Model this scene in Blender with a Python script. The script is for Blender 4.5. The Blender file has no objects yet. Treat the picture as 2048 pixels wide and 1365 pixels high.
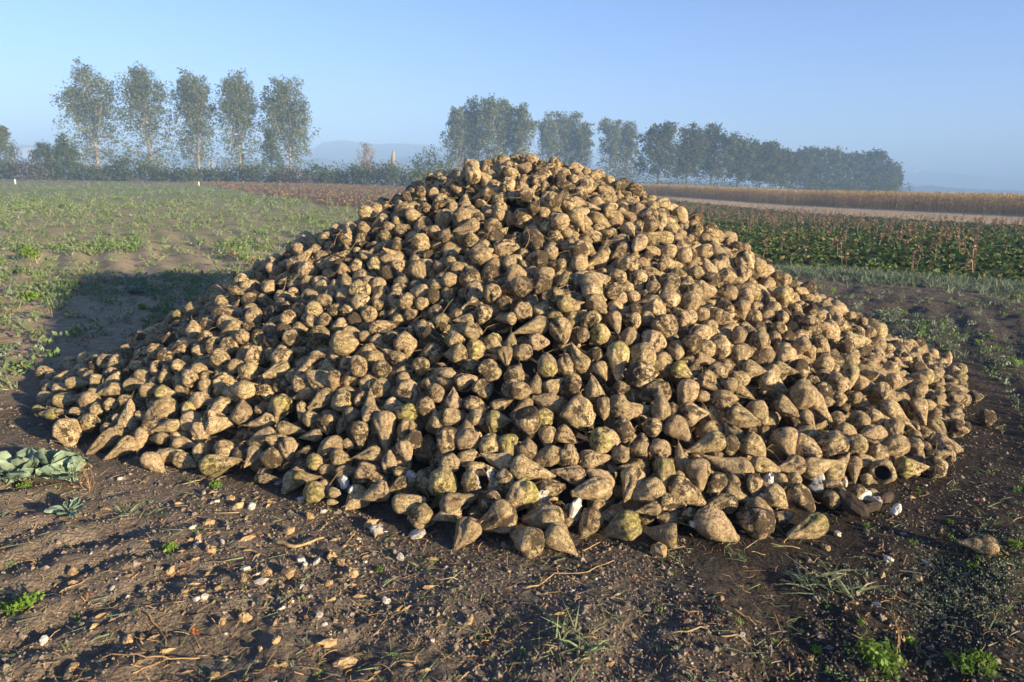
import bpy, math, random
import numpy as np
from mathutils import Vector, Matrix, Euler

S = bpy.context.scene
# ---------------------------------------------------------------- camera
CAM_H, PITCH, ROLL, FPX = 1.45, math.radians(13.0), math.radians(0.98), 1365.0
cam_data = bpy.data.cameras.new('camera'); cam = bpy.data.objects.new('camera', cam_data)
S.collection.objects.link(cam); S.camera = cam
cam_data.sensor_width = 36.0; cam_data.lens = 24.0; cam_data.clip_start = .05; cam_data.clip_end = 9000
cam.location = (0, 0, CAM_H)
cam.rotation_euler = (Matrix.Rotation(math.pi / 2 - PITCH, 3, 'X') @ Matrix.Rotation(ROLL, 3, 'Z')).to_euler()
cam_data.dof.use_dof = True; cam_data.dof.focus_distance = 3.9; cam_data.dof.aperture_fstop = 4.5
# ---------------------------------------------------------------- sky, sun, exposure
SUN_EL, SUN_AZ = 12.0, 35.0            # degrees; the sun stands behind the camera to the right, SUN_AZ behind the +x axis
wd = bpy.data.worlds.new('World'); S.world = wd; wd.use_nodes = True
wn = wd.node_tree.nodes; wn.clear(); wl = wd.node_tree.links
sky = wn.new('ShaderNodeTexSky'); sky.sky_type = 'NISHITA'; sky.sun_disc = False
sky.sun_elevation = math.radians(SUN_EL); sky.sun_rotation = math.radians(90 + SUN_AZ)
sky.altitude = 350; sky.air_density = 1.0; sky.dust_density = .15; sky.ozone_density = 3.8
bg = wn.new('ShaderNodeBackground'); bg.inputs[1].default_value = .082
wo = wn.new('ShaderNodeOutputWorld'); mt_ = wn.new('ShaderNodeMix'); mt_.data_type = 'RGBA'; mt_.blend_type = 'MULTIPLY'; mt_.inputs[0].default_value = 1; mt_.inputs[7].default_value = (.90, .84, 1.06, 1); wl.new(sky.outputs[0], mt_.inputs[6]); wl.new(mt_.outputs[2], bg.inputs[0]); wl.new(bg.outputs[0], wo.inputs[0])
sd = bpy.data.lights.new('sun', 'SUN'); sun = bpy.data.objects.new('sun', sd); S.collection.objects.link(sun)
sd.energy = 5.0; sd.angle = math.radians(1.2); sd.color = (1.0, .82, .56)
_a, _e = math.radians(SUN_AZ), math.radians(SUN_EL)
SUN_DIR = Vector((math.cos(_a) * math.cos(_e), -math.sin(_a) * math.cos(_e), math.sin(_e)))
sun.rotation_euler = SUN_DIR.to_track_quat('Z', 'Y').to_euler()
vs = S.view_settings; vs.view_transform = 'Standard'; vs.look = 'None'; vs.gamma = 1; vs.use_curve_mapping = False; vs.exposure = 1.62
S.cycles.max_bounces = 5; S.cycles.diffuse_bounces = 3; S.cycles.transparent_max_bounces = 6; S.cycles.volume_bounces = 0
S.cycles.use_denoising = True
rng = np.random.default_rng(11); random.seed(4)

# ---------------------------------------------------------------- object helpers
def tag(o, label=None, cat=None, group=None, kind=None):
    if label: o['label'] = label
    if cat: o['category'] = cat
    if group: o['group'] = group
    if kind: o['kind'] = kind
    return o
def link(name, me, parent=None, loc=None):
    o = bpy.data.objects.new(name, me); S.collection.objects.link(o)
    if loc is not None: o.location = loc
    if parent is not None: o.parent = parent
    return o
def empty(name, loc=(0, 0, 0)):
    o = bpy.data.objects.new(name, None); S.collection.objects.link(o); o.location = loc; o.empty_display_size = .1
    return o
class Acc:
    """collects arrays of vertices and of equal sized faces and builds one mesh"""
    def __init__(s): s.V = []; s.F = {3: [], 4: []}; s.A = {}; s.M = {3: [], 4: []}; s.n = 0
    def add(s, V, F, mat=0, **attrs):
        V = np.asarray(V, float).reshape(-1, 3)
        for f in (F if isinstance(F, (list, tuple)) else [F]):
            f = np.asarray(f)
            if len(f) == 0: continue
            s.F[f.shape[1]].append(f + s.n); s.M[f.shape[1]].append(np.full(len(f), mat))
        s.V.append(V); m = len(V)
        for k in set(s.A) | set(attrs):
            v = attrs.get(k, 0.0)
            if k not in s.A:
                s.A[k] = [np.zeros((s.n,) + np.shape(v)[1:])] if s.n else []
            v = np.asarray(v, float)
            if v.ndim == 0: v = np.full(m, float(v))
            s.A[k].append(v)
        s.n += m
    def mesh(s, name, mats, smooth=True):
        V = np.concatenate(s.V); me = bpy.data.meshes.new(name)
        q = np.concatenate(s.F[4]) if s.F[4] else np.zeros((0, 4), int); t = np.concatenate(s.F[3]) if s.F[3] else np.zeros((0, 3), int)
        me.vertices.add(len(V)); me.vertices.foreach_set('co', V.astype(np.float32).ravel())
        me.loops.add(len(q) * 4 + len(t) * 3); me.loops.foreach_set('vertex_index', np.concatenate([q.ravel(), t.ravel()]).astype(np.int32))
        me.polygons.add(len(q) + len(t))
        me.polygons.foreach_set('loop_start', np.concatenate([np.arange(len(q)) * 4, len(q) * 4 + np.arange(len(t)) * 3]).astype(np.int32))
        me.polygons.foreach_set('loop_total', np.concatenate([np.full(len(q), 4), np.full(len(t), 3)]).astype(np.int32))
        me.polygons.foreach_set('material_index', np.concatenate([np.concatenate(s.M[4]) if s.M[4] else [], np.concatenate(s.M[3]) if s.M[3] else []]).astype(np.int32))
        me.polygons.foreach_set('use_smooth', np.full(len(q) + len(t), smooth))
        for k, vs_ in s.A.items():
            a = np.concatenate(vs_)
            if a.ndim == 2:
                at_ = me.attributes.new(k, 'FLOAT_VECTOR', 'POINT'); at_.data.foreach_set('vector', a.astype(np.float32).ravel())
            else:
                at_ = me.attributes.new(k, 'FLOAT', 'POINT'); at_.data.foreach_set('value', a.astype(np.float32))
        for m in (mats if isinstance(mats, (list, tuple)) else [mats]): me.materials.append(m)
        me.update(calc_edges=True); me.validate()
        return me
    def obj(s, name, mats, parent=None, smooth=True, loc=None):
        return link(name, s.mesh(name, mats, smooth), parent, loc)

# ---------------------------------------------------------------- node helper
class NT:
    def __init__(s, name):
        s.m = bpy.data.materials.new(name); s.m.use_nodes = True; s.t = s.m.node_tree; s.t.nodes.clear()
        s.out = s.t.nodes.new('ShaderNodeOutputMaterial')
    def n(s, kind, **kw):
        nd = s.t.nodes.new('ShaderNode' + kind)
        for k, v in kw.items(): setattr(nd, k, v)
        return nd
    def l(s, a, b): s.t.links.new(a, b)
    def setin(s, sock, v):
        if isinstance(v, bpy.types.NodeSocket): s.l(v, sock)
        elif isinstance(v, (tuple, list)) and len(v) == 3 and sock.type == 'RGBA': sock.default_value = (*v, 1)
        else: sock.default_value = v
    def math(s, op, a, b=None, c=None, clamp=False):
        nd = s.n('Math', operation=op, use_clamp=clamp); s.setin(nd.inputs[0], a)
        if b is not None: s.setin(nd.inputs[1], b)
        if c is not None: s.setin(nd.inputs[2], c)
        return nd.outputs[0]
    def vmath(s, op, a, b=None, scale=None):
        nd = s.n('VectorMath', operation=op); s.setin(nd.inputs[0], a)
        if b is not None: s.setin(nd.inputs[1], b)
        if scale is not None: s.setin(nd.inputs['Scale'], scale)
        return nd.outputs[0]
    def noise(s, vec, scale, detail=4, rough=.55, dist=0.0):
        nd = s.n('TexNoise'); s.l(vec, nd.inputs['Vector']); nd.inputs['Scale'].default_value = scale
        nd.inputs['Detail'].default_value = detail; nd.inputs['Roughness'].default_value = rough; nd.inputs['Distortion'].default_value = dist
        return nd.outputs['Fac']
    def voro(s, vec, scale, feature='F1', out='Distance'):
        nd = s.n('TexVoronoi', feature=feature); s.l(vec, nd.inputs['Vector']); nd.inputs['Scale'].default_value = scale
        return nd.outputs[out]
    def ramp(s, v, lo, hi, a=0.0, b=1.0):
        nd = s.n('MapRange', interpolation_type='SMOOTHSTEP'); s.setin(nd.inputs[0], v); s.setin(nd.inputs[1], lo); s.setin(nd.inputs[2], hi)
        nd.inputs[3].default_value = a; nd.inputs[4].default_value = b
        return nd.outputs[0]
    def mix(s, f, a, b, blend='MIX'):
        nd = s.n('Mix', data_type='RGBA', blend_type=blend); s.setin(nd.inputs[0], f); s.setin(nd.inputs[6], a); s.setin(nd.inputs[7], b)
        return nd.outputs[2]
    def attr(s, name, out='Fac'):
        nd = s.n('Attribute'); nd.attribute_name = name; return nd.outputs[out]
    def bump(s, h, strength, dist):
        nd = s.n('Bump'); s.l(h, nd.inputs['Height']); nd.inputs['Strength'].default_value = strength; nd.inputs['Distance'].default_value = dist
        return nd.outputs[0]
    def bsdf(s, col, rough=.8, normal=None, spec=.3, trans=0.0):
        p = s.n('BsdfPrincipled'); s.setin(p.inputs['Base Color'], col); s.setin(p.inputs['Roughness'], rough); s.setin(p.inputs['Specular IOR Level'], spec)
        if normal is not None: s.l(normal, p.inputs['Normal'])
        o = p.outputs[0]
        if trans:
            tr = s.n('BsdfTranslucent'); s.setin(tr.inputs[0], col); mx = s.n('MixShader'); mx.inputs[0].default_value = trans
            s.l(o, mx.inputs[1]); s.l(tr.outputs[0], mx.inputs[2]); o = mx.outputs[0]
        s.l(o, s.out.inputs[0]); return s.m
# ---------------------------------------------------------------- numpy noise and the beet shape
def hash3(ix, iy, iz, seed):
    h = (ix * 374761393 + iy * 668265263 + iz * 2147483647 + seed * 974634777) & 0xffffffff
    h = ((h ^ (h >> 13)) * 1274126177) & 0xffffffff
    h = ((h ^ (h >> 16)) * 2246822519) & 0xffffffff
    return ((h ^ (h >> 13)) & 0xffff) / 65535.0
def vnoise(p, seed=0):
    """smooth value noise in -1..1 at the points p (n,3)"""
    i = np.floor(p).astype(np.int64); f = p - i; f = f * f * f * (f * (f * 6 - 15) + 10)
    out = 0
    for dx in (0, 1):
        for dy in (0, 1):
            for dz in (0, 1):
                w = (f[:, 0] if dx else 1 - f[:, 0]) * (f[:, 1] if dy else 1 - f[:, 1]) * (f[:, 2] if dz else 1 - f[:, 2])
                out = out + w * hash3(i[:, 0] + dx, i[:, 1] + dy, i[:, 2] + dz, seed)
    return out * 2 - 1
def fbm(p, seed=0, octaves=3, gain=.5):
    a, s, t = 1.0, 0, 0
    for k in range(octaves):
        s = s + a * vnoise(p * 2 ** k + 17.3 * k, seed + k); t += a; a *= gain
    return s / t

# (aspect length/width, taper exponent, lumpiness, groove depth, bend, kind)
VARIANTS = [
 (1.06, 1.25, .07, .05, .03, 'round'), (1.12, 1.1, .08, .09, .05, 'flute'), (1.18, 1.35, .06, .04, .04, 'round'), (1.25, 1.0, .10, .08, .06, 'plain'),
 (1.30, 1.2, .07, .10, .05, 'flute'), (1.36, .95, .08, .05, .08, 'plain'), (1.42, 1.1, .12, .07, .06, 'knob'), (1.48, .9, .07, .09, .05, 'groove'),
 (1.55, 1.05, .08, .05, .07, 'plain'), (1.60, .85, .09, .08, .09, 'groove'), (1.68, 1.0, .08, .06, .10, 'blunt'), (1.75, .85, .09, .07, .10, 'plain'),
 (1.85, .95, .08, .06, .08, 'blunt'), (1.95, .8, .09, .05, .12, 'plain'), (2.10, .85, .09, .06, .12, 'groove'), (2.35, .8, .10, .05, .14, 'plain'),
 (1.40, 1.0, .10, .06, .06, 'fork'), (1.70, .9, .10, .06, .06, 'fork'), (1.20, 1.1, .20, .16, .05, 'gnarl'), (1.05, 1.3, .10, .05, .02, 'hollow'),
 (1.30, 1.0, .10, .06, .05, 'brokentop'), (1.50, .9, .09, .05, .05, 'brokentip'), (1.45, .9, .12, .06, .05, 'split'), (2.10, .75, .08, .06, .10, 'tail'),
 (1.15, 1.2, .09, .05, .04, 'cutcrown'), (1.50, .95, .08, .07, .06, 'cutcrown'), (1.35, 1.05, .09, .06, .05, 'brokentip'), (1.60, 1.0, .07, .08, .06, 'cutcrown'),
]
def beet_shape(v, rings, segs):
    """vertices with max width 1 and the crown up +z, faces, and the skin attributes: t along the root, flesh, crown"""
    asp, tp, lump, gr, bend, kind = VARIANTS[v]
    rng = np.random.default_rng(100 + v)
    t = np.linspace(0, 1, rings) ** 0.92
    tm = .26 + .06 * rng.random()
    r = np.where(t < tm, np.sqrt(np.clip(1 - np.clip((tm - t) / tm, 0, 1) ** 2.3, 0, 1)) * 1.0, 0)
    u = np.clip((t - tm) / (1 - tm), 0, 1)
    lo = (1 - u ** (1.75 * tp)) ** .92 * (1 - .10 * np.sin(np.pi * u) * (1.2 - tp * .6)) + (.10 if v % 3 else .17) * np.clip(u * 5, 0, 1)
    if v % 2: lo = (1 - u ** (1.45 * tp)) * (1 - .20 * np.sin(np.pi * u) * (1.2 - tp * .6)) + .06 * np.clip(u * 5, 0, 1)
    r = np.where(t < tm, np.maximum(r, .0), lo)
    r = r * .5
    if kind in ('blunt', 'brokentip'): r = np.where(t > .05, np.maximum(r, .21 * (1 - .25 * t)), r)
    if kind == 'tail':
        r = .5 * np.where(t < .16, np.sqrt(np.clip(1 - np.clip((.16 - t) / .16, 0, 1) ** 2, 0, 1)), np.clip(1 - ((t - .16) / .42), 0, 1) ** .85 * .93 + .07 * (1 - .6 * t))
    r[-1] = min(r[-1], .05) if kind not in ('blunt', 'brokentip') else r[-1] * .6
    a = np.arange(segs) * 2 * np.pi / segs
    T, A = np.meshgrid(t, a, indexing='ij'); R = np.repeat(r[:, None], segs, 1)
    z = (.5 - T) * asp
    x, y = R * np.cos(A), R * np.sin(A)
    P = np.stack([x, y, z], -1).reshape(-1, 3)
    ra = A.reshape(-1); tt = T.reshape(-1)
    # lumps, root furrows on two sides, fluted shoulders, ring wrinkles
    s = 1 + lump * 1.7 * vnoise(P * np.array([1.6, 1.6, 1.2]) + rng.random(3) * 50, v) + lump * .75 * vnoise(P * 3.6 + 9, v + 50)
    tw = rng.random() * 6.28; k = rng.integers(4, 8)
    env = np.clip(tt * 6, 0, 1) * np.clip((1 - tt) * 3, 0, 1)
    for g0 in (tw, tw + np.pi + rng.normal() * .4):
        d = (ra - g0 - 1.0 * (tt - .4) + np.pi) % (2 * np.pi) - np.pi
        s -= gr * 2.3 * np.exp(-(d / .26) ** 2) * env
        s += gr * .5 * np.exp(-((np.abs(d) - .6) / .3) ** 2) * env
    flut = .06 if kind == 'flute' else .040
    s += flut * np.sin(k * ra + 2.2 * np.sin(tt * 4 + tw)) * env
    if kind == 'groove': s -= .20 * np.exp(-(((ra - tw - 2 + np.pi) % (2 * np.pi) - np.pi) / .33) ** 2) * np.clip((tt - .15) * 4, 0, 1) * np.clip((1.05 - tt) * 3, 0, 1)
    if kind == 'gnarl': s += .16 * vnoise(P * 2.6 + 3, 7) + .10 * np.abs(vnoise(P * 5 + 1, 8))
    if kind == 'knob': s += .12 * np.clip(vnoise(P * 3.1 + 5, 9), 0, 1)
    s += .016 * vnoise(np.stack([tt * 26 + .6 * np.sin(ra), ra * .8, 0 * tt], -1), v + 7) * np.clip(tt * 3 - .6, 0, 1)
    s += .020 * vnoise(P * 9, v + 11) + .014 * vnoise(P * 19, v + 12)
    P[:, :2] *= s[:, None]
    cav = np.clip((1.0 - s) * 3.2 + .25 * vnoise(P * 7, v + 31), 0, 1)
    # knobbly crown
    cr = np.clip(1 - tt / .16, 0, 1)
    P[:, 2] += cr * (.035 * vnoise(P * 9, v + 20) + .03 * vnoise(P * 16, v + 21) - .02) * 1.0
    flesh = np.zeros(len(P)); crown = np.clip(1 - tt / .2, 0, 1)
    # bend
    b = rng.random() * 6.28; q = (tt - .3)
    P[:, 0] += np.cos(b) * bend * np.clip(q, 0, 1) ** 2 * 1.6 * asp * .6 + np.cos(b + 1) * .03 * np.sin(tt * 5)
    P[:, 1] += np.sin(b) * bend * np.clip(q, 0, 1) ** 2 * 1.6 * asp * .6
    def cut(n, d, rough, mark):
        n = np.array(n, float); n /= np.linalg.norm(n)
        h = P @ n - d - rough * vnoise(P * 5 + 3, v + 33)
        m = h > 0
        P[m] -= n * h[m][:, None]
        if mark: flesh[m] = 1
        return m
    if kind == 'cutcrown':
        m = cut((.25, .1, 1), asp * .5 * .72, .012, False); crown[m] = 1
    if kind == 'brokentop': cut((.8, .2, .75), .26, .07, True)
    if kind == 'brokentip': cut((.3, .1, -1), asp * .5 * .62, .06, True)
    if kind == 'split': cut((.9, .35, -.25), .13, .07, True)
    if kind == 'hollow':
        d = np.hypot(P[:, 0] + .02, P[:, 1]); m = (d < .30) & (P[:, 2] > 0)
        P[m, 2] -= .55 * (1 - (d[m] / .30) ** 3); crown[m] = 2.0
        # a torn rim
        rim = (d > .28) & (d < .45) & (P[:, 2] > 0); P[rim, 2] += .05 * vnoise(P[rim] * 9, 3)
    F = []
    for i in range(rings - 1):
        o = i * segs
        for j in range(segs):
            k2 = (j + 1) % segs
            F.append((o + j, o + segs + j, o + segs + k2, o + k2))
    top = len(P); tpt = P[:segs].mean(0); bpt = P[-segs:].mean(0)
    P = np.vstack([P, tpt, bpt]); tt = np.append(tt, [0, 1]); flesh = np.append(flesh, [flesh[:segs].mean(), flesh[-segs * 2:-segs].mean()])
    crown = np.append(crown, [crown[:segs].mean(), 0]); cav = np.append(cav, [0, 0])
    F3 = [(j, (j + 1) % segs, top) for j in range(segs)]
    o = (rings - 1) * segs
    F3 += [(o + (j + 1) % segs, o + j, top + 1) for j in range(segs)]
    if kind == 'fork':
        # a second root leg leaving the belly
        L = asp * .52; rr = max(rings // 2, 6); sg = max(segs // 2, 6); base = len(P)
        tl = np.linspace(0, 1, rr); d0 = np.array([.30, 0, -.02 * asp]); dirn = np.array([.42, .12, -.9]); dirn /= np.linalg.norm(dirn)
        sx = np.cross(dirn, [0, 1, 0]); sx /= np.linalg.norm(sx); sy = np.cross(dirn, sx)
        rad = .20 * (1 - tl ** 1.3) + .02
        al = np.arange(sg) * 2 * np.pi / sg
        Q = (d0 + dirn * (tl[:, None] * L))[:, None, :] + rad[:, None, None] * (np.cos(al)[None, :, None] * sx + np.sin(al)[None, :, None] * sy)
        Q = Q.reshape(-1, 3); Q *= 1 + .05 * vnoise(Q * 5, 77)[:, None]
        P = np.vstack([P, Q]); tt = np.append(tt, np.repeat(.4 + .6 * tl, sg)); flesh = np.append(flesh, np.zeros(len(Q))); crown = np.append(crown, np.zeros(len(Q))); cav = np.append(cav, np.zeros(len(Q)))
        for i in range(rr - 1):
            for j in range(sg):
                k2 = (j + 1) % sg; F.append((base + i * sg + k2, base + (i + 1) * sg + k2, base + (i + 1) * sg + j, base + i * sg + j))
    return P, F, F3, tt, flesh, crown, cav
HEAP_C = (0.05, 5.905); HEAP_H = 1.674; HEAP_P = 1.1356; HEAP_K = .394
HEAP_R = np.array([3.557, 3.569, 3.56, 3.541, 3.448, 3.362, 3.219, 3.551, 3.165, 3.384, 3.396, 3.404])
def heap_h(x, y):
    """height of the heap's outer skin above the ground"""
    dx, dy = x - HEAP_C[0], y - HEAP_C[1]
    th = np.arctan2(dy, dx) % (2 * np.pi); n = 12
    g = th / (2 * np.pi) * n; i = np.floor(g).astype(int) % n; f = g - np.floor(g); R = HEAP_R
    a, b, c, d = R[i - 1], R[i], R[(i + 1) % n], R[(i + 2) % n]
    r = b + .5 * f * (c - a + f * (2 * a - 5 * b + 4 * c - d + f * (3 * (b - c) + d - a)))
    u = np.hypot(dx, dy) / r
    k = HEAP_K; w = (np.sqrt(u * u + k * k) - k) / (np.sqrt(1 + k * k) - k)
    return np.where(w < 1, HEAP_H * np.clip(1 - w, 1e-9, 1) ** HEAP_P, -(w - 1) * 1.5), u
# ---------------------------------------------------------------- materials
def mat_leaf(name, c1, c2, c3=None, trans=.25, rough=.6, spec=.3):
    """leaf colour picked per leaf by the attribute rnd, mottled a little"""
    t = NT(name); r = t.attr('rnd'); g = t.n('NewGeometry').outputs['Position']
    n = t.noise(g, 1.3, 2)
    f = t.math('ADD', t.math('MULTIPLY', r, .8), t.math('MULTIPLY', t.math('SUBTRACT', n, .5), .8), clamp=True)
    c = t.mix(f, c1, c2)
    if c3: c = t.mix(t.ramp(t.math('FRACT', t.math('MULTIPLY', r, 7.3)), .80, .86), c, c3)
    return t.bsdf(c, rough, spec=spec, trans=trans)
def mat_beet():
    t = NT('beet_skin')
    oi = t.n('ObjectInfo'); sep = t.n('SeparateColor'); t.l(oi.outputs['Color'], sep.inputs[0])
    var = t.n('SeparateXYZ'); t.l(t.attr('var', 'Vector'), var.inputs[0])
    rnd = t.math('FRACT', t.math('ADD', oi.outputs['Random'], var.outputs[0]))
    rnd2 = t.math('FRACT', t.math('MULTIPLY', rnd, 17.31)); rnd3 = t.math('FRACT', t.math('MULTIPLY', rnd, 91.7))
    soil = t.math('ADD', sep.outputs[0], var.outputs[1]); yel = t.math('ADD', sep.outputs[1], var.outputs[2])
    tt = t.attr('t'); flesh = t.attr('flesh'); crown = t.attr('crown'); cav = t.attr('cav')
    off = t.n('CombineXYZ'); t.l(t.math('MULTIPLY', rnd, 31.0), off.inputs[0]); t.l(t.math('MULTIPLY', rnd2, 23.0), off.inputs[1])
    co = t.vmath('ADD', t.attr('bco', 'Vector'), off.outputs[0])
    st = t.vmath('MULTIPLY', co, (1.0, 1.0, .28)); ring = t.vmath('MULTIPLY', co, (.7, .7, 5.0))
    big = t.noise(co, 1.7, 3, .6, .4); mid = t.noise(co, 5.2, 7, .74, .6); fine = t.noise(co, 19, 6, .8); streak = t.noise(st, 6.0, 4, .6); wr = t.noise(ring, 4.2, 4, .65)
    # skin: tan to rosy, yellow green on the shoulders
    skin = t.mix(t.ramp(streak, .40, .60), (.44, .305, .15), (.82, .63, .34))
    skin = t.mix(t.math('MULTIPLY', t.ramp(rnd3, .3, 1), .5), skin, (.68, .48, .28))
    yf = t.math('MULTIPLY', t.ramp(t.math('ADD', t.math('SUBTRACT', .62, tt), t.math('MULTIPLY', t.math('SUBTRACT', big, .5), 1.6)), -.05, .45), t.ramp(t.math('ADD', yel, t.math('MULTIPLY', rnd2, .3)), .50, 1.45))
    skin = t.mix(yf, skin, t.mix(t.ramp(streak, .4, .62), (.27, .26, .07), (.78, .66, .20)))
    skin = t.vmath('SCALE', skin, scale=t.math('ADD', .74, t.math('MULTIPLY', t.math('FRACT', t.math('MULTIPLY', rnd, 53.1)), .46)))
    # thin brown film and crusts of soil
    film = t.ramp(t.math('ADD', t.math('MULTIPLY', mid, .5), t.math('MULTIPLY', fine, .5)), .482, .555)
    skin = t.mix(t.math('MULTIPLY', film, .62), skin, (.18, .122, .058))
    th = t.math('SUBTRACT', .628, t.math('MULTIPLY', soil, .105))
    s0 = t.math('ADD', t.math('MULTIPLY', mid, .45), t.math('ADD', t.math('MULTIPLY', big, .27), t.math('MULTIPLY', fine, .28)))
    s0 = t.math('ADD', s0, t.math('ADD', t.math('MULTIPLY', crown, .07), t.math('MULTIPLY', t.math('SUBTRACT', cav, .12), .16)))
    cr = t.ramp(s0, t.math('SUBTRACT', th, .02), t.math('ADD', th, .015))
    soilc = t.mix(t.ramp(fine, .36, .64), (.022, .016, .010), (.19, .13, .07))
    col = t.mix(cr, skin, soilc)
    speck = t.ramp(t.math('ADD', t.math('MULTIPLY', fine, .7), t.math('MULTIPLY', wr, .3)), .532, .58)
    col = t.mix(t.math('MULTIPLY', speck, .85), col, (.06, .042, .026))
    # torn white flesh, gone grey and black in places
    fm = t.ramp(t.math('ADD', flesh, t.math('MULTIPLY', t.math('SUBTRACT', mid, .5), .55)), .42, .56)
    fc = t.mix(t.ramp(mid, .52, .68), (.66, .64, .58), (.09, .085, .08)); fc = t.mix(t.ramp(fine, .30, .46), (.40, .40, .40), fc)
    col = t.mix(fm, col, fc)
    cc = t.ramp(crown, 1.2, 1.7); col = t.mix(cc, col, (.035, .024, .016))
    h = t.math('ADD', t.math('MULTIPLY', cr, .5), t.math('ADD', t.math('MULTIPLY', fine, .75), t.math('ADD', t.math('MULTIPLY', wr, .7), t.math('MULTIPLY', mid, 1.1))))
    h = t.math('ADD', h, t.math('MULTIPLY', streak, .6))
    b = t.bump(h, 1.0, .020)
    return t.bsdf(col, t.mix(fm, (.78, .78, .78), (.5, .5, .5)), b, spec=.28)
def mat_flat(name, c1, c2, scale=20, bump=.4, dist=.004, rough=.85, detail=5):
    t = NT(name); g = t.n('NewGeometry').outputs['Position']; n = t.noise(g, scale, detail, .65)
    r = t.attr('rnd'); f = t.math('ADD', t.math('MULTIPLY', t.ramp(n, .3, .7), .65), t.math('MULTIPLY', r, .4), clamp=True)
    return t.bsdf(t.mix(f, c1, c2), rough, t.bump(n, bump, dist), spec=.2)
def mat_ground():
    t = NT('field_soil'); g = t.n('NewGeometry').outputs['Position']
    z = t.n('SeparateXYZ'); t.l(t.attr('zone', 'Vector'), z.inputs[0])     # sandy, stubble, green
    z2 = t.n('SeparateXYZ'); t.l(t.attr('zone2', 'Vector'), z2.inputs[0])   # crop, brown, damp soil with painted lower right shade
    n1 = t.noise(g, 1.4, 5, .6); n2 = t.noise(g, 9, 6, .7); n3 = t.noise(g, 60, 6, .75); v = t.voro(g, 75); v2 = t.voro(g, 28)
    dark = t.mix(t.ramp(n2, .35, .68), (.080, .064, .048), (.195, .152, .112))
    dark = t.mix(t.ramp(n3, .42, .72), dark, (.28, .225, .17))
    sand = t.mix(t.ramp(n2, .32, .7), (.35, .25, .155), (.56, .43, .28)); sand = t.mix(t.ramp(n3, .5, .8), sand, (.56, .43, .28))
    sand = t.mix(t.math('MULTIPLY', t.ramp(n1, .5, .75), .35), sand, (.17, .12, .075))
    c = t.mix(z.outputs[0], dark, sand)
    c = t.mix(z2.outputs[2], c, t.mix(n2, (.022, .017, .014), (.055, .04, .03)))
    c = t.mix(z.outputs[1], c, t.mix(t.ramp(n2, .35, .65), (.33, .235, .135), (.52, .39, .24)))
    gr = t.mix(t.ramp(n2, .3, .7), (.10, .16, .045), (.20, .27, .10)); gr = t.mix(t.ramp(n1, .52, .7), gr, (.21, .175, .09))
    c = t.mix(t.math('MULTIPLY', z.outputs[2], t.ramp(t.math('ADD', n2, t.math('MULTIPLY', n1, .6)), .62, .86)), c, gr)
    c = t.mix(z2.outputs[0], c, t.mix(n2, (.03, .05, .012), (.07, .10, .03)))
    c = t.mix(z2.outputs[1], c, t.mix(n2, (.10, .07, .045), (.20, .14, .09)))
    h = t.math('ADD', t.math('MULTIPLY', n2, 1.6), t.math('ADD', t.math('MULTIPLY', n3, .8), t.math('ADD', t.math('MULTIPLY', t.math('SUBTRACT', 1.0, v), .45), t.math('MULTIPLY', t.math('SUBTRACT', 1.0, v2), .5))))
    return t.bsdf(c, .92, t.bump(h, 1.0, .034), spec=.15)
M = {}
M['beet'] = mat_beet()
M['ground'] = mat_ground()
M['clod'] = mat_flat('dry_clods', (.06, .049, .039), (.30, .235, .175), 60, .6, .004)
M['core_and_shard'] = mat_flat('dark_brown', (.03, .022, .016), (.07, .05, .034), 20)
M['chip'] = mat_flat('beet_root_chips', (.12, .075, .04), (.46, .32, .16), 45, .5, .003)
M['white_chip'] = mat_flat('white_beet_flesh', (.16, .13, .10), (.66, .62, .53), 50, .4, .003, .6)
M['straw'] = mat_flat('dry_stems', (.16, .09, .04), (.46, .31, .15), 15, .3, .002)
M['rust'] = mat_flat('rusty_leaf_litter', (.16, .05, .02), (.36, .14, .05), 30, .3, .002)
M['grey_leaf'] = mat_leaf('blue_green_leaf', (.13, .19, .12), (.26, .33, .23), trans=.15, rough=.5)
M['weed'] = mat_leaf('bright_weed_leaf', (.09, .18, .02), (.22, .32, .05), trans=.35)
M['grass'] = mat_leaf('grass_blade', (.10, .15, .06), (.24, .29, .15), (.36, .29, .16), trans=.2)
M['field_weed'] = mat_leaf('field_weed_leaf', (.09, .155, .04), (.20, .27, .10), (.19, .22, .12), trans=.3)
M['redweed'] = mat_leaf('reddish_weed', (.24, .15, .08), (.34, .19, .11), trans=.2)
M['crop'] = mat_leaf('beet_crop_leaf', (.035, .075, .014), (.10, .155, .03), (.24, .16, .06), trans=.3)
M['dock'] = mat_leaf('dry_dock_seed', (.14, .085, .055), (.29, .185, .115), trans=.15)
M['frost'] = mat_leaf('frosted_grass', (.11, .15, .085), (.25, .29, .19), trans=.2)
M['corn'] = mat_leaf('dry_stand_stem', (.22, .145, .06), (.44, .30, .135), trans=.25)
M['corn_top'] = mat_leaf('dry_stand_top', (.34, .22, .075), (.58, .41, .165), trans=.3)
M['bark'] = mat_flat('poplar_bark', (.22, .18, .12), (.46, .39, .28), 2, .3, .03)
M['bark_dark'] = mat_flat('dark_bark', (.07, .055, .04), (.16, .125, .09), 2, .3, .03)
M['poplar'] = mat_leaf('poplar_leaf', (.085, .115, .030), (.20, .225, .07), (.28, .25, .09), trans=.42)
M['oak'] = mat_leaf('oak_leaf', (.055, .080, .022), (.12, .15, .045), (.17, .15, .06), trans=.45)
M['bush'] = mat_leaf('bush_leaf', (.055, .085, .020), (.12, .155, .04), (.16, .16, .05), trans=.45)
M['bushred'] = mat_leaf('brown_bush_leaf', (.065, .045, .03), (.13, .085, .05), (.10, .11, .04), trans=.2)
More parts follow.
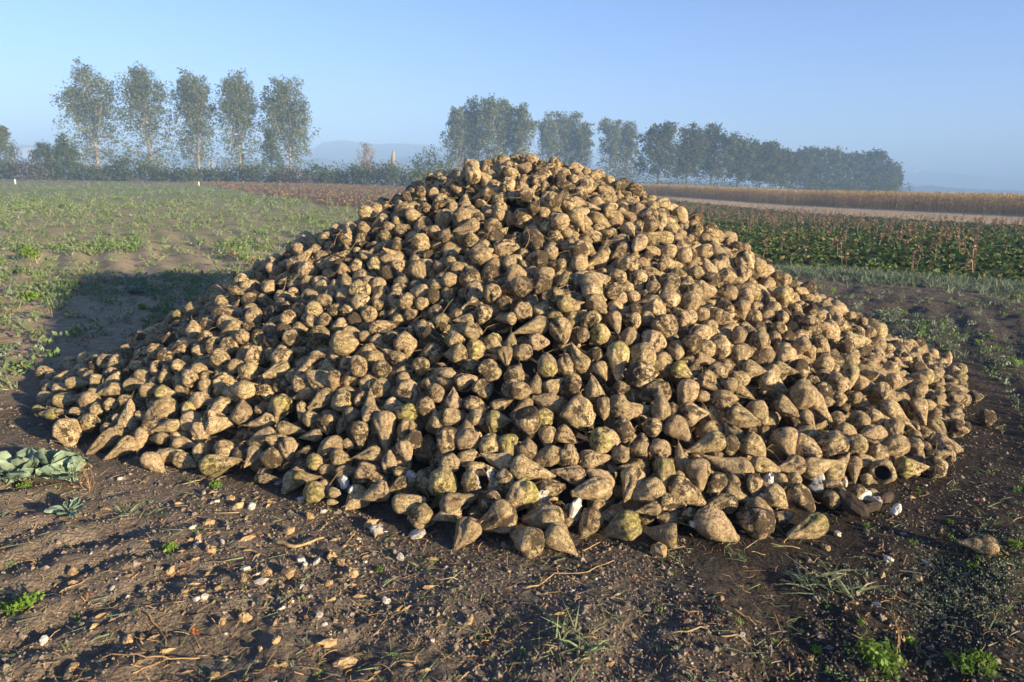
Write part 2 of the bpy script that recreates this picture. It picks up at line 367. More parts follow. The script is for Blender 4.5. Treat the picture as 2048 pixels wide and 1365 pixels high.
M['autumn'] = mat_leaf('autumn_leaf', (.26, .17, .09), (.42, .30, .16), trans=.3)
def mat_plain(name, c, rough=.8):
    t = NT(name); g = t.n('NewGeometry').outputs['Position']; n = t.noise(g, 3, 4)
    return t.bsdf(t.mix(n, tuple(x * .8 for x in c), tuple(min(1, x * 1.15) for x in c)), rough)
# ---------------------------------------------------------------- terrain
def ss(a, b, x):
    t = np.clip((np.asarray(x, float) - a) / (b - a), 0, 1); return t * t * (3 - 2 * t)
def broad(x, y):
    a = x / np.maximum(y, 1.0)
    return .72 * ss(14, 130, y) * ss(.12, -.35, a) - .55 * ss(11, 52, y) * ss(.12, .42, a)
ROWDIR = np.array([-.515, .857])
def terr(x, y):
    x = np.asarray(x, float); y = np.asarray(y, float)
    z = broad(x, y)
    d = np.hypot(x, y)
    hu = heap_h(x, y)[1]; away = ss(1.02, 1.22, hu)
    near = 1 - ss(7, 14, d)
    p = np.stack([x, y, 0 * x], -1).reshape(-1, 3)
    n = lambda f, s: vnoise(p * f + s, int(s)).reshape(x.shape)
    # ruts and ridges crossing the left foreground
    wv = np.hypot(x + .9, y - 1.5) + .07 * n(.9, 3) + .05 * n(2.5, 5) + .02 * n(7., 6)
    rut = np.abs(np.sin(wv * np.pi / .25)) ** .7 * .027 * ss(-.5, -1.1, x + .2 * n(1.3, 4)) * near * away
    rut += np.sin((x * 1.0 - y * .55 + .12 * n(1.1, 8)) * 2 * np.pi / .5) * .012 * near * ss(-.8, .6, x)
    s = x * .857 + y * .515 + .12 * n(.25, 12)
    fur = np.sin(s * 2 * np.pi / .62) * .020 * (1 + n(.8, 14)) * ss(6, 9, d) * (1 - .75 * ss(12, 30, d)) * (1 - ss(60, 120, d)) * ss(.1, -.15, x / np.maximum(y, 1))
    bumps = (n(1.7, 21) * .022 + n(4.3, 22) * .016 + np.abs(n(9.5, 23)) * .014 + n(21., 24) * .006) * (1 - .6 * ss(9, 16, d)) * (1 - ss(20, 60, d)) + n(45., 25) * .0035 * near
    track = -.03 * np.exp(-((x - y * -.42 + 1.2 + .0 * y) / .35) ** 2) * ss(7, 9, y) * (1 - ss(16, 30, y))
    return z + (rut + bumps + fur + track) * (.25 + .75 * away) - .008 * (1 - away)
def ray(px, py):
    X, Y = px - 1024, py - 682.5; c, s = math.cos(ROLL), math.sin(ROLL)
    X, Y = (X * c + Y * s) / FPX, (-X * s + Y * c) / FPX
    return np.array([X, math.cos(PITCH) - Y * math.sin(PITCH), -math.sin(PITCH) - Y * math.cos(PITCH)])
def at(px, py):
    """the point of the ground seen at a pixel of the photograph"""
    d = ray(px, py); t = 1.0
    ts = np.geomspace(1.2, 900, 4000); p = d * ts[:, None]
    g = broad(p[:, 0], p[:, 1]); i = int(((CAM_H + p[:, 2]) < g).argmax()) or len(ts) - 1
    x, y = p[i, 0], p[i, 1]
    return np.array([x, y, float(terr(x, y))])
def far(px, dist):
    """x, y at a horizontal distance in the column of a pixel near the horizon"""
    d = ray(px, 365); return d[0] / d[1] * dist, dist
def project(p):
    p = np.asarray(p, float); x, y, z = p[..., 0], p[..., 1], p[..., 2] - CAM_H
    d = y * math.cos(PITCH) - z * math.sin(PITCH); u = y * math.sin(PITCH) + z * math.cos(PITCH)
    X = x / d * FPX; Y = -u / d * FPX; c, s = math.cos(ROLL), math.sin(ROLL)
    return 1024 + X * c - Y * s, 682.5 + X * s + Y * c
def side(x, y, a, b):
    """positive on the far side of the line a-b (a left, b right)"""
    return ((b[0] - a[0]) * (y - a[1]) - (b[1] - a[1]) * (x - a[0])) / math.hypot(b[0] - a[0], b[1] - a[1])
CROP_N = (at(1600, 545), at(2048, 575)); CROP_F = (at(1345, 402), at(2048, 452)); CORN = (at(1300, 391), at(2048, 432))
BROWN = (at(395, 369), at(690, 420))
rs = [.9]
while rs[-1] < 4200: rs.append(rs[-1] + max(.0125, .0125 * (rs[-1] - 1.5)) if rs[-1] < 60 else rs[-1] * 1.06)
rs = np.array(rs)
th = np.concatenate([np.radians(np.linspace(-44, 44, 490)), np.radians(np.linspace(48, 312, 56))])
RR, TH = np.meshgrid(rs, th, indexing='ij'); gx = (RR * np.sin(TH)).ravel(); gy = (RR * np.cos(TH)).ravel()
gz = terr(gx, gy)
nR, nT = RR.shape
idx = np.arange(nR * nT).reshape(nR, nT); nx_ = np.roll(idx, -1, axis=1)
quads = np.stack([idx[:-1], nx_[:-1], nx_[1:], idx[1:]], -1).reshape(-1, 4)[:, ::-1]
dist = np.hypot(gx, gy); aa = gx / np.maximum(gy, .5)
pn = np.stack([gx, gy, 0 * gx], -1)
wob = vnoise(pn * .35, 61) * 1.0 + vnoise(pn * 1.3, 62) * .5
rightside = ss(.05, .35, aa)
sandy = ss(3.5, 8.5, dist + wob * 1.6) * (1 - rightside * (1 - ss(40, 90, dist)))
sandy = np.clip(sandy + .28 * ss(.3, -1.8, gx) * ss(4.2, 2.8, gy), 0, 1)
crop = ss(-.3, .3, side(gx, gy, *CROP_N) + .4 * wob) * ss(.5, -.5, side(gx, gy, *CROP_F) + .4 * wob) * ss(.1, .2, aa)
stub = ss(-.6, .6, side(gx, gy, *CROP_F)) * ss(1., -.5, side(gx, gy, *CORN)) * ss(.05, .12, aa)
brown = ss(-.5, .8, side(gx, gy, *BROWN) + wob) * ss(.25, .1, aa)
brown = np.maximum(brown, ss(100, 120, dist) * ss(.1, -.2, aa) * .8)
green = ss(9, 22, dist + 3 * wob) * (1 - brown) * ss(.1, -.1, aa) * (.6 + .4 * ss(20, 60, dist))
moist_shade = ss(.15, .5, aa) * ss(2, 5, dist) * (1 - ss(10, 13, dist)) * .5 + .35 * ss(1.09, .98, heap_h(gx, gy)[1]) + .55 * ss(.35, .9, gx) * ss(4.2, 2.6, gy) + .35 * ss(.25, .6, gx / np.maximum(gy, .5)) * ss(9, 4, dist)  # damp soil right and at the foot; lower right shade painted in as dark soil
A = Acc(); A.add(np.stack([gx, gy, gz], -1), quads, zone=np.stack([sandy, stub, green], -1), zone2=np.stack([crop, brown, np.clip(moist_shade, 0, .9)], -1))
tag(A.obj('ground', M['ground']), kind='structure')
# far hills
def hill(pts, dist_, depth, name, col):
    A = Acc(); n = len(pts); xs = np.linspace(pts[0][0], pts[-1][0], 160); hs = np.interp(xs, [p[0] for p in pts], [p[1] for p in pts])
    hs = hs + 1.2 * vnoise(np.stack([xs * .06, 0 * xs, 0 * xs], -1), 5)
    V = []; rows = 9
    for j in range(rows):
        f = j / (rows - 1) * 2 - 1; env = math.sqrt(max(0, 1 - f * f)) if abs(f) < 1 else 0
        for x, h in zip(xs, hs):
            X, Y = far(x, dist_ + depth * f); hz = 352 + (x - 60) * .0171
            zt = CAM_H + (hz - h) / FPX * dist_
            V.append((X, Y, -3 + (zt + 3) * env))
    V = np.array(V); V[:, 2] += 2.5 * vnoise(V * .02, 8) * (V[:, 2] > 0)
    i = np.arange(rows * 160).reshape(rows, 160)
    Q = np.stack([i[:-1, :-1], i[:-1, 1:], i[1:, 1:], i[1:, :-1]], -1).reshape(-1, 4)
    A.add(V, Q); tag(A.obj(name, mat_plain(name + '_land', col, .95)), kind='structure')
hill([(-500, 296), (-100, 300), (60, 296), (200, 304), (420, 318), (560, 330), (620, 352)], 1500, 260, 'left_hill', (.09, .11, .05))
hill([(590, 350), (622, 312), (650, 292), (690, 289), (740, 294), (800, 296), (850, 297), (900, 305), (1000, 318), (1200, 335), (1320, 360)], 1900, 330, 'far_hill', (.045, .065, .035))
hill([(560, 345), (640, 318), (700, 330), (800, 322), (870, 316), (960, 330), (1300, 350), (1500, 372)], 1300, 200, 'middle_hill', (.09, .10, .05))
hill([(1500, 385), (1650, 372), (1760, 352), (1830, 345), (1900, 350), (2050, 362), (2300, 370), (2700, 384)], 2350, 200, 'misty_hill', (.08, .10, .06))
hill([(1700, 392), (1770, 378), (1850, 372), (1900, 376), (2000, 384), (2300, 388), (2600, 386)], 1100, 120, 'right_hill', (.05, .07, .035))
# ---------------------------------------------------------------- vectorised small geometry
def unit(v): return v / np.maximum(np.linalg.norm(v, axis=-1, keepdims=True), 1e-9)
def ribbons(A, p, d, L, W, curl, nseg=3, shape='blade', mat=0, rnd=None, side_=None):
    """flat tapering leaves: base p (n,3), direction d, length L, width W, drooping by curl"""
    n = len(p); d = unit(d); L = np.broadcast_to(L, n); W = np.broadcast_to(W, n); curl = np.broadcast_to(curl, n)
    if side_ is None:
        r = rng.normal(size=(n, 3)); side_ = unit(np.cross(d, r))
    rnd = rng.random(n) if rnd is None else rnd
    ts = np.linspace(0, 1, nseg + 1); V = []
    for t in ts:
        w = (1 - t) ** .7 if shape == 'blade' else (math.sin(math.pi * min(1, max(0, .06 + t * .90))) ** .8)
        c = p + d * (L * t)[:, None] + np.array([0, 0, -1.0]) * (curl * L * t * t)[:, None]
        V.append(np.stack([c - side_ * (W * w * .5)[:, None], c + side_ * (W * w * .5)[:, None]], 1))
    V = np.stack(V, 1).reshape(n, -1, 3); m = V.shape[1]
    q = np.array([[2 * i, 2 * i + 1, 2 * i + 3, 2 * i + 2] for i in range(nseg)])
    F = (np.arange(n)[:, None, None] * m + q[None]).reshape(-1, 4)
    A.add(V.reshape(-1, 3), F, mat, rnd=np.repeat(rnd, m))
def flakes(A, p, size, mat=0, rnd=None, up=0.0, asp=.7):
    """leaf-sized diamonds with random orientation"""
    n = len(p); a = rng.normal(size=(n, 3)); a[:, 2] *= (1 - up); a = unit(a); b = unit(np.cross(a, rng.normal(size=(n, 3))))
    s = np.broadcast_to(size, n)[:, None]
    V = np.stack([p - a * s * .5, p + b * s * .5 * asp, p + a * s * .5, p - b * s * .5 * asp], 1).reshape(-1, 3)
    rnd = rng.random(n) if rnd is None else rnd
    A.add(V, np.arange(n * 4).reshape(-1, 4), mat, rnd=np.repeat(rnd, 4))
def tube(A, pts, r0, r1, seg=5, mat=0, rnd=.5, rough=0.0):
    pts = np.asarray(pts, float); n = len(pts); t = unit(np.gradient(pts, axis=0))
    ref = np.array([0, 0, 1.0]) if abs(t[0, 2]) < .9 else np.array([1.0, 0, 0])
    s = unit(np.cross(t, ref)); u = np.cross(s, t); a = np.arange(seg) * 2 * np.pi / seg
    r = np.linspace(r0, r1, n)[:, None, None]
    if rough: r = r * (1 + rough * rng.normal(size=(n, 1, 1)))
    V = pts[:, None] + r * (np.cos(a)[None, :, None] * s[:, None] + np.sin(a)[None, :, None] * u[:, None])
    i = np.arange(n * seg).reshape(n, seg); j = np.roll(i, -1, axis=1)
    F = np.stack([i[:-1], j[:-1], j[1:], i[1:]], -1).reshape(-1, 4)
    V = np.vstack([V.reshape(-1, 3), pts[0], pts[-1]])
    T = [(j[0, k], i[0, k], n * seg) for k in range(seg)] + [(i[-1, k], j[-1, k], n * seg + 1) for k in range(seg)]
    A.add(V, [F, np.array(T)], mat, rnd=rnd)
def stems(A, p0, p1, r, sag=0.0, seg=3, mat=0, nseg=4, wob=.12):
    """many thin round stems in one go"""
    n = len(p0); d = p1 - p0; L = np.linalg.norm(d, axis=1)[:, None]; t = d / L
    s = unit(np.cross(t, rng.normal(size=(n, 3)))); u = np.cross(s, t); a = np.arange(3) * 2 * np.pi / 3
    ts = np.linspace(0, 1, nseg + 1); r = np.broadcast_to(r, n)[:, None, None]; V = []
    k = rng.normal(size=(n, 1)) * wob; k2 = rng.normal(size=(n, 1)) * wob * .5
    for q in ts:
        c = p0 + d * q + s * (k * L * math.sin(q * math.pi)) + u * (k2 * L * math.sin(q * 2 * math.pi))
        V.append(c[:, None] + r * (1 - .5 * q) * (np.cos(a)[None, :, None] * s[:, None] + np.sin(a)[None, :, None] * u[:, None]))
    V = np.stack(V, 1).reshape(n, -1, 3); m = V.shape[1]
    q = np.array([[3 * i + j, 3 * i + (j + 1) % 3, 3 * i + 3 + (j + 1) % 3, 3 * i + 3 + j] for i in range(nseg) for j in range(3)])
    A.add(V.reshape(-1, 3), (np.arange(n)[:, None, None] * m + q[None]).reshape(-1, 4), mat, rnd=np.repeat(rng.random(n), m))
def jit(n, s): return rng.normal(size=(n, 3)) * np.asarray(s)
def ordinal(i, n):
    if n == 1: return ''
    if i == 0: return 'leftmost'
    if i == n - 1: return 'rightmost'
    if n == 3: return 'middle one'
    return ['', 'second', 'third', 'fourth', 'fifth', 'sixth', 'seventh', 'eighth', 'ninth', 'tenth', 'eleventh', 'twelfth'][i] + ' from left' if i < 12 else 'others'
def unique_labels(items):
    """items: (object, label, px): where look-alikes share a label, add their order from the left"""
    by = {}
    for o, l, x in items: by.setdefault(l, []).append((x, o))
    for l, v in by.items():
        v.sort(key=lambda q: q[0])
        for i, (x, o) in enumerate(v):
            e = ordinal(i, len(v)); o['label'] = l + (', ' + e + '' if e else '')
# ---------------------------------------------------------------- trees
def crown_points(n, H, W, z0, prof, clumps, lump, csig, leaders=0):
    """leaf positions: clumps spread in an uneven envelope of height H and width W above z0"""
    cz = z0 + (H * .965 - z0) * rng.random(clumps) ** .85; u = (cz - z0) / (H - z0)
    a = rng.random(clumps) * 2 * np.pi
    R = W / 2 * np.interp(u, *prof) * (1 + lump * vnoise(np.stack([np.cos(a) * 1.5, np.sin(a) * 1.5, u * 5], -1) + rng.random() * 90, 3))
    rr = R * (.25 + .75 * rng.random(clumps) ** .5); C = np.stack([rr * np.cos(a), rr * np.sin(a), cz], -1)
    if leaders:   # upright leading shoots, each ending in a lobe of its own
        ang = rng.random(leaders) * 6.28; lr = W * .37 * rng.random(leaders) ** .5; lh = H * rng.uniform(.78, .97, leaders); lr[0] *= .3; lh[0] = H * .98
        q = rng.integers(0, leaders, clumps); u = rng.random(clumps) ** .75; cz = z0 + (lh[q] - z0) * u
        sp = W * (.17 * (1 - u) + .075); sprd = .55 + .45 * u
        C = np.stack([lr[q] * sprd * np.cos(ang[q]) + rng.normal(size=clumps) * sp, lr[q] * sprd * np.sin(ang[q]) + rng.normal(size=clumps) * sp, cz], -1)
        C[:, :2] -= C[:, :2].mean(0)
    k = rng.integers(0, clumps, n); cs = csig * (.6 + .8 * rng.random(clumps))
    P = C[k] + np.clip(rng.normal(size=(n, 3)), -1.5, 1.5) * cs[k][:, None] * np.array([1, 1, 1.1])
    b = P[:, 2] > H * (1 - .06 * rng.random(n)); P[b, 2] -= (P[b, 2] - H * .8) * rng.random(b.sum()); P[:, 2] = np.maximum(P[:, 2], z0 * .8)
    return P, C
POPL = ([0, .08, .25, .5, .7, .85, .94, 1], [.45, .75, .95, 1.0, .90, .70, .40, .05])
ROUND = ([0, .1, .3, .55, .8, .93, 1], [.55, .85, 1, .98, .72, .4, .05])
CONE = ([0, .1, .5, .8, 1], [.9, 1, .62, .3, .03])
LONG = ([0, .1, .3, .6, .85, .95, 1], [.7, .95, 1, .92, .62, .3, .05])
def tree(name, loc, H, W, kind, lab, group, leafn=5200, leaf=.42, z0f=.10, mats=('poplar', 'bark')):
    t = empty(name, loc); tag(t, lab, 'tree', group)
    prof = {'poplar': POPL, 'round': ROUND, 'cone': CONE, 'long': LONG}[kind]
    z0 = H * z0f
    P, C = crown_points(leafn, H, W, z0, prof, 190 if kind == 'poplar' else 80, .30 if kind != 'round' else .35, W * (.060 if kind == 'poplar' else .07), {'poplar': 7, 'long': 5}.get(kind, 0))
    if kind == 'poplar':   # thin leaves low down, dense heads
        u = (P[:, 2] - z0) / (H - z0); P = P[rng.random(len(P)) < .25 + .75 * ss(.25, .7, u)]
    Q = crown_points(leafn // 7, H * .96, W * .86, z0, prof, 400, .3, W * .06)[0]; P = np.vstack([P, Q])
    A = Acc(); flakes(A, P, leaf * (.6 + .7 * rng.random(len(P))), rnd=np.clip(rng.random(len(P)) * .7 + .3 * rng.random(), 0, 1)); A.obj('crown', M[mats[0]], t, smooth=False)
    A = Acc(); zz = np.linspace(0, H * .93, 9); lean = rng.normal() * .02
    tr = np.stack([zz * lean + rng.normal(size=9) * .12, rng.normal(size=9) * .12, zz], -1); tr[0] = 0; tube(A, tr, H * .016, .04, 7, rough=.05)
    nb = 46 if kind == 'poplar' else 26
    for c in C[rng.permutation(len(C))[:nb]]:
        zb = c[2] * (.5 + .25 * rng.random()) if kind == 'poplar' else max(z0 * .7, c[2] * .55); b = np.array([np.interp(zb, tr[:, 2], tr[:, 0]), np.interp(zb, tr[:, 2], tr[:, 1]), zb])
        m = (b + c) / 2 + np.array([(c - b)[0] * .2, (c - b)[1] * .2, -.05 * H * .3]); tube(A, [b, m, c], .0042 * H, .03, 4)
    A.obj('trunk', M[mats[1]], t); return t
def gz_(x, y): return float(broad(np.float64(x), np.float64(y)))
def treeloc(px, top, dist_):
    x, y = far(px, dist_); z = gz_(x, y); hz = 352 + (px - 60) * .0171
    return (x, y, z), (hz - top) / FPX * math.hypot(x, y) * math.cos(math.atan2(abs(x), y)) + CAM_H - z
row = [(200, 139, 104, 158), (306, 147, 112, 160), (401, 153, 84, 162), (485, 156, 100, 164), (581, 166, 92, 166)]
for i, (px, top, w, dd) in enumerate(row):
    loc, H = treeloc(px, top, dd)
    tree('poplar_tree', loc, H, w / FPX * dd * 1.0, 'poplar', 'tall poplar with a pale trunk, ' + ['leftmost', 'second from the left', 'middle one', 'second from the right', 'rightmost'][i] + ' of the five left poplars', 'poplars in the left row', 13500, .46, .09)
mid = [(918, 222, 52, 205), (945, 204, 50, 208), (975, 202, 54, 204), (1008, 209, 50, 208), (1042, 218, 46, 206), (1098, 232, 50, 232), (1130, 233, 48, 235), (1162, 250, 38, 233), (1220, 243, 44, 246), (1252, 249, 40, 248)]
MG = [('broad central clump', 5), ('second clump right of the heap top', 3), ('narrow pair behind the heap\'s right shoulder', 2)]
k = 0
for gname, n in MG:
    for j in range(n):
        px, top, w, dd = mid[k]; k += 1; loc, H = treeloc(px, top, dd)
        tree('poplar_tree', loc, H, w / FPX * dd * 1.22, 'poplar', 'hazy poplar, ' + (ordinal(j, n) if n > 2 else ['left one', 'right one'][j]) + ' of the ' + gname, 'poplars beyond the heap', 7000, .60, .06)
br = [(1316, 252, 78, 196), (1372, 252, 62, 200), (1422, 256, 74, 204), (1474, 280, 66, 210), (1520, 285, 66, 214), (1563, 302, 56, 220)]
for i, (px, top, w, dd) in enumerate(br):
    loc, H = treeloc(px, top, dd)
    tree('broadleaf_tree', loc, H, w / FPX * dd * 1.12, 'long', 'broad-crowned tree, ' + ordinal(i, 6) + ' of six right of the heap', 'broadleaf trees beyond the corn', 5200, .68, .24, ('oak', 'bark_dark'))
de = [(1612, 302, 74, 262), (1655, 303, 78, 266), (1700, 312, 70, 270), (1742, 308, 72, 272), (1772, 334, 52, 276)]
for i, (px, top, w, dd) in enumerate(de):
    loc, H = treeloc(px, top, dd)
    tree('broadleaf_tree', loc, H, w / FPX * dd * 1.06, 'round', 'dense hazy round tree, ' + ordinal(i, 5) + ' at the corn\'s far end', 'dense trees at the wood edge', 4600, .95, .03, ('oak', 'bark_dark'))
for px, top, w, dd, kd, lab, mt in [(20, 258, 48, 128, 'cone', 'slim pale pointed tree at the far left edge above the hedge', 'poplar'), (97, 290, 46, 126, 'round', 'round dark green tree between the two small hedge trees', 'bush'),
        (139, 270, 46, 127, 'long', 'small upright green tree just left of the poplar row', 'bush'), (733, 288, 44, 150, 'long', 'small orange-brown autumn tree before the hazy hills', 'autumn'), (545, 262, 54, 138, 'cone', 'leafy young green tree in front of the rightmost left poplar', 'bush')]:
    loc, H = treeloc(px, top, dd)
    tree('small_tree', loc, H, w / FPX * dd * 1.15, kd, lab, 'small trees along the hedge', 2600 if mt != 'autumn' else 800, .34, .08, (mt, 'bark_dark'))
# the pale snag
loc, H = treeloc(787, 307, 140); A = Acc(); tube(A, [(0, 0, 0), (.1, 0, H * .5), (.0, 0, H * .8), (.15, 0, H)], .45, .28, 7, rough=.12); tube(A, [(.0, 0, H * .7), (.5, 0, H * .83)], .16, .05, 5)
tag(A.obj('dead_tree_trunk', M['bark'], loc=loc), 'pale broken dead trunk standing in the hedge left of the heap', 'tree')
# hedge bushes
def bush(name, px, top, w, dd, mt, lab, group, n=900):
    loc, H = treeloc(px, top, dd); W = w / FPX * dd
    A = Acc(); k = 26; a = rng.random(k) * 2 * np.pi; r = W * .5 * rng.random(k) ** .5; cz = H * (.12 + .74 * rng.random(k) * (1 - (r / W) ** 2 * 1.6))
    C = np.stack([r * np.cos(a), r * np.sin(a) * .8, cz], -1); i = rng.integers(0, k, n)
    P = C[i] + rng.normal(size=(n, 3)) * np.array([W * .11, W * .10, H * .12]); P[:, 2] = np.clip(P[:, 2], .05, H * 1.02)
    flakes(A, P, .38 * (.6 + .8 * rng.random(n)))
    o = A.mesh(name, M[mt], smooth=False); t = empty(name, loc); tag(t, lab, 'bush', group); link('foliage', o, t)
    A = Acc()
    for c in C[:7]: tube(A, [(c[0] * .2, c[1] * .2, 0), c * np.array([.7, .7, .5]), c], .07, .03, 4)
    A.obj('stem', M['bark_dark'], t); return t
hb = []; x = -40
tops = [(-60, 312), (0, 318), (60, 322), (120, 318), (170, 325), (230, 330), (262, 312), (300, 326), (340, 338), (362, 322), (400, 336), (470, 333), (540, 330), (590, 336), (625, 324), (660, 334), (700, 326), (745, 330), (800, 326), (860, 330), (920, 332), (990, 335)]
while x < 980:
    top = np.interp(x, [q[0] for q in tops], [q[1] for q in tops]) + rng.normal() * 4; w = rng.uniform(44, 66); hb.append((x, top, w)); x += w * .62
hbo = []
for i, (x, top, w) in enumerate(hb):
    mt = 'bushred' if (i % 5 == 3 or 290 < x - 0 < 0 or 430 < x < 500 and i % 2) else 'bush'
    lab = ('brown-purple' if mt == 'bushred' else 'green') + ' bush in the long hedge ' + ('at the far left' if x < 150 else 'under the left poplars' if x < 620 else 'before the distant hills')
    hbo.append((bush('hedge_bush', x, top, w, 124 + rng.uniform(-3, 3), mt, lab, 'bushes of the field hedge'), lab, x))
bo = bush('hedge_bush', 864, 298, 62, 138, 'bush', '', 'bushes of the field hedge', 1500); bo['label'] = 'tallest round green hedge bush, just left of the central poplars'
x = 1180; rb = []
while x < 1800:
    w = rng.uniform(40, 60); top = np.interp(x, [1180, 1260, 1300, 1500, 1700, 1800], [345, 338, 356, 358, 350, 362]) + rng.normal() * 3
    rb.append((x, top, w)); x += w * .8
for i, (x, top, w) in enumerate(rb):
    lab = 'low hazy bush beneath the trees ' + ('behind the right shoulder' if x < 1330 else 'behind the corn')
    hbo.append((bush('low_bush', x, top, w, 190 + rng.uniform(-4, 4), 'bush', lab, 'low bushes under the far trees', 500), lab, x))
unique_labels(hbo)
# marker posts and far village
for px, py, h, lab in [(31, 369, 9, 'white marker post at the field\'s far left end'), (398, 372, 7, 'white marker post at the corner of the brown weed strip')]:
    p = at(px, py); A = Acc(); dd = p[1]; tube(A, [(0, 0, -.05), (0, 0, h / FPX * dd * .8), (0, 0, h / FPX * dd)], .09, .07, 8); tube(A, [(0, 0, h / FPX * dd), (0, 0, h / FPX * dd + .05)], .11, .02, 8)
    tag(A.obj('marker_post', mat_plain('post_white', (.7, .68, .6)), loc=p), lab, 'post', 'marker posts')
def box(A, x0, x1, y0, y1, z0, z1, mat=0):
    V = np.array([(x, y, z) for z in (z0, z1) for y in (y0, y1) for x in (x0, x1)])
    A.add(V, np.array([(0, 2, 3, 1), (4, 5, 7, 6), (0, 1, 5, 4), (2, 6, 7, 3), (0, 4, 6, 2), (1, 3, 7, 5)]), mat)
VW = mat_plain('village_wall', (.62, .58, .50)); VR = mat_plain('village_roof', (.22, .10, .07)); VG = mat_plain('dark_window', (.05, .06, .07), .3)
def building(px, py, dd, w, h, rh, lab, name, cat, group=None, tower=0):
    x, y = far(px, dd); hz = 352 + (px - 60) * .0171; z = CAM_H + (hz - py) / FPX * dd
    t = empty(name, (x, y, z)); tag(t, lab, cat, group)
    A = Acc(); box(A, -w / 2, w / 2, 0, w * .7, -12, h); A.obj('wall', VW, t, smooth=False)
    A = Acc(); V = np.array([(-w / 2 - .3, -.3, h), (w / 2 + .3, -.3, h), (w / 2 + .3, w * .7 + .3, h), (-w / 2 - .3, w * .7 + .3, h), (-w / 2, w * .35, h + rh), (w / 2, w * .35, h + rh)])
    A.add(V, [np.array([(0, 1, 5, 4), (2, 3, 4, 5), (0, 3, 2, 1)]), np.array([(3, 0, 4), (1, 2, 5)])]); A.obj('roof', VR, t, smooth=False)
    for k in range(3):
        A = Acc(); cx = (k - 1) * w * .3; box(A, cx - w * .06, cx + w * .06, -.12, -.02, h * .3, h * .65); A.obj('window', VG, t, smooth=False)
    if tower:
        A = Acc(); box(A, w / 2 + .05, w / 2 + 4, 0, 4, -12, tower); A.obj('tower', VW, t, smooth=False)
        A = Acc(); V = np.array([(w / 2 - .2, -.3, tower), (w / 2 + 4.3, -.3, tower), (w / 2 + 4.3, 4.3, tower), (w / 2 - .2, 4.3, tower), (w / 2 + 2, 2, tower * 1.9)])
        A.add(V, [np.array([(0, 3, 2, 1)]), np.array([(0, 1, 4), (1, 2, 4), (2, 3, 4), (3, 0, 4)])]); A.obj('spire', VR, t, smooth=False)
building(1829, 344, 2250, 16, 4, 4, 'faint hazy village church with a small spire on the misty horizon', 'church', 'church', tower=9)
for px, py, w, lab in [(60, 307, 13, 'pale house on the hazy hill, left of the small hedge trees'), (160, 308, 16, 'pale house on the hazy hill beside the leftmost poplar'), (425, 328, 10, 'tiny pale house seen between the third and fourth left poplars')]:
    building(px, py, 1220, w, 5, 4, lab, 'house', 'house', 'far village houses')
# ---------------------------------------------------------------- field vegetation
def gp(x, y, up=0.0): return np.stack([x, y, terr(x, y) + up], -1)
def nz(x, y, f, s): return vnoise(np.stack([x * f + s, y * f, 0 * x], -1), int(s))
def tufts(A, x, y, size, leaves, kind, mat=0, rn=None):
    """small plants: several leaves from each foot"""
    n = len(x); P = np.repeat(gp(x, y, .0), leaves, 0); s = np.repeat(np.broadcast_to(size, n), leaves)
    m = len(P); a = rng.random(m) * 2 * np.pi; rr = np.repeat(rng.random(n), leaves) if rn is None else np.repeat(rn, leaves)
    rr = np.clip(rr + rng.normal(size=m) * .12, 0, 1)
    if kind in ('grass', 'grasslow'):
        el = rng.uniform(.5, 1.35, m) if kind == 'grass' else rng.uniform(.08, .85, m); d = np.stack([np.cos(a) * np.cos(el), np.sin(a) * np.cos(el), np.sin(el)], -1)
        ribbons(A, P + jit(m, (.012, .012, 0)) * (s / .1)[:, None], d, s * rng.uniform(.6, 1.3, m), s * .055, rng.uniform(.1, .5, m), 2, 'blade', mat, rr)
    elif kind == 'leafy':
        h = rng.random(m) ** .8; q = P + np.stack([np.cos(a), np.sin(a), 0 * a], -1) * (s * .42 * rng.random(m) ** .6)[:, None]; q[:, 2] += s * .55 * h
        flakes(A, q, s * rng.uniform(.16, .34, m), mat, rr, up=-.6, asp=.55)
    elif kind == 'rosette':
        el = rng.uniform(.25, 1.15, m); d = np.stack([np.cos(a) * np.cos(el), np.sin(a) * np.cos(el), np.sin(el)], -1)
        ribbons(A, P, d, s * rng.uniform(.6, 1.1, m), s * rng.uniform(.28, .42, m), rng.uniform(.15, .55, m), 2, 'leaf', mat, rr)
# left field
n = 42000
d = np.exp(rng.uniform(math.log(4.6), math.log(125), n)); a = rng.uniform(-.86, .12, n); x = d * np.sin(a); y = d * np.cos(a)
patch = nz(x, y, .28, 31) + .7 * nz(x, y, .9, 32) + .5 * nz(x, y, .08, 35); rowc = np.abs(((x * .857 + y * .515 + .12 * nz(x, y, .25, 12)) / .62 % 1) - .5) * 2
hu = heap_h(x, y)[1]
ok = (hu > 1.08) & (rng.random(n) < .12 + .75 * ss(-.45, .55, patch) * (.55 + .45 * ss(.3, .7, rowc)) * ss(4.6, 7, d)) & (side(x, y, *BROWN) < .3)
ok &= ~((np.abs(x + .42 * y + 1.0) < .9) & (y < 20) & (rng.random(n) < .75))
ok &= ~((d > 40) & (rng.random(n) < .35)); x, y, d, patch = x[ok], y[ok], d[ok], patch[ok]
sz = np.clip(.045 + .006 * d + .08 * rng.random(len(x)) * (1 + ss(.2, .9, patch)), .04, .34)
kind = np.clip(rng.random(len(x)) + .35 * ss(14, 40, d) * (rng.random(len(x)) < .5), 0, .999); kind = np.where((kind >= .965) & (d > 14), .9, kind); A = Acc()
m = kind < .50; tufts(A, x[m], y[m], sz[m] * 1.25, 16, 'leafy', 0)
m = (kind >= .50) & (kind < .78); tufts(A, x[m], y[m], sz[m] * 1.3, 9, 'grass', 1)
m = (kind >= .78) & (kind < .97); tufts(A, x[m], y[m], sz[m], 9, 'leafy', 2)
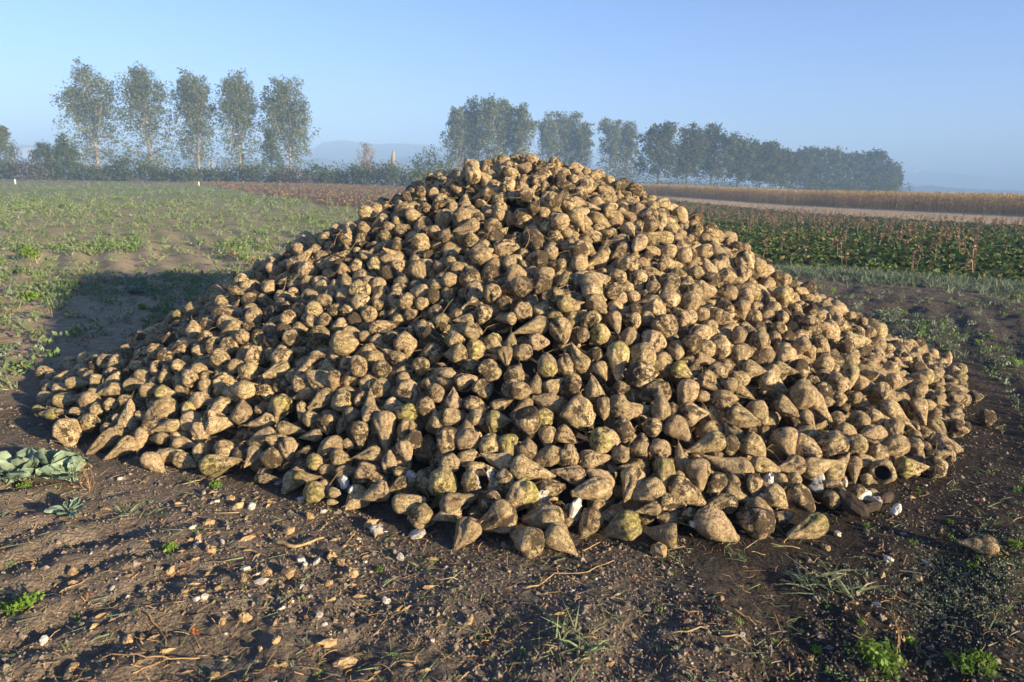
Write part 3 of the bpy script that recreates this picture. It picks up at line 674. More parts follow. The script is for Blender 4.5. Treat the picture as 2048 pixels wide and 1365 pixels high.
m = kind >= .97; tufts(A, x[m], y[m], sz[m] * 1.6, 14, 'leafy', 3)
n = 2600; d = rng.uniform(4.8, 13, n); a = rng.uniform(-.82, -.32, n); x = d * np.sin(a); y = d * np.cos(a)
ok = (heap_h(x, y)[1] > 1.08) & (rng.random(n) < .10 + .9 * ss(-.1, .6, nz(x, y, .8, 37) + .4 * nz(x, y, 2.2, 38)) * ss(5, 8.5, d)); x, y = x[ok], y[ok]; kk = rng.random(len(x))
m = kk < .55; tufts(A, x[m], y[m], rng.uniform(.06, .20, m.sum()), 26, 'leafy', 0); m = (kk >= .55) & (kk < .8); tufts(A, x[m], y[m], rng.uniform(.08, .22, m.sum()), 14, 'grass', 1); m = kk >= .8; tufts(A, x[m], y[m], rng.uniform(.06, .16, m.sum()), 20, 'leafy', 2)
tag(A.obj('field_weeds', [M['field_weed'], M['grass'], M['frost'], M['redweed']], smooth=False), 'sparse low green weeds and grass in rows over the sandy left field', 'weeds', kind='stuff')
# brown weed strip along the back of the left field
n = 9000; x = rng.uniform(-60, 14, n); y = rng.uniform(24, 128, n)
s_ = side(x, y, *BROWN); ok = ((s_ > 0) | ((y > 108) & (rng.random(n) < .6))) & (x / y < .12) & (x / y > -.85) & (nz(x, y, .15, 44) > -.7); x, y = x[ok], y[ok]
A = Acc(); tufts(A, x, y, rng.uniform(.3, .62, len(x)), 9, 'leafy', 0); i = rng.random(len(x)) < .3; tufts(A, x[i], y[i], .45, 7, 'leafy', 1)
tag(A.obj('brown_weed_strip', [M['dock'], M['field_weed']], smooth=False), 'reddish brown dried weeds along the back of the left field', 'weeds', kind='stuff')
# right: green beet crop
n = 15000; x = rng.uniform(4, 42, n); y = rng.uniform(8, 90, n); dd = np.hypot(x, y)
ok = (side(x, y, *CROP_N) > 0) & (side(x, y, *CROP_F) < 0) & (x / y > .14) & (x / y < .95) & (rng.random(n) < np.clip(26 / dd, .25, 1)); x, y, dd = x[ok], y[ok], dd[ok]
x2 = rng.uniform(4, 20, 2600); y2 = rng.uniform(9, 26, 2600); ok = (side(x2, y2, *CROP_N) > 0) & (x2 / y2 > .14) & (x2 / y2 < .95); x = np.append(x, x2[ok]); y = np.append(y, y2[ok]); dd = np.hypot(x, y)
print('crop plants', len(x))
A = Acc(); tufts(A, x, y, .165 * rng.uniform(.7, 1.15, len(x)) * (1 + .010 * dd), 11, 'rosette', 0)
tag(A.obj('beet_crop', M['crop'], smooth=True), 'dense green leafy beet crop still standing right of the heap', 'crop', kind='stuff')
n = 4200; x = rng.uniform(4, 40, n); y = rng.uniform(8, 80, n); pt = nz(x, y, .16, 51) + .4 * rng.normal(size=n)
ok = (side(x, y, *CROP_N) > -.1) & (side(x, y, *CROP_F) < .8) & (x / y > .14) & (x / y < .95) & (pt > -.2); x, y = x[ok], y[ok]; m = len(x)
h = rng.uniform(.30, .58, m); A = Acc(); p0 = gp(x, y); p1 = p0 + np.stack([rng.normal(size=m) * .06, rng.normal(size=m) * .06, h], -1); stems(A, p0, p1, .009, wob=.03)
k = 14; f = np.repeat(h, k) * rng.uniform(.45, 1.0, m * k); P = np.repeat(p0, k, 0) + (np.repeat(p1 - p0, k, 0)) * (f / np.repeat(h, k))[:, None] + jit(m * k, .022); flakes(A, P, rng.uniform(.035, .08, m * k))
tag(A.obj('dock_stems', M['dock'], smooth=False), 'reddish brown seed stems rising from the green crop', 'weeds', kind='stuff')
# frosted grass strip before the crop, sparse weeds on the dark right soil
n = 2600; a0, b0 = CROP_N; t = rng.uniform(-.7, 2.2, n); off = -np.abs(rng.normal(size=n)) * .55 + .15
dx, dy = b0[0] - a0[0], b0[1] - a0[1]; L = math.hypot(dx, dy); x = a0[0] + dx * t - dy / L * off; y = a0[1] + dy * t + dx / L * off
ok = (heap_h(x, y)[1] > 1.05) & (x / y > .1); x, y = x[ok], y[ok]; A = Acc()
tufts(A, x, y, rng.uniform(.10, .24, len(x)), 9, 'grass', 0)
n = 8200; d = np.exp(rng.uniform(math.log(2.6), math.log(13), n)); a = rng.uniform(.28, .84, n); x = d * np.sin(a); y = d * np.cos(a)
ok = (heap_h(x, y)[1] > 1.08) & (side(x, y, *CROP_N) < .2) & (rng.random(n) < .12 + .8 * ss(-.2, .7, nz(x, y, .9, 71) + .5 * nz(x, y, .35, 72)) * ss(2.2, 7, d)); x, y = x[ok], y[ok]
kk = rng.random(len(x)); fs = np.clip(np.hypot(x, y) / 8, .36, 1); m = kk < .5; tufts(A, x[m], y[m], fs[m] * rng.uniform(.05, .13, m.sum()), 8, 'grass', 0); m = (kk >= .5) & (kk < .9); tufts(A, x[m], y[m], fs[m] * rng.uniform(.05, .14, m.sum()), 18, 'leafy', 0); m = kk >= .9; tufts(A, x[m], y[m], fs[m] * rng.uniform(.06, .12, m.sum()), 22, 'leafy', 1)
tag(A.obj('frosty_grass', [M['frost'], M['weed']], smooth=False), 'pale blue-green frosted grass and weeds on the dark soil right of the heap', 'grass', kind='stuff')
# stubble and the dry stand behind it
n = 24000; x = rng.uniform(4, 75, n); y = rng.uniform(25, 150, n)
ok = (side(x, y, *CROP_F) > 0) & (side(x, y, *CORN) < 0) & (x / y > .08) & (x / y < .95); x, y = x[ok], y[ok]
A = Acc(); m = len(x); el = rng.uniform(.7, 1.5, m); az = rng.random(m) * 6.28; ribbons(A, gp(x, y), np.stack([np.cos(az) * np.cos(el), np.sin(az) * np.cos(el), np.sin(el)], -1), rng.uniform(.08, .2, m), .03, .1, 1)
tag(A.obj('stubble', M['straw'], smooth=False), 'pale cut stubble strip between green crop and dry standing crop', 'stubble', kind='stuff')
a0, b0 = CORN; dx, dy = b0[0] - a0[0], b0[1] - a0[1]; L = math.hypot(dx, dy)
n = 16500; t = rng.uniform(-.15, 1.5, n); off = rng.random(n) ** 1.6 * 14; x = a0[0] + dx * t - dy / L * off; y = a0[1] + dy * t + dx / L * off
ok = (x / y > .06) & (x / y < .95) & (y > 12); x, y, off = x[ok], y[ok], off[ok]
rowk = np.round(off / .7); keep = rng.random(len(x)) < .9; x, y = x[keep], y[keep]; m = len(x); h = 1.72 * rng.uniform(.80, 1.10, m) * (1 + .05 * nz(x, y, .3, 81) + .05 * nz(x, y, .9, 82))
A = Acc(); p0 = gp(x, y); up = np.stack([rng.normal(size=m) * .06, rng.normal(size=m) * .06, np.ones(m)], -1)
ribbons(A, p0, up, h, .035, .0, 1, mat=0)
for k in range(3):
    f = rng.uniform(.15, .85, m); az = rng.random(m) * 6.28; el = rng.uniform(.2, 1.1, m)
    ribbons(A, p0 + up * (h * f)[:, None], np.stack([np.cos(az) * np.cos(el), np.sin(az) * np.cos(el), np.sin(el)], -1), rng.uniform(.25, .5, m), .055, rng.uniform(.2, .8, m), 2, mat=0)
for k in range(4):
    az = rng.random(m) * 6.28; el = rng.uniform(.6, 1.5, m); ribbons(A, p0 + up * (h * rng.uniform(.84, .97, m))[:, None], np.stack([np.cos(az) * np.cos(el), np.sin(az) * np.cos(el), np.sin(el)], -1), rng.uniform(.15, .30, m), .06, rng.uniform(.1, .6, m), 1, mat=1)
tag(A.obj('dry_standing_crop', [M['corn'], M['corn_top']], smooth=False), 'tall dry golden brown crop standing in a long strip at the right', 'crop', kind='stuff')
# larger single grass clumps in the left field
def plant(name, px, py, w, leaves, kind, mats, lab, cat, group=None, hh=1.0):
    p = at(px, py); dpt = p[1] * math.cos(PITCH) + (CAM_H - p[2]) * math.sin(PITCH); s = w / FPX * dpt
    A = Acc(); n = max(3, int(leaves / 9)); rr = s * (.13 if kind == 'leafy' and n > 12 and w < 80 else .4) * rng.random(n) ** .6; aa_ = rng.random(n) * 6.28
    x = p[0] + rr * np.cos(aa_); y = p[1] + rr * np.sin(aa_) * .9
    tufts(A, x, y, s * .42 * hh * rng.uniform(.7, 1.2, n), 14 if 'grass' not in kind else 7, kind, 0)
    V = A.V; off = np.array([p[0], p[1], p[2]])
    A.V = [v - off for v in A.V]
    if kind == 'leafy':
        m = n; q = np.stack([x, y, terr(x, y)], -1) - off; stems(A, q, q + np.stack([rng.normal(size=m) * .01, rng.normal(size=m) * .01, np.full(m, s * .22)], -1), s * .008, mat=0)
    return tag(A.obj(name, mats, loc=p, smooth=False), lab, cat, group)
for px, py, w, lab in [(324, 556, 52, 'bushy bright grass clump in the left field beside the heap shadow'), (268, 590, 46, 'blue-green weed clump at the edge of the heap shadow'), (62, 520, 70, 'wide bright weed clump in the left field near the frame edge'), (60, 600, 60, 'green weed clump in shade at the left frame edge'), (130, 578, 44, 'small green weed clump just right of the shaded edge clump'), (286, 628, 40, 'low green clump touching the heap\'s left shadow')]:
    plant('field_weed_clump', px, py, w, 150, 'leafy' if '324' not in str(px) else 'grass', M['weed'] if px != 268 else M['frost'], lab, 'weed', 'weed clumps in the left field')
WD = [(342, 1112, 62, 'bright green weed among the root chips, left foreground'), (45, 1222, 92, 'wide bright green weed at the left frame edge on the ridged soil'), (52, 982, 46, 'yellow-green weed under the big grey-green leaves'), (758, 1138, 30, 'tiny bright green seedling below the heap, left of centre'),
      (432, 972, 46, 'green weed touching the big yellow beet at the heap foot'), (1632, 1292, 38, 'small bright weed, left of the large lower right weed'), (1762, 1312, 118, 'largest bright green weed in the lower right soil'), (1722, 1245, 34, 'small upright weed just above the largest lower right weed'), (1822, 1278, 48, 'weed right of the brown upright stalk, lower right'),
      (1946, 1335, 92, 'dark green weed in the bottom right corner'), (1732, 1052, 26, 'tiny weed right of the torn root pieces'), (1900, 1044, 26, 'tiny weed in the right soil above the lone beet'), (2028, 1098, 44, 'green weed at the right frame edge beside the lone beet'), (1942, 1132, 44, 'pale weed growing at the foot of the lone right beet'), (1836, 984, 22, 'tiny weed below the hollow beet'),
      (1978, 680, 28, 'bright weed high on the right soil'), (1850, 662, 30, 'bright weed beside the heap\'s right flank'), (2032, 600, 40, 'bright weed at the right frame edge below the crop')]
for px, py, w, lab in WD: plant('green_weed', px, py, w, 190, 'leafy', M['weed'], lab, 'weed', 'bright green weeds on the bare soil')
for px, py, w, lab in [(1130, 1300, 150, 'largest loose grass tuft at the bottom centre'), (1660, 1165, 150, 'sprawling pale grass tuft below the right end of the heap'), (262, 1036, 90, 'blue-green grass tuft on the left foreground soil'), (1330, 1120, 70, 'thin grass tuft in front of the flat-cut long beet'), (1010, 1100, 50, 'few grass blades in front of the centre beets'), (1240, 1240, 60, 'short grass tuft right of the orange twig'), (1480, 1110, 50, 'thin grass blades below the blunt pale beet'), (850, 1130, 60, 'sparse grass blades below the heap, left of centre'), (1020, 1240, 50, 'small grass tuft above the largest tuft')]:
    plant('grass_tuft', px, py, w, 90 if w > 100 else 45, 'grasslow', M['grass'], lab, 'grass tuft', 'grass tufts on the bare soil', hh=1.15)
# the big grey-green leaved plant at the left edge, leaf by leaf
def big_leaf(p, az, el, L, W, seed):
    A = Acc(); r = np.random.default_rng(seed); nu, nv = 9, 7; V = []
    d = np.array([math.cos(az) * math.cos(el), math.sin(az) * math.cos(el), math.sin(el)]); s = unit(np.cross(d, [0, 0, 1.0])); nrm = np.cross(s, d)
    stalk = L * .45
    for i in range(nu):
        u = i / (nu - 1)
        wv = W * .5 * (math.sin(math.pi * min(1, .04 + .93 * u)) ** .62) * (1 + .10 * math.sin(u * 19 + seed))
        for j in range(nv):
            v = j / (nv - 1) * 2 - 1
            c = d * (stalk + L * u) + s * v * wv + nrm * (.16 * W * v * v + .03 * L * math.sin(u * 8 + v * 3 + seed) + .012 * math.sin(v * 9 + seed)) + np.array([0, 0, -.22 * L * u * u])
            V.append(c)
    i = np.arange(nu * nv).reshape(nu, nv); Q = np.stack([i[:-1, :-1], i[:-1, 1:], i[1:, 1:], i[1:, :-1]], -1).reshape(-1, 4)
    A.add(V, Q, rnd=r.random()); tube(A, [(0, 0, 0), d * stalk * .6, d * (stalk + L * .3)], .005, .003, 5, rnd=.95)
    return A
for nm, lst, lab in [('leafy_plant', [(20, 975), (60, 965), (105, 960), (150, 965)], 'large grey-green leafy plant at the left frame edge before the heap')]:
    c = at(75, 965); t = empty(nm, c); tag(t, lab, 'plant'); kk = 0
    for (px, py) in lst:
        b = at(px, py) - c
        for q in range(10):
            kk += 1; az = rng.random() * 6.28; A = big_leaf(b, az, rng.uniform(.55, 1.4), rng.uniform(.085, .13), rng.uniform(.10, .15), kk)
            A.obj('leaf', M['grey_leaf'], t, loc=Vector(b + jit(1, .012)[0] * [1, 1, 0]))
for px, py, n_, L, lab in [(140, 1040, 7, .06, 'small grey-green rosette on the left foreground soil'), (275, 590, 8, .12, 'bluish leafy rosette near the left heap shadow')]:
    c = at(px, py); t = empty('leaf_rosette', c); tag(t, lab, 'plant')
    for q in range(n_): big_leaf(c, q * 6.28 / n_ + rng.random() * .5, rng.uniform(.3, .8), L * rng.uniform(.8, 1.2), L * .5, q + 60).obj('leaf', M['grey_leaf'], t, loc=(0, 0, 0))
# brown dead stalks
for px, py, h, lab in [(1792, 1290, .13, 'upright reddish brown dead stalk among the lower right weeds'), (180, 985, .16, 'thin reddish stalk standing before the grey-green plant')]:
    p = at(px, py); A = Acc(); n = 5; p0 = jit(n, (.012, .012, 0)); stems(A, p0, p0 + np.stack([rng.normal(size=n) * .02, rng.normal(size=n) * .02, np.full(n, h) * rng.uniform(.6, 1, n)], -1), .0018, wob=.08)
    P = jit(60, (.018, .018, 0)); P[:, 2] = rng.uniform(h * .3, h, 60); flakes(A, P, .010)
    tag(A.obj('dead_stalk', M['straw'], loc=p, smooth=False), lab, 'weed')
# creeping grey-green cover, lower right corner
n = 520; px = rng.normal(1950, 80, n); py = rng.normal(1170, 55, n); pts = [at(a, b) for a, b in zip(px, py) if a < 2300 and b > 1010]
pts = np.array(pts); A = Acc(); P = np.repeat(pts, 6, 0) + jit(len(pts) * 6, (.022, .022, .006)) + [0, 0, .012]; flakes(A, P, rng.uniform(.004, .011, len(P)), rnd=rng.random(len(P)) * .6, up=-.8)
tag(A.obj('creeping_groundcover', M['frost'], smooth=False), 'mat of small grey-green creeping leaves in the lower right', 'ground cover', kind='stuff')
# scattered single blades, short dead stems and clods over the near soil
def near_pts(n, dmin=1.6, dmax=7.0):
    d = np.exp(rng.uniform(math.log(dmin), math.log(dmax), n)); a = rng.uniform(-.76, .76, n); x = d * np.sin(a); y = d * np.cos(a)
    ok = heap_h(x, y)[1] > .97; return x[ok], y[ok]
x, y = near_pts(2600); m = len(x); A = Acc(); az = rng.random(m) * 6.28; el = rng.uniform(0.02, .35, m)
ribbons(A, gp(x, y, .004), np.stack([np.cos(az) * np.cos(el), np.sin(az) * np.cos(el), np.sin(el)], -1), rng.uniform(.03, .12, m), rng.uniform(.002, .0045, m), rng.uniform(0, .3, m), 3)
tag(A.obj('fallen_blades', M['grass'], smooth=False), 'single grass blades lying about on the near soil', 'grass', kind='stuff')
x, y = near_pts(5200); dens = .25 + .75 * np.exp(-((x + .9) / 1.1) ** 2) * ss(4.2, 2.0, y) + .3 * ss(.2, 1.2, x); ok = rng.random(len(x)) < dens; x, y = x[ok], y[ok]
m = len(x); A = Acc(); az = rng.random(m) * 6.28; L = rng.uniform(.015, .10, m) * rng.uniform(.4, 1, m); p0 = gp(x, y, .004); p1 = gp(x + L * np.cos(az), y + L * np.sin(az), .005)
p1[:, 2] += rng.uniform(0, .02, m); stems(A, p0, p1, rng.uniform(.0006, .0019, m), wob=.12)
tag(A.obj('dry_stem_litter', M['straw'], smooth=False), 'thin dry stems and root hairs littering the near soil', 'litter', kind='stuff')
x, y = near_pts(2600, 1.7, 7.0); ok = rng.random(len(x)) < .15 + .85 * ss(.1, .9, nz(x, y, 1.1, 95) + .5 * ss(.0, 1.5, x)); x, y = x[ok], y[ok]
A = Acc(); kk = rng.random(len(x)); m = kk < .45; tufts(A, x[m], y[m], rng.uniform(.015, .05, m.sum()), 9, 'leafy', 0); m = (kk >= .45) & (kk < .7); tufts(A, x[m], y[m], rng.uniform(.02, .06, m.sum()), 6, 'grass', 1); m = kk >= .7; tufts(A, x[m], y[m], rng.uniform(.02, .045, m.sum()), 7, 'leafy', 2)
tag(A.obj('seedlings', [M['weed'], M['frost'], M['rust']], smooth=False), 'tiny seedlings and dead leaf bits spread over the near soil', 'weeds', kind='stuff')
def lump(A, p, s, sc=(1, 1, .7), mat=0, rnd=0.5, seed=0, rot=None, noise=.30, n=5, white=None):
    """irregular closed lumps, low resolution, vectorised over p"""
    k = len(p); rings, seg = n, n + 1
    ph = np.linspace(.35, math.pi - .35, rings); a = np.arange(seg) * 2 * np.pi / seg
    base = np.array([(math.sin(f) * math.cos(b), math.sin(f) * math.sin(b), math.cos(f)) for f in ph for b in a] + [(0, 0, 1), (0, 0, -1)])
    N = len(base); r = 1 + noise * rng.normal(size=(k, N, 1)); V = base[None] * r * np.array(sc)
    az = rng.random(k) * 6.28; c, s_ = np.cos(az)[:, None], np.sin(az)[:, None]
    V = np.stack([V[..., 0] * c - V[..., 1] * s_, V[..., 0] * s_ + V[..., 1] * c, V[..., 2]], -1) * np.broadcast_to(s, k)[:, None, None] * .5 + p[:, None]
    i = np.arange(rings * seg).reshape(rings, seg); j = np.roll(i, -1, 1); Q = np.stack([i[:-1], i[1:], j[1:], j[:-1]], -1).reshape(-1, 4)
    T = np.array([(i[0, q], j[0, q], rings * seg) for q in range(seg)] + [(j[-1, q], i[-1, q], rings * seg + 1) for q in range(seg)])
    o = (np.arange(k) * N)[:, None, None]; A.add(V.reshape(-1, 3), [(Q[None] + o).reshape(-1, 4), (T[None] + o).reshape(-1, 3)], mat, rnd=np.repeat(np.broadcast_to(rnd, k), N))
x, y = near_pts(27000, 1.5, 6.0); m = len(x); s = rng.uniform(.004, .013, m) * (1 + 1.6 * (rng.random(m) < .05)); cl = nz(x, y, 2.2, 91) > -.55; x, y, s = x[cl], y[cl], s[cl]
A = Acc(); lump(A, gp(x, y, .001), s, (1, 1, .75), rnd=rng.random(len(x)), n=3, noise=.22)
tag(A.obj('soil_crumbs', M['clod'], smooth=False), 'crumbs and small clods of dark soil on the near ground', 'soil', kind='stuff')
x, y = near_pts(1800, 1.7, 5.5); dens = .12 + .88 * np.exp(-((x + .75) / .8) ** 2 - ((y - 2.6) / .9) ** 2); ok = rng.random(len(x)) < dens; x, y = x[ok], y[ok]; m = len(x)
A = Acc(); w = rng.random(m) < .22; lump(A, gp(x[w], y[w], .004), rng.uniform(.008, .02, w.sum()), (1.3, .8, .5), 1, rng.random(w.sum()), n=3); w = ~w; lump(A, gp(x[w], y[w], .004), rng.uniform(.008, .026, w.sum()), (1.8, .7, .55), 0, rng.random(w.sum()), n=3)
tag(A.obj('root_crumbs', [M['chip'], M['white_chip']], smooth=False), 'small crumbs of beet root strewn on the soil before the heap', 'litter', kind='stuff')
# single root fragments
FR = [(386, 1062, 'w', 16, 1.2), (419, 1053, 't', 24, 1.6), (434, 1006, 'w', 14, 1.6), (461, 999, 't', 22, 1.8), (503, 1018, 'w', 24, 1.5), (479, 1016, 't', 26, 1.8), (395, 1095, 'w', 20, 2.0), (397, 1086, 't', 24, 2.2), (422, 1114, 't', 26, 1.4), (445, 1093, 'w', 16, 1.7), (493, 1084, 's', 36, 3.2), (578, 1066, 't', 28, 1.6), (491, 1149, 'w', 22, 1.5), (535, 1155, 't', 26, 1.3), (577, 1156, 't', 38, 1.4),
      (602, 1127, 'w', 22, 1.2), (611, 1134, 'w', 14, 1.2), (522, 1178, 'w', 30, 2.2), (488, 1175, 't', 30, 2.0), (604, 1185, 'w', 18, 1.6), (395, 1214, 'w', 20, 1.6), (411, 1212, 'w', 18, 1.2), (371, 1202, 't', 24, 1.9), (491, 1247, 't', 26, 1.1), (445, 1255, 't', 20, 1.3), (554, 1295, 't', 24, 1.7), (659, 1290, 't', 46, 2.3), (690, 1325, 't', 52, 2.2), (146, 1345, 't', 36, 1.7), (90, 1293, 'w', 30, 2.2),
      (284, 1281, 't', 26, 2.2), (256, 1288, 't', 24, 1.1), (342, 1155, 't', 26, 1.5), (148, 1158, 't', 22, 1.1), (226, 1190, 'w', 15, 1.5), (438, 1193, 't', 18, 1.4), (640, 1247, 'w', 20, 1.5), (649, 1259, 'w', 16, 1.6), (657, 1172, 't', 22, 1.5), (681, 1127, 't', 24, 1.3), (663, 1117, 't', 26, 1.3), (633, 1129, 'w', 22, 1.8), (240, 961, 'w', 10, 1.1), (408, 987, 'w', 11, 1.1), (556, 968, 'w', 16, 1.5), (603, 1000, 'w', 18, 1.6), (647, 1026, 'w', 12, 1.2), (620, 1037, 't', 18, 1.1),
      (753, 1064, 'w', 30, 1.2), (740, 1050, 't', 30, 1.6), (835, 1071, 'w', 38, 1.8), (801, 1115, 'w', 22, 1.4), (866, 1117, 's', 26, 3.0), (705, 1151, 't', 28, 1.2), (681, 1130, 't', 28, 1.7), (772, 1207, 'w', 22, 1.2), (795, 1225, 't', 34, 2.0), (865, 1290, 'w', 12, 1.2), (488, 1240, 't', 22, 1.2), (938, 1252, 't', 30, 2.4), (1192, 1160, 'w', 8, 1.1),
      (1776, 1120, 'w', 20, 1.2), (1834, 1153, 't', 26, 1.4), (1752, 1208, 'w', 24, 2.0), (1484, 1274, 'w', 14, 1.4), (1651, 1093, 't', 22, 1.5), (1656, 1096, 't', 14, 1.4), (1850, 1122, 'w', 16, 1.7), (1675, 1067, 'w', 20, 1.4), (1910, 853, 't', 24, 1.6), (1318, 1108, 't', 40, 1.1), (1175, 1252, 'w', 9, 1.3), (430, 1357, 't', 26, 1.6)]
zx = lambda px, py: ('bottom left corner' if px < 320 and py > 1200 else 'left foreground' if px < 380 else 'chip-strewn soil ' + ('right under the heap' if py < 1045 else 'below the heap' if py < 1135 else 'left of bottom centre' if py < 1230 else 'near the bottom edge') if px < 720 else 'soil below the heap\'s left centre' if px < 1000 else 'bottom centre soil' if px < 1400 else 'soil right of the heap foot')
its = []
for i, (px, py, c, w, asp) in enumerate(FR):
    p = at(px, py); L = w / FPX * (p[1] * math.cos(PITCH) + CAM_H * math.sin(PITCH)); A = Acc()
    lump(A, np.zeros((1, 3)), L / asp, (asp, 1.0, .85 if c != 's' else .8), rnd=rng.random(), n=6, noise=.13)
    V = A.V[0]; V += (L / asp) * .10 * vnoise(V / L * 5 + i, 3)[:, None] * unit(V); V[:, :2] *= (1 - .22 * (V[:, :1] / L))
    V[:, 0] = np.clip(V[:, 0], -L * .36, L * .38)
    if c == 'w': V[:, 2] = np.minimum(V[:, 2], V[:, 2].max() * .62)
    p = p + [0, 0, L / asp * .25]
    o = A.obj('root_fragment', M['white_chip'] if c == 'w' else M['chip'], loc=p, smooth=False); o.rotation_euler = (rng.normal() * .25, rng.normal() * .25, rng.random() * 6.28)
    sh = 'stick-like root end' if asp > 2.6 else 'long root piece' if asp > 1.75 else 'stubby root piece' if asp > 1.25 else 'round root lump'
    l = ('large ' if w > 34 else 'tiny ' if w < 15 else '') + ('white' if c == 'w' else 'tan') + ' ' + sh + ' on the ' + zx(px, py)
    tag(o, None, 'root fragment', 'broken beet pieces on the soil'); its.append((o, l, px))
unique_labels(its)
# torn white shards in the front of the heap
SH = [(1150, 1035, 26, 46), (1078, 1003, 16, 26), (1092, 998, 20, 24), (1536, 972, 34, 26), (1528, 1010, 18, 26), (1556, 1008, 22, 24), (1636, 972, 18, 44), (1722, 996, 34, 20), (1745, 1006, 30, 18), (1792, 1022, 26, 14), (688, 966, 30, 16), (706, 984, 22, 14), (985, 968, 20, 34), (1345, 983, 16, 20), (820, 962, 22, 22), (1688, 968, 18, 14), (1770, 1000, 40, 18), (1386, 1050, 20, 12), (1700, 1010, 60, 22), (930, 968, 14, 12), (1740, 1018, 40, 14)]
its = []
for i, (px, py, w, h) in enumerate(SH):
    p = at(px, py); dp = p[1] * math.cos(PITCH) + CAM_H * math.sin(PITCH); hh = float(heap_h(p[0], p[1])[0])
    ww, hv = 1.35 * w / FPX * dp, 1.3 * h / FPX * dp; A = Acc(); lump(A, np.zeros((1, 3)), 1.0, (ww, ww * .45, hv), rnd=rng.random(), n=9, noise=.06)
    V = A.V[0]; V += .005 * vnoise(V * 60 + i, 3)[:, None]; o = A.obj('beet_shard', M['white_chip'] if i not in (16, 18, 20) else M['core_and_shard'], smooth=False)
    dv = unit(ray(px, py)); o.location = Vector(p - dv * (ww * .3 + .03 + max(0, hh) * .9)) + Vector((0, 0, hv * .25)); o.rotation_euler = (rng.normal() * .3, rng.normal() * .3, rng.normal() * .4)
    tone = 'rotten black' if i in (16, 18, 20) else 'torn white'
    l = tone + ' ' + ('tall' if h > w * 1.4 else 'flat' if w > h * 1.4 else 'chunky') + ' beet shard ' + ('at left end of the heap front' if px < 860 else 'in the heap front below centre' if px < 1250 else 'in the heap front right of centre' if px < 1480 else 'beside the gnawed white-fleshed beet' if px < 1600 else 'on soil at the right heap foot')
    tag(o, None, 'beet shard', 'torn beet shards'); its.append((o, l, px))
unique_labels(its)
# bigger single twigs on the soil
TW = [([(1048, 1182), (1078, 1174), (1110, 1150), (1168, 1150), (1228, 1126)], .0030, 'orange-brown bent twig on the soil below the centre of the heap', 'straw'), ([(293, 1243), (318, 1262), (330, 1285), (336, 1312)], .0035, 'yellow-ended bent stem in the left foreground', 'straw'), ([(548, 1088), (590, 1100), (648, 1082)], .0085, 'thick curved tan root stick on the chip-strewn soil', 'chip'),
      ([(215, 1322), (290, 1332), (345, 1330), (400, 1322)], .0028, 'long dark root strand along the bottom left', 'straw'), ([(268, 1362), (310, 1340), (345, 1325)], .0022, 'thin root strand branching at the bottom left', 'straw'), ([(365, 970), (400, 962), (410, 955)], .003, 'pale straw stem below the big yellow beet', 'straw'), ([(1440, 1282), (1480, 1278), (1500, 1290), (1512, 1310)], .0028, 'pale forked root end in the lower right soil', 'chip'), ([(1340, 1276), (1400, 1270), (1418, 1262)], .003, 'orange curved root strand near the bottom right of centre', 'straw'),
      ([(1460, 1230), (1495, 1245), (1512, 1254)], .0035, 'straight yellow straw in the lower right soil', 'straw'), ([(1535, 1088), (1600, 1096)], .0028, 'yellow straw below the rightmost long beet', 'straw'), ([(1164, 1104), (1200, 1088)], .0025, 'short straw beside the pale pointed front beet', 'straw'), ([(660, 975 + 20), (620, 1010)], .0025, 'short orange straw on the chip-strewn soil', 'straw'), ([(1360, 1225), (1395, 1236), (1400, 1250)], .004, 'dark twig left of the yellow straw, lower right', 'straw')]
for pts, r, lab, mt in TW:
    q = np.array([at(a, b) for a, b in pts]); q[:, 2] += .006 + r; c = q[0].copy()
    tt = np.linspace(0, len(q) - 1, len(q) * 3); q = np.stack([np.interp(tt, range(len(q)), q[:, k]) for k in range(3)], -1) - c; q[1:-1] += jit(len(q) - 2, .0022)
    A = Acc(); tube(A, q, r, r * .5, 6, rnd=.8, rough=.12); tag(A.obj('twig', M[mt], loc=c), lab, 'twig')
p = at(390, 1266); A = Acc(); lump(A, np.zeros((1, 3)), .045, (1.1, .7, .3), n=6, noise=.35); tag(A.obj('dead_leaf', M['rust'], loc=p, smooth=False), 'rust-red crumpled dead leaf on the soil near the bottom left', 'leaf')
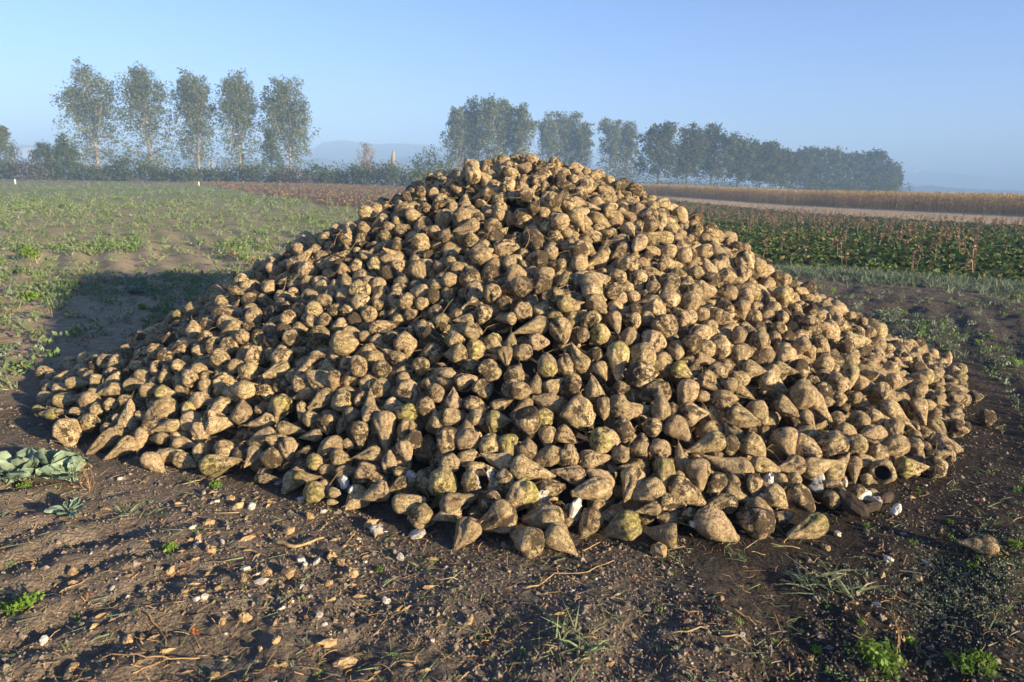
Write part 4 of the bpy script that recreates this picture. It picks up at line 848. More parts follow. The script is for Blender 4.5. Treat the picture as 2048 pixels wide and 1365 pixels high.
# where each beet of the heap came to rest: x, y, z in mm, three angles in units of 2 degrees, width in mm, shape + 32 * look
BEET_LOOKS = ['', 'bluntpale', 'cut', 'cutpale', 'dark', 'flesh', 'fleshdark', 'flute', 'gnarl', 'hollow', 'pale', 'split', 'tail', 'tip', 'yellow']
BEETS = [
877,2631,55,33,3,-56,122,554,1050,2680,59,43,27,19,133,644,-64,2604,78,-31,-1,-51,129,521,331,3115,381,18,86,1,148,786,460,2583,68,-2,-30,84,124,967,66,2519,47,46,-37,23,126,517,
46,2715,137,-20,-23,-52,120,966,1272,2669,37,28,-35,70,99,974,781,2787,135,-24,26,53,105,652,141,2618,84,24,33,15,104,524,358,2755,151,-11,41,-7,100,524,217,2512,41,22,23,-78,109,839,
-293,2818,161,32,90,-2,119,966,1010,2957,190,31,64,29,106,527,687,3385,508,-41,0,63,143,647,102,2828,202,-36,-26,33,119,843,-2469,3588,49,-17,13,41,129,518,-182,2548,40,11,23,36,106,871,
1592,3215,195,-25,-20,-65,125,648,1321,2858,82,-21,21,48,108,646,1926,2551,36,47,-5,39,95,649,-607,3125,266,-10,17,37,111,845,554,3443,550,12,14,64,114,974,1529,3440,367,0,-17,65,126,8,
447,2996,290,-22,-38,36,116,966,89,3032,347,-7,0,77,129,25,855,2883,177,11,15,68,108,838,-1439,3168,67,-51,8,43,124,971,634,2573,46,48,-13,32,103,603,609,2766,141,-6,-33,-84,100,520,
925,3047,254,14,-32,75,104,525,-928,3723,563,31,20,-25,132,8,535,2794,164,-13,-18,-43,105,841,333,2607,71,-20,-12,-33,91,648,1356,3158,228,14,8,-89,122,517,-1961,3627,173,-29,8,-35,132,8,
814,3101,309,14,-23,-34,117,517,-1561,3455,182,41,-12,-30,128,601,-211,2708,109,57,-33,-43,107,523,1168,3256,317,35,-12,-44,96,524,1837,3141,90,-30,-23,63,118,819,-9,3876,864,37,-14,39,112,15,
-2219,3486,41,-14,-27,-58,97,526,-294,3008,262,7,-7,-82,102,648,1494,3079,147,50,16,-34,106,845,-437,2737,84,-50,23,41,91,554,1463,3180,192,-8,48,50,132,6,1173,3088,237,-24,-12,18,129,737,
-363,2683,46,-25,20,78,116,1,2051,3250,72,-27,-41,34,115,971,-519,3356,384,-26,-13,23,112,8,264,3605,677,-2,20,56,118,516,904,2751,94,-32,-34,-50,87,655,689,2852,178,19,1,84,98,972,
-198,3013,282,37,87,1,107,514,894,3324,420,-5,-7,-69,106,520,666,3510,568,19,29,0,132,8,915,3219,357,40,-23,-29,112,521,733,3187,405,-6,67,-54,88,14,1197,2836,95,-26,7,42,107,692,
2209,3708,194,-8,26,64,97,527,394,2914,236,47,39,-31,90,525,-2072,3394,36,28,10,55,95,845,166,2909,239,16,29,12,90,522,1423,3554,416,-15,-29,10,113,839,-641,2794,81,-31,22,-31,110,919,
-409,3157,173,28,-83,4,102,8,721,3294,436,40,22,47,114,648,840,3671,690,5,14,88,106,8,1989,3364,132,-35,1,-41,99,526,2205,3319,51,35,0,-17,109,642,101,3637,690,-37,-13,-43,92,847,
179,3191,407,53,22,46,87,524,259,2831,194,49,9,44,93,523,-1450,3504,231,74,-26,-17,113,519,-740,3145,240,16,-12,-65,107,645,-2153,3646,132,9,71,-23,101,846,-604,3691,566,33,-13,20,132,9,
-1810,3238,35,24,-29,-38,92,842,-699,2858,37,24,29,53,109,3,1918,3420,185,48,-29,48,111,740,180,3407,548,68,22,17,102,968,-1026,3545,383,-82,-25,-3,132,8,183,2767,152,49,9,-40,78,650,
-201,4289,997,-19,-9,71,132,2,-885,2884,62,21,30,-38,91,962,-1220,3438,258,-9,7,-11,105,969,1443,3414,327,-21,19,48,91,522,2407,3557,52,-34,13,3,113,10,-727,3862,624,54,29,-30,100,15,
-107,3373,516,-37,3,-88,112,601,1202,3006,168,38,4,-48,79,524,-61,2902,223,50,-7,38,85,525,1597,3102,129,59,-7,-33,97,527,-1176,3152,117,56,13,14,98,642,-638,2912,131,-43,3,39,82,653,
1114,3353,388,41,-1,-30,107,521,609,3000,267,69,-13,-22,88,518,703,2736,107,36,15,-43,77,652,1527,2922,55,-47,10,51,73,655,807,3542,510,-15,17,62,128,2,264,2922,249,58,34,10,100,518,
2422,3858,170,22,9,82,113,521,-460,3629,508,21,11,24,112,14,1335,3038,161,-42,-12,-40,95,521,-1003,3433,318,-26,-9,-39,94,522,345,3456,570,68,5,26,93,525,-58,3092,342,-46,12,44,99,963,
-534,3214,331,-37,25,-52,98,970,-1685,3490,127,19,-20,-32,104,15,1265,3316,329,-21,6,24,106,836,-91,2980,272,56,-2,0,101,514,-23,2803,173,18,62,-23,96,516,751,3602,596,-21,10,-12,132,7,
1160,3692,579,-32,41,16,123,2,-1125,3683,434,22,-24,80,120,11,129,4434,1083,-30,17,16,132,8,-885,3122,181,29,-4,58,92,842,-343,3382,478,-56,-7,-54,102,836,2666,3884,60,16,-6,-6,107,18,
931,2858,142,-3,25,17,80,648,548,3058,316,30,32,-39,107,643,1039,3435,454,21,-26,-33,109,835,1099,2867,122,3,2,86,90,649,-303,3503,562,31,-36,42,105,519,-369,2913,95,-1,-17,39,118,26,
-880,3376,328,32,-16,49,103,514,-43,4439,1045,50,18,-57,118,8,549,3196,397,55,63,-17,107,519,-161,2787,154,-15,4,-12,101,692,1720,3282,185,44,-11,38,101,13,-89,2711,118,50,3,21,98,644,
-278,3144,340,-42,1,55,86,520,-1477,3590,322,-47,-3,-53,96,8,1266,3674,526,17,-10,-82,106,519,-1492,3807,362,19,39,-37,117,9,-4,2955,260,4,-3,-69,91,968,477,3963,866,25,-5,-64,128,10,
50,3185,467,36,22,-33,87,10,699,2991,253,33,12,-11,92,518,483,3618,662,55,55,-17,102,962,-1269,3281,158,35,8,45,101,520,1020,3256,237,34,11,-31,132,8,417,3287,462,71,-18,-15,99,841,
-1099,3171,147,6,30,60,93,516,-1039,3040,44,39,9,77,101,10,1032,4023,741,-18,6,-54,111,14,1633,3492,314,13,21,87,107,526,-827,3569,482,48,78,4,101,15,1893,3773,359,16,-40,0,121,519,
81,2953,267,57,10,4,100,517,1509,3001,50,46,-22,36,111,8,-185,3514,588,14,-41,3,100,962,611,3187,380,49,-31,-44,93,847,-1659,3257,40,-37,24,43,76,524,-2419,3681,80,-27,36,-41,102,522,
1642,3768,428,-3,13,-71,116,4,-680,3458,378,29,3,-6,99,6,1899,3520,231,38,17,-29,97,514,-1606,3564,203,25,18,43,129,4,-1506,3872,437,14,24,-73,112,24,-229,3329,464,58,21,-31,96,516,
977,3606,593,-14,10,-71,109,11,1651,4854,918,11,6,82,127,10,-1106,3910,560,-37,-10,82,112,13,774,4179,837,6,-14,-72,132,11,473,3771,792,-21,-23,8,93,8,-126,2870,193,-44,-13,42,71,526,
1453,3893,573,-4,37,39,106,24,-244,3565,690,49,16,32,100,17,-1326,3712,393,-65,-56,-10,89,12,234,4785,1331,43,-7,15,112,15,261,2642,87,-19,-13,-34,84,692,700,3110,321,37,-23,-22,92,517,
-1499,4827,898,67,-4,-50,112,15,-2513,3876,147,-20,-72,-8,116,2,265,3016,299,21,-26,-28,83,519,-1450,3262,99,-38,-6,62,101,514,1046,3375,277,8,-20,-19,131,21,162,3953,869,29,15,70,110,7,
714,4285,955,-35,-19,-77,112,8,1872,4246,614,49,-21,11,114,4,3041,4167,42,-34,-22,64,110,643,906,3470,497,-8,-31,1,91,967,419,4343,1036,-38,-14,82,129,6,-2742,4008,103,-46,-3,45,92,970,
-86,3793,669,-38,1,-55,116,9,633,3675,616,-19,-14,-60,100,8,-641,3608,514,30,69,24,81,14,1318,3588,478,49,21,-58,108,3,-1690,3885,400,-23,7,66,92,14,2098,3537,167,7,-22,-66,98,518,
56,4727,1204,-33,3,85,132,5,58,3740,756,38,-20,4,99,600,-147,3278,445,36,-12,5,94,601,173,3004,292,11,4,81,83,519,-1325,3823,418,11,0,0,117,7,-303,3566,646,77,15,41,105,3,
276,3412,543,4,73,-39,87,518,1789,4521,757,41,3,8,113,8,1995,3888,372,13,-12,-85,93,12,-580,4271,873,-12,3,60,92,15,-1909,3522,129,-39,-38,44,108,652,884,3587,576,-51,-77,0,97,12,
-142,4143,885,-18,5,-54,119,8,-679,3029,182,39,-7,46,80,843,48,3478,585,-42,12,-53,88,518,-118,3842,826,-16,-11,-90,94,8,692,4490,1011,-25,-12,-35,115,10,796,3883,755,55,-55,16,119,27,
954,4029,785,31,36,-29,112,15,-92,3531,613,-5,-23,-17,100,964,1859,3303,106,-25,-7,-77,111,11,964,3871,712,78,-22,-3,105,6,-266,2668,73,36,-9,53,84,521,-1328,3412,199,-39,-2,-46,73,527,
324,3295,469,-40,12,65,90,647,1689,3129,108,-20,-11,-24,73,525,-806,3049,162,36,-24,-21,85,515,-955,4254,770,-31,12,-84,132,26,-2435,3942,185,-38,15,-44,84,847,-930,3264,244,16,-15,-58,90,643,
-1367,3652,274,-25,11,-87,94,10,24,3357,512,34,-86,-9,101,519,1392,4356,769,19,-8,-10,112,10,-1443,4742,825,-14,13,-13,129,2,-435,3246,357,59,-66,-2,92,13,-165,3744,735,-5,18,22,94,644,
429,2850,47,-43,-25,63,99,11,-1638,3407,127,-9,18,40,100,837,-505,3113,277,-17,-9,-36,91,516,-369,3288,412,55,73,-6,95,517,82,5008,1355,47,71,-1,132,10,791,2963,223,2,-71,46,87,523,
-1125,3309,203,26,-42,-33,71,527,2165,3819,296,-30,-6,-13,94,7,-172,3201,388,39,-17,-48,78,650,308,4546,1218,55,1,-10,111,6,-395,3810,674,51,-5,-6,101,18,-804,4575,936,-65,-38,-16,125,16,
-346,4766,1189,-24,-4,77,132,10,1047,3082,248,-27,-27,65,95,645,-1286,3183,97,-17,18,-3,84,839,-489,3000,213,-15,17,39,84,949,142,3546,629,47,38,-43,84,838,-315,5228,1526,70,-9,-3,114,522,
-208,4017,812,29,34,-26,132,6,312,3710,569,56,58,-16,110,10,-702,3532,460,34,-6,17,92,12,-611,4597,1053,-38,1,83,119,10,1848,3934,428,57,-67,2,97,8,138,4208,989,37,-8,18,96,15,
1071,3743,648,51,-12,-35,106,10,456,3181,385,-9,-16,-31,77,840,-1857,3464,146,-16,-36,-72,71,15,-1653,3789,305,-37,-53,39,115,4,1089,3510,466,1,-18,62,104,8,-1721,4069,431,27,-9,7,108,13,
647,3732,724,-51,1,-71,94,9,-423,3669,614,-28,-23,29,95,11,1202,2742,39,-56,14,51,69,726,-562,2971,175,75,-12,-13,69,522,1640,3925,487,6,-33,5,116,7,-240,4101,862,5,-15,7,132,5,
-149,3128,348,-41,2,59,81,518,435,4644,1209,17,-9,-63,101,13,1086,3186,279,31,-68,17,82,14,-287,3248,401,18,86,-3,84,519,-1866,3795,328,57,21,27,90,10,518,2944,245,35,-10,-14,91,833,
216,3290,468,-59,2,56,84,839,-725,3634,496,-40,12,62,92,12,-620,4039,755,-44,-7,83,99,15,-226,3848,776,-37,5,-19,87,14,-921,3055,132,-33,23,77,81,965,2074,4408,535,43,11,7,130,5,
595,2700,95,-41,13,-39,68,523,1311,3883,595,-11,0,-49,89,10,577,3710,699,18,4,-86,82,525,-768,3539,397,-4,63,-41,132,1,-486,3553,469,12,-27,31,95,13,-2087,4164,395,38,5,47,102,4,
-517,4858,1168,21,-3,33,132,11,-955,2987,81,47,3,-48,61,975,-275,2904,199,29,-21,14,86,514,-1596,3291,70,20,3,89,82,516,-1766,3639,228,30,-20,51,106,521,-1146,3631,349,60,59,15,109,14,
-1994,3458,68,-20,-4,-9,80,525,-33,3455,564,-10,-16,-18,83,519,2559,3892,53,-21,28,27,108,6,1222,4337,800,-47,13,23,130,16,-1780,4179,518,-29,3,-32,97,13,1432,4208,701,1,12,56,107,3,
-1663,4318,599,21,58,-18,108,8,-753,3393,335,-47,8,44,109,4,944,5002,1227,36,-2,25,112,12,636,3072,136,-7,-35,27,125,5,2054,3623,201,-42,6,44,104,7,2112,3902,314,27,-28,-28,95,525,
1394,4517,853,23,4,31,113,10,-769,2970,122,52,15,-42,65,522,417,3641,730,30,-3,34,89,18,-911,4125,726,51,78,2,123,11,-188,2934,227,13,-60,-6,82,949,-2799,4235,148,-49,-27,42,85,527,
-1303,3920,543,37,23,3,99,10,1021,2827,106,-30,22,49,66,526,-1717,3378,82,42,25,-53,68,846,158,3119,366,24,59,-20,95,963,-1371,3265,95,-5,-57,58,97,11,-456,3063,257,34,-12,9,85,643,
381,3605,658,-31,-35,57,86,646,-1928,3817,281,2,-66,63,87,525,-793,3280,293,-14,38,-82,85,517,-1085,5142,1212,38,-8,-53,115,2,1713,3953,533,12,-25,59,86,8,403,2819,178,-16,62,-30,84,842,
1108,2763,50,35,3,-73,120,4,574,3954,853,50,71,11,98,27,399,2954,160,-23,58,-17,132,11,-1986,3764,237,47,41,-42,92,967,2345,4553,433,-49,39,37,122,10,1223,3519,451,-40,26,63,102,520,
-885,3562,387,9,26,-3,91,12,-859,4013,678,46,-77,7,94,6,-699,3201,321,-45,-30,-6,82,8,-322,4654,1157,-36,-1,-44,110,11,812,4486,1078,17,-28,-81,95,12,623,4806,1191,-21,-21,28,99,15,
-941,3471,402,6,5,-4,69,15,281,3709,793,-26,-6,84,83,15,-2634,4396,235,-86,-3,-45,112,24,173,3761,771,68,-3,-24,100,517,-1281,3669,314,-19,-5,62,90,7,-1766,3314,47,30,-57,-31,82,524,
462,3391,516,22,-1,-69,81,837,413,4224,976,38,17,-16,100,8,-2054,4297,498,77,-9,-3,90,6,246,3767,843,53,-31,-33,102,0,-2108,3824,234,44,-9,-41,87,520,2154,4271,467,-30,9,73,94,12,
-1156,4172,695,7,-11,-9,99,10,1133,3409,433,2,3,-64,90,3,-360,4105,877,41,14,-19,92,13,47,4097,917,33,4,-42,107,11,1476,3304,209,7,-41,86,104,13,1211,4043,697,50,59,26,97,8,
-468,4053,774,-12,-34,48,100,7,-1115,3514,317,-13,34,-11,64,846,-23,5286,1508,4,38,-62,116,10,-1784,3522,55,43,5,-20,132,16,-922,4563,894,27,4,19,111,24,1727,3660,336,-27,6,-21,117,0,
2282,3939,317,3,-14,39,89,8,-1441,4029,513,49,14,-6,105,11,763,2693,74,21,-29,66,64,644,-2248,3847,144,6,33,-75,77,14,-1400,4150,601,66,-63,-2,100,13,-1193,4114,665,-25,-14,48,100,9,
-47,3193,397,4,-54,2,78,521,1016,4799,1100,50,18,52,101,14,629,4159,906,46,-80,6,99,10,-1980,4381,517,-40,-27,67,106,6,1143,4596,999,44,16,-3,103,12,-1886,4396,575,40,-60,-8,110,8,
1550,3368,268,-17,14,34,82,523,-322,4262,930,50,-27,-21,100,13,1342,4893,995,-35,-18,-63,103,10,524,4299,989,-28,-12,-46,95,11,-2279,4893,506,4,33,-70,102,14,1268,4424,863,-44,-9,-77,100,12,
-822,4391,844,-22,-23,87,113,11,-2270,3931,235,-27,-55,25,77,842,1759,3363,204,26,-11,-51,93,520,1328,3262,142,36,21,18,80,13,-1025,3337,253,-40,-9,60,82,515,-161,4674,1173,67,-32,-2,115,7,
1410,3511,223,58,37,-13,104,14,1060,3673,543,14,2,4,102,13,-221,5103,1358,20,32,5,102,10,1381,3776,462,18,3,33,95,14,730,3810,701,25,28,-4,96,14,-259,4557,1080,40,32,-22,97,13,
-2255,4393,388,-22,-23,43,115,18,1220,3438,400,-28,18,48,82,523,2979,4360,109,-49,-30,56,88,14,1343,5589,1208,5,-16,-23,115,8,1307,4141,733,36,-20,-65,95,16,1552,4480,788,54,0,43,111,10,
123,3293,466,79,-15,-34,74,518,564,3310,453,-41,-1,60,75,647,-930,3385,222,-52,32,13,131,8,954,4207,876,43,8,16,109,8,-758,5024,1265,-13,-53,38,107,15,742,2748,42,-17,-42,25,88,15,
-1816,4107,440,24,29,-41,109,8,-706,4095,737,20,-23,27,109,6,453,3868,842,-6,-24,30,97,26,-365,3160,328,71,5,17,72,519,-1631,3846,366,5,-27,65,84,15,1176,4459,899,47,-73,10,103,11,
1259,2951,124,-37,-8,63,69,514,1443,2980,95,-8,-69,42,60,694,-1744,3734,279,-22,8,28,79,839,-1008,3236,196,21,37,21,65,525,-195,3423,522,46,0,-47,77,646,1533,3705,453,37,-23,-36,98,523,
267,4199,963,-52,21,-55,94,5,-1177,3224,169,-65,27,-38,77,10,-1267,4267,713,37,8,-66,100,12,2208,3488,103,-34,-30,51,86,839,-506,2845,116,29,-10,62,62,523,560,2847,46,35,28,34,92,10,
1486,5049,993,24,-89,13,112,10,1019,4578,1025,-43,-8,-57,97,8,-1646,4061,503,-21,-6,85,90,4,-2134,4109,352,-34,5,46,87,12,350,3702,724,42,-18,-28,93,519,-135,4556,1087,-12,-36,82,125,3,
-372,4564,1012,-46,17,51,100,15,-490,3804,639,55,-32,-17,111,4,361,4805,1304,10,-25,44,100,7,-1811,4631,633,44,-54,26,119,10,-1032,3977,596,32,-12,36,100,6,720,4904,1206,-7,34,-61,126,8,
-129,2726,26,-28,26,34,76,9,-419,5289,1396,-19,4,35,107,9,-1831,3927,334,34,31,-24,86,15,1578,4724,843,-36,-17,-11,132,11,-49,5116,1434,-40,-11,79,112,4,-1798,4282,532,-26,34,62,121,10,
987,5734,1409,46,-3,-11,132,0,-1555,3655,276,56,18,51,108,2,2602,4225,187,29,-8,54,110,8,-2240,3993,257,23,-30,-42,87,10,-1901,3455,82,-26,39,-35,69,525,1044,3591,533,42,-38,-38,85,635,
-701,4936,1214,-39,17,77,89,15,850,4131,849,64,-31,-15,89,16,-1257,4073,544,30,0,-29,109,11,444,5195,1372,-47,-5,-60,130,9,2814,5207,378,-41,4,-63,132,8,-1969,3944,339,-15,-26,21,90,9,
1847,3657,309,59,54,-16,83,519,-454,3282,268,57,-25,-36,87,15,277,4555,1099,-44,2,70,132,1,-373,4083,807,-22,-59,52,90,11,-2187,4048,294,-15,24,-41,92,10,2331,3491,45,-64,29,17,73,10,
-2298,4300,346,-18,-35,41,100,6,1528,5440,1092,-22,-6,-84,125,7,-563,4098,796,42,-21,35,98,6,-2775,3892,47,-29,40,-36,78,974,446,3492,578,38,-22,-15,78,640,235,4347,1015,20,7,-12,89,8,
1540,4219,637,-25,11,71,105,11,434,2687,41,-26,-18,4,87,24,1718,4973,883,43,27,32,112,15,971,3513,489,-2,-89,38,82,10,1709,4273,648,-74,-36,22,107,14,-39,3709,722,-37,35,-50,77,843,
545,5326,1420,-31,-21,68,132,7,1115,4027,674,-12,17,-52,81,15,-1069,4288,696,8,3,-4,119,9,-1932,4120,407,-23,-48,29,94,4,1964,4077,426,12,57,17,109,8,-914,3846,562,-35,-8,44,116,8,
481,4948,1302,-42,-1,25,129,17,-47,3847,778,33,16,-8,84,13,-2431,3803,120,-4,-61,63,76,520,-1403,5104,1019,-37,2,-69,110,10,-2748,4492,210,8,29,-35,112,7,2271,3909,248,-43,-2,53,96,526,
785,4698,1154,-7,-39,-34,91,15,-940,3998,635,31,-1,9,88,5,-1088,4040,603,20,-23,2,100,23,-1157,3043,52,-48,-25,44,52,655,-445,3946,690,9,23,-34,98,8,895,4651,1091,-56,-2,-60,113,10,
-2612,4132,194,-41,-6,59,82,514,1008,3352,395,40,8,-46,62,526,-757,4634,1032,52,35,-12,78,15,1973,3743,295,-23,-47,33,74,740,-1804,3846,268,-28,15,-36,130,5,-515,3009,119,10,37,62,107,7,
616,3365,361,-5,4,-43,82,13,-870,4824,1065,36,12,-27,95,12,1758,3472,251,-38,24,67,80,515,-2379,3781,38,-38,-2,-16,108,17,1323,3387,174,26,-7,76,72,13,1695,3028,24,-23,34,-44,63,15,
2048,3833,216,37,-18,36,82,6,280,3215,281,2,-15,-26,117,8,1524,3518,232,13,5,-90,97,14,-1697,4718,721,23,-74,3,85,6,-1251,4495,752,7,40,-46,104,5,2171,3406,40,-27,5,43,102,3,
2775,4488,217,-21,36,-42,101,13,-3385,4781,42,-7,-38,29,98,8,-751,3751,558,18,4,-56,84,5,197,4097,912,0,-54,28,111,8,1790,3218,119,-43,25,52,70,524,-911,4718,1005,3,40,22,109,11,
1053,5002,1186,16,-15,-74,99,12,526,4616,1118,58,1,44,85,10,1294,4523,924,16,79,7,87,10,874,4299,908,38,29,-48,96,8,-1024,3174,42,26,-28,-13,98,6,2379,5092,538,45,-1,33,112,14,
198,5359,1505,-46,17,-21,132,6,-2481,4099,206,-13,-84,30,91,8,2495,4379,280,29,-10,59,99,7,-648,4898,1139,41,-7,20,132,24,-2639,4813,308,42,7,-41,112,12,-1577,3508,128,-56,12,-37,93,13,
-1889,4840,698,-19,-61,56,102,8,297,4037,881,-19,-24,-47,78,10,49,3169,382,-17,27,-7,63,527,-789,3025,27,-70,56,2,58,12,1918,3798,221,35,4,-31,118,0,-578,3304,320,44,-11,-49,115,3,
581,3866,750,-61,-59,4,88,13,-1401,4615,748,11,-18,-69,110,6,2368,4868,499,41,-58,-13,124,16,1343,2977,119,36,14,-29,70,517,-1014,3147,143,-27,27,-27,53,652,1614,2960,55,-6,15,-25,54,15,
-862,4290,798,-2,16,15,87,8,2150,3949,360,-59,19,-5,86,14,-2057,3905,289,-38,24,68,77,514,-2343,3796,148,-34,21,-66,87,513,1453,3578,306,62,-2,-62,96,13,942,4789,1174,-25,5,-51,81,8,
-613,5510,1449,35,0,-45,118,9,-551,3999,746,19,39,-13,83,13,-721,3322,338,75,-12,-16,86,525,1273,3989,597,-59,-1,53,111,10,-976,3727,464,-41,-21,62,91,8,-1194,3838,475,-67,29,15,81,8,
1597,4269,659,-43,6,-49,86,10,1989,4539,631,-8,-24,90,86,12,-465,2935,56,-53,-10,66,90,10,-339,3047,136,32,12,82,89,10,1680,3561,173,-27,-12,-41,99,5,-1071,4400,778,78,0,18,115,10,
-589,3953,693,44,73,-9,71,14,2801,4596,223,2,22,-30,106,9,-1265,3541,242,-32,-1,-39,124,4,-751,4488,906,-1,-55,26,90,6,-3092,4537,79,-48,0,-11,113,8,-987,4113,682,46,-60,-11,86,14,
-1062,4129,653,28,1,-22,98,11,129,2765,61,41,57,7,111,10,611,2758,34,-7,-38,30,79,8,-981,4696,952,-49,-7,56,85,13,-1088,4873,1039,26,-18,85,106,5,219,4618,1180,12,-87,-4,88,7,
573,5061,1290,-22,-28,-71,116,8,-94,4759,1214,0,-20,32,85,13,-2426,4370,296,-45,-65,-10,116,8,495,3526,428,-1,-35,82,86,11,376,5209,1437,42,1,-56,82,12,-821,4134,720,16,-35,41,113,2,
-1030,3645,426,-29,23,-12,104,19,-1317,4219,664,45,24,-14,95,11,702,3990,799,-12,-21,78,75,7,-672,3749,593,44,-79,-9,73,8,654,4833,1278,76,-37,-22,92,27,-659,3609,393,39,17,16,132,10,
1493,4395,756,28,-28,47,105,6,-1565,4088,492,-25,8,-71,78,15,1020,2873,137,35,-18,-18,85,515,-1124,3262,45,37,61,-33,70,15,-414,3609,435,12,37,32,83,12,1118,4216,807,33,-6,24,100,5,
372,3557,460,35,-7,45,103,14,3450,5058,43,-13,31,-87,113,7,2393,5548,649,-1,-31,56,112,12,1632,4131,596,-20,-25,85,78,8,1065,4293,838,-4,-33,86,93,12,69,5431,1568,58,-20,38,103,3,
-1041,4581,887,-16,-21,31,109,1,2559,4133,194,-12,37,-73,82,517,-2934,4275,93,49,-25,-55,73,527,-449,4579,1114,55,16,2,81,15,-1912,4189,468,22,33,-24,85,14,-6,3558,628,-13,58,-62,68,14,
-440,4113,831,26,34,-50,84,12,-865,3017,115,-51,11,42,47,524,-1610,4040,408,38,1,59,131,2,-911,3650,470,0,51,-35,81,12,818,5654,1439,-40,9,-62,103,10,-15,4226,957,-17,18,-75,91,8,
-1185,4034,604,-19,23,68,73,14,-1376,4066,556,30,-33,15,89,15,3301,4636,35,41,-25,-32,92,649,-788,4799,1108,-28,-17,-89,87,8,-1192,5010,1101,-54,75,0,95,12,673,5782,1524,38,26,65,95,12,
-1161,4918,1033,-40,-2,67,86,14,674,4607,1074,37,18,36,88,15,-554,4451,913,39,-70,-25,130,3,-1103,3413,263,18,8,79,62,843,-274,3743,705,-41,17,-44,72,843,45,3182,241,0,-54,75,88,18,
-1480,4133,515,-9,16,77,105,8,1670,4125,528,19,19,6,100,11,-580,3113,143,70,10,-47,107,8,-407,3434,415,-16,-3,35,108,24,931,4084,836,0,25,18,90,27,-505,4614,1097,3,-28,-12,96,11,
-849,2955,28,-64,60,6,85,9,493,2919,83,37,-35,15,59,15,5,3267,451,32,-30,-7,89,600,-1738,4934,817,-28,25,70,75,10,1503,5836,1176,45,-15,27,132,7,1816,3845,375,18,5,-16,76,6,
131,4692,1280,35,0,-2,83,12,-1245,4631,821,50,2,-75,95,14,236,3717,735,32,-81,8,101,25,1610,4083,541,-17,8,82,82,8,-1494,4369,647,-49,-69,5,103,8,-1859,5118,813,29,17,61,85,15,
-78,5081,1353,16,-55,12,94,15,-869,3507,320,48,-12,-34,114,8,-1325,4779,878,15,61,-47,83,10,-1069,4953,1108,-26,15,81,87,10,2774,4212,121,-35,7,50,77,523,-495,2918,155,11,-41,-2,54,521,
-321,4597,1102,-71,20,13,100,7,-983,4428,836,-29,-70,-2,110,0,-580,5020,1236,14,-60,-53,102,17,-1643,3709,289,79,15,26,79,963,676,3354,315,35,78,-6,92,13,-2821,4542,158,24,3,-14,107,13,
-1221,3710,346,-8,-14,58,102,9,-784,3698,502,11,7,-58,92,8,-2542,4660,329,34,-14,36,83,14,916,4531,1024,78,-26,27,79,8,2713,5093,375,28,0,-18,111,10,-1164,4435,757,-13,-17,-24,95,16,
1748,3104,74,-39,-12,56,53,518,-1792,3580,179,-8,-18,-42,82,971,170,2879,81,-17,7,45,132,3,-445,4330,931,-52,23,54,80,9,-852,3251,245,-7,-19,-49,50,524,-577,3536,457,-44,-17,-33,75,4,
1807,4182,511,17,6,8,125,4,-705,5363,1362,35,-8,-8,89,13,-681,3224,102,8,-21,-60,104,11,978,3815,602,30,18,-3,115,2,-2057,4246,411,-58,-23,44,112,13,-3135,4877,133,47,22,-42,107,2,
-1968,4971,700,6,-28,9,115,7,-1918,4733,670,29,13,-27,67,15,-1667,5458,981,-40,28,-3,132,6,-221,3188,264,25,-81,21,126,10,331,3794,784,39,-17,-37,89,16,-884,3116,57,24,25,8,113,8,
503,3273,272,47,4,82,77,13,1148,3195,139,31,26,-27,123,9,1842,4087,455,16,-1,-76,87,27,-1129,4537,866,-25,25,73,92,1,-1576,5031,946,-18,24,45,85,8,-1675,4585,649,32,-21,-40,63,14,
1784,4784,775,36,-18,80,93,13,10,4503,1094,-45,-2,-12,92,7,-1364,4854,903,-4,12,4,102,4,-2388,4212,250,-8,-7,63,88,27,2042,5120,763,-6,6,-29,98,4,-1223,3142,31,-59,-63,3,67,12,
-28,4777,1213,-11,90,-5,104,1,1460,3882,466,25,-11,37,83,15,-633,4536,949,45,51,27,116,24,197,4705,1247,-3,22,31,84,3,-1566,4356,573,-28,4,-81,92,8,-570,3466,426,-51,52,0,79,2,
125,5719,1630,10,40,-35,103,12,392,4069,889,-57,-64,0,91,6,878,3201,210,33,-12,-17,102,3,-1657,4197,505,-9,-16,75,90,11,1364,4617,873,-19,10,-4,132,11,1163,5625,1289,34,19,34,112,12,
2750,4697,312,-48,-9,-16,90,17,2326,3710,46,22,28,54,91,8,-100,3219,272,-1,-30,5,99,9,-509,4638,1030,49,19,-51,91,18,-1436,3511,55,-26,-23,16,103,10,-135,3848,723,-25,31,-26,89,12,
913,5223,1240,18,18,31,132,5,1054,4364,886,17,-5,38,106,0,-719,4219,782,-37,3,-76,108,11,-1459,3672,223,5,0,78,96,12,1155,2927,68,9,-21,60,92,10,1458,5172,1041,30,-9,-68,106,8,
795,3958,784,38,13,39,75,14,-132,4232,938,-31,-4,-37,94,8,-800,4042,726,9,-3,24,77,20,-2994,4204,54,43,-12,-38,78,520,-357,3245,264,26,29,21,127,4,3673,5611,68,-5,78,39,104,6,
2817,4109,52,-53,8,51,86,8,-396,4454,994,31,62,-26,76,14,799,4903,1249,-66,-24,-34,63,15,1764,4287,539,26,8,42,116,9,687,3771,770,21,23,-22,81,1,-511,5360,1366,26,21,-6,124,1,
-314,3790,699,0,11,-61,77,9,-1403,3952,441,42,-76,-15,88,13,-92,4889,1279,30,-22,-16,91,6,1913,4121,525,-39,-20,73,69,14,983,4468,970,21,3,-10,84,0,-2562,3841,87,48,23,-48,53,527,
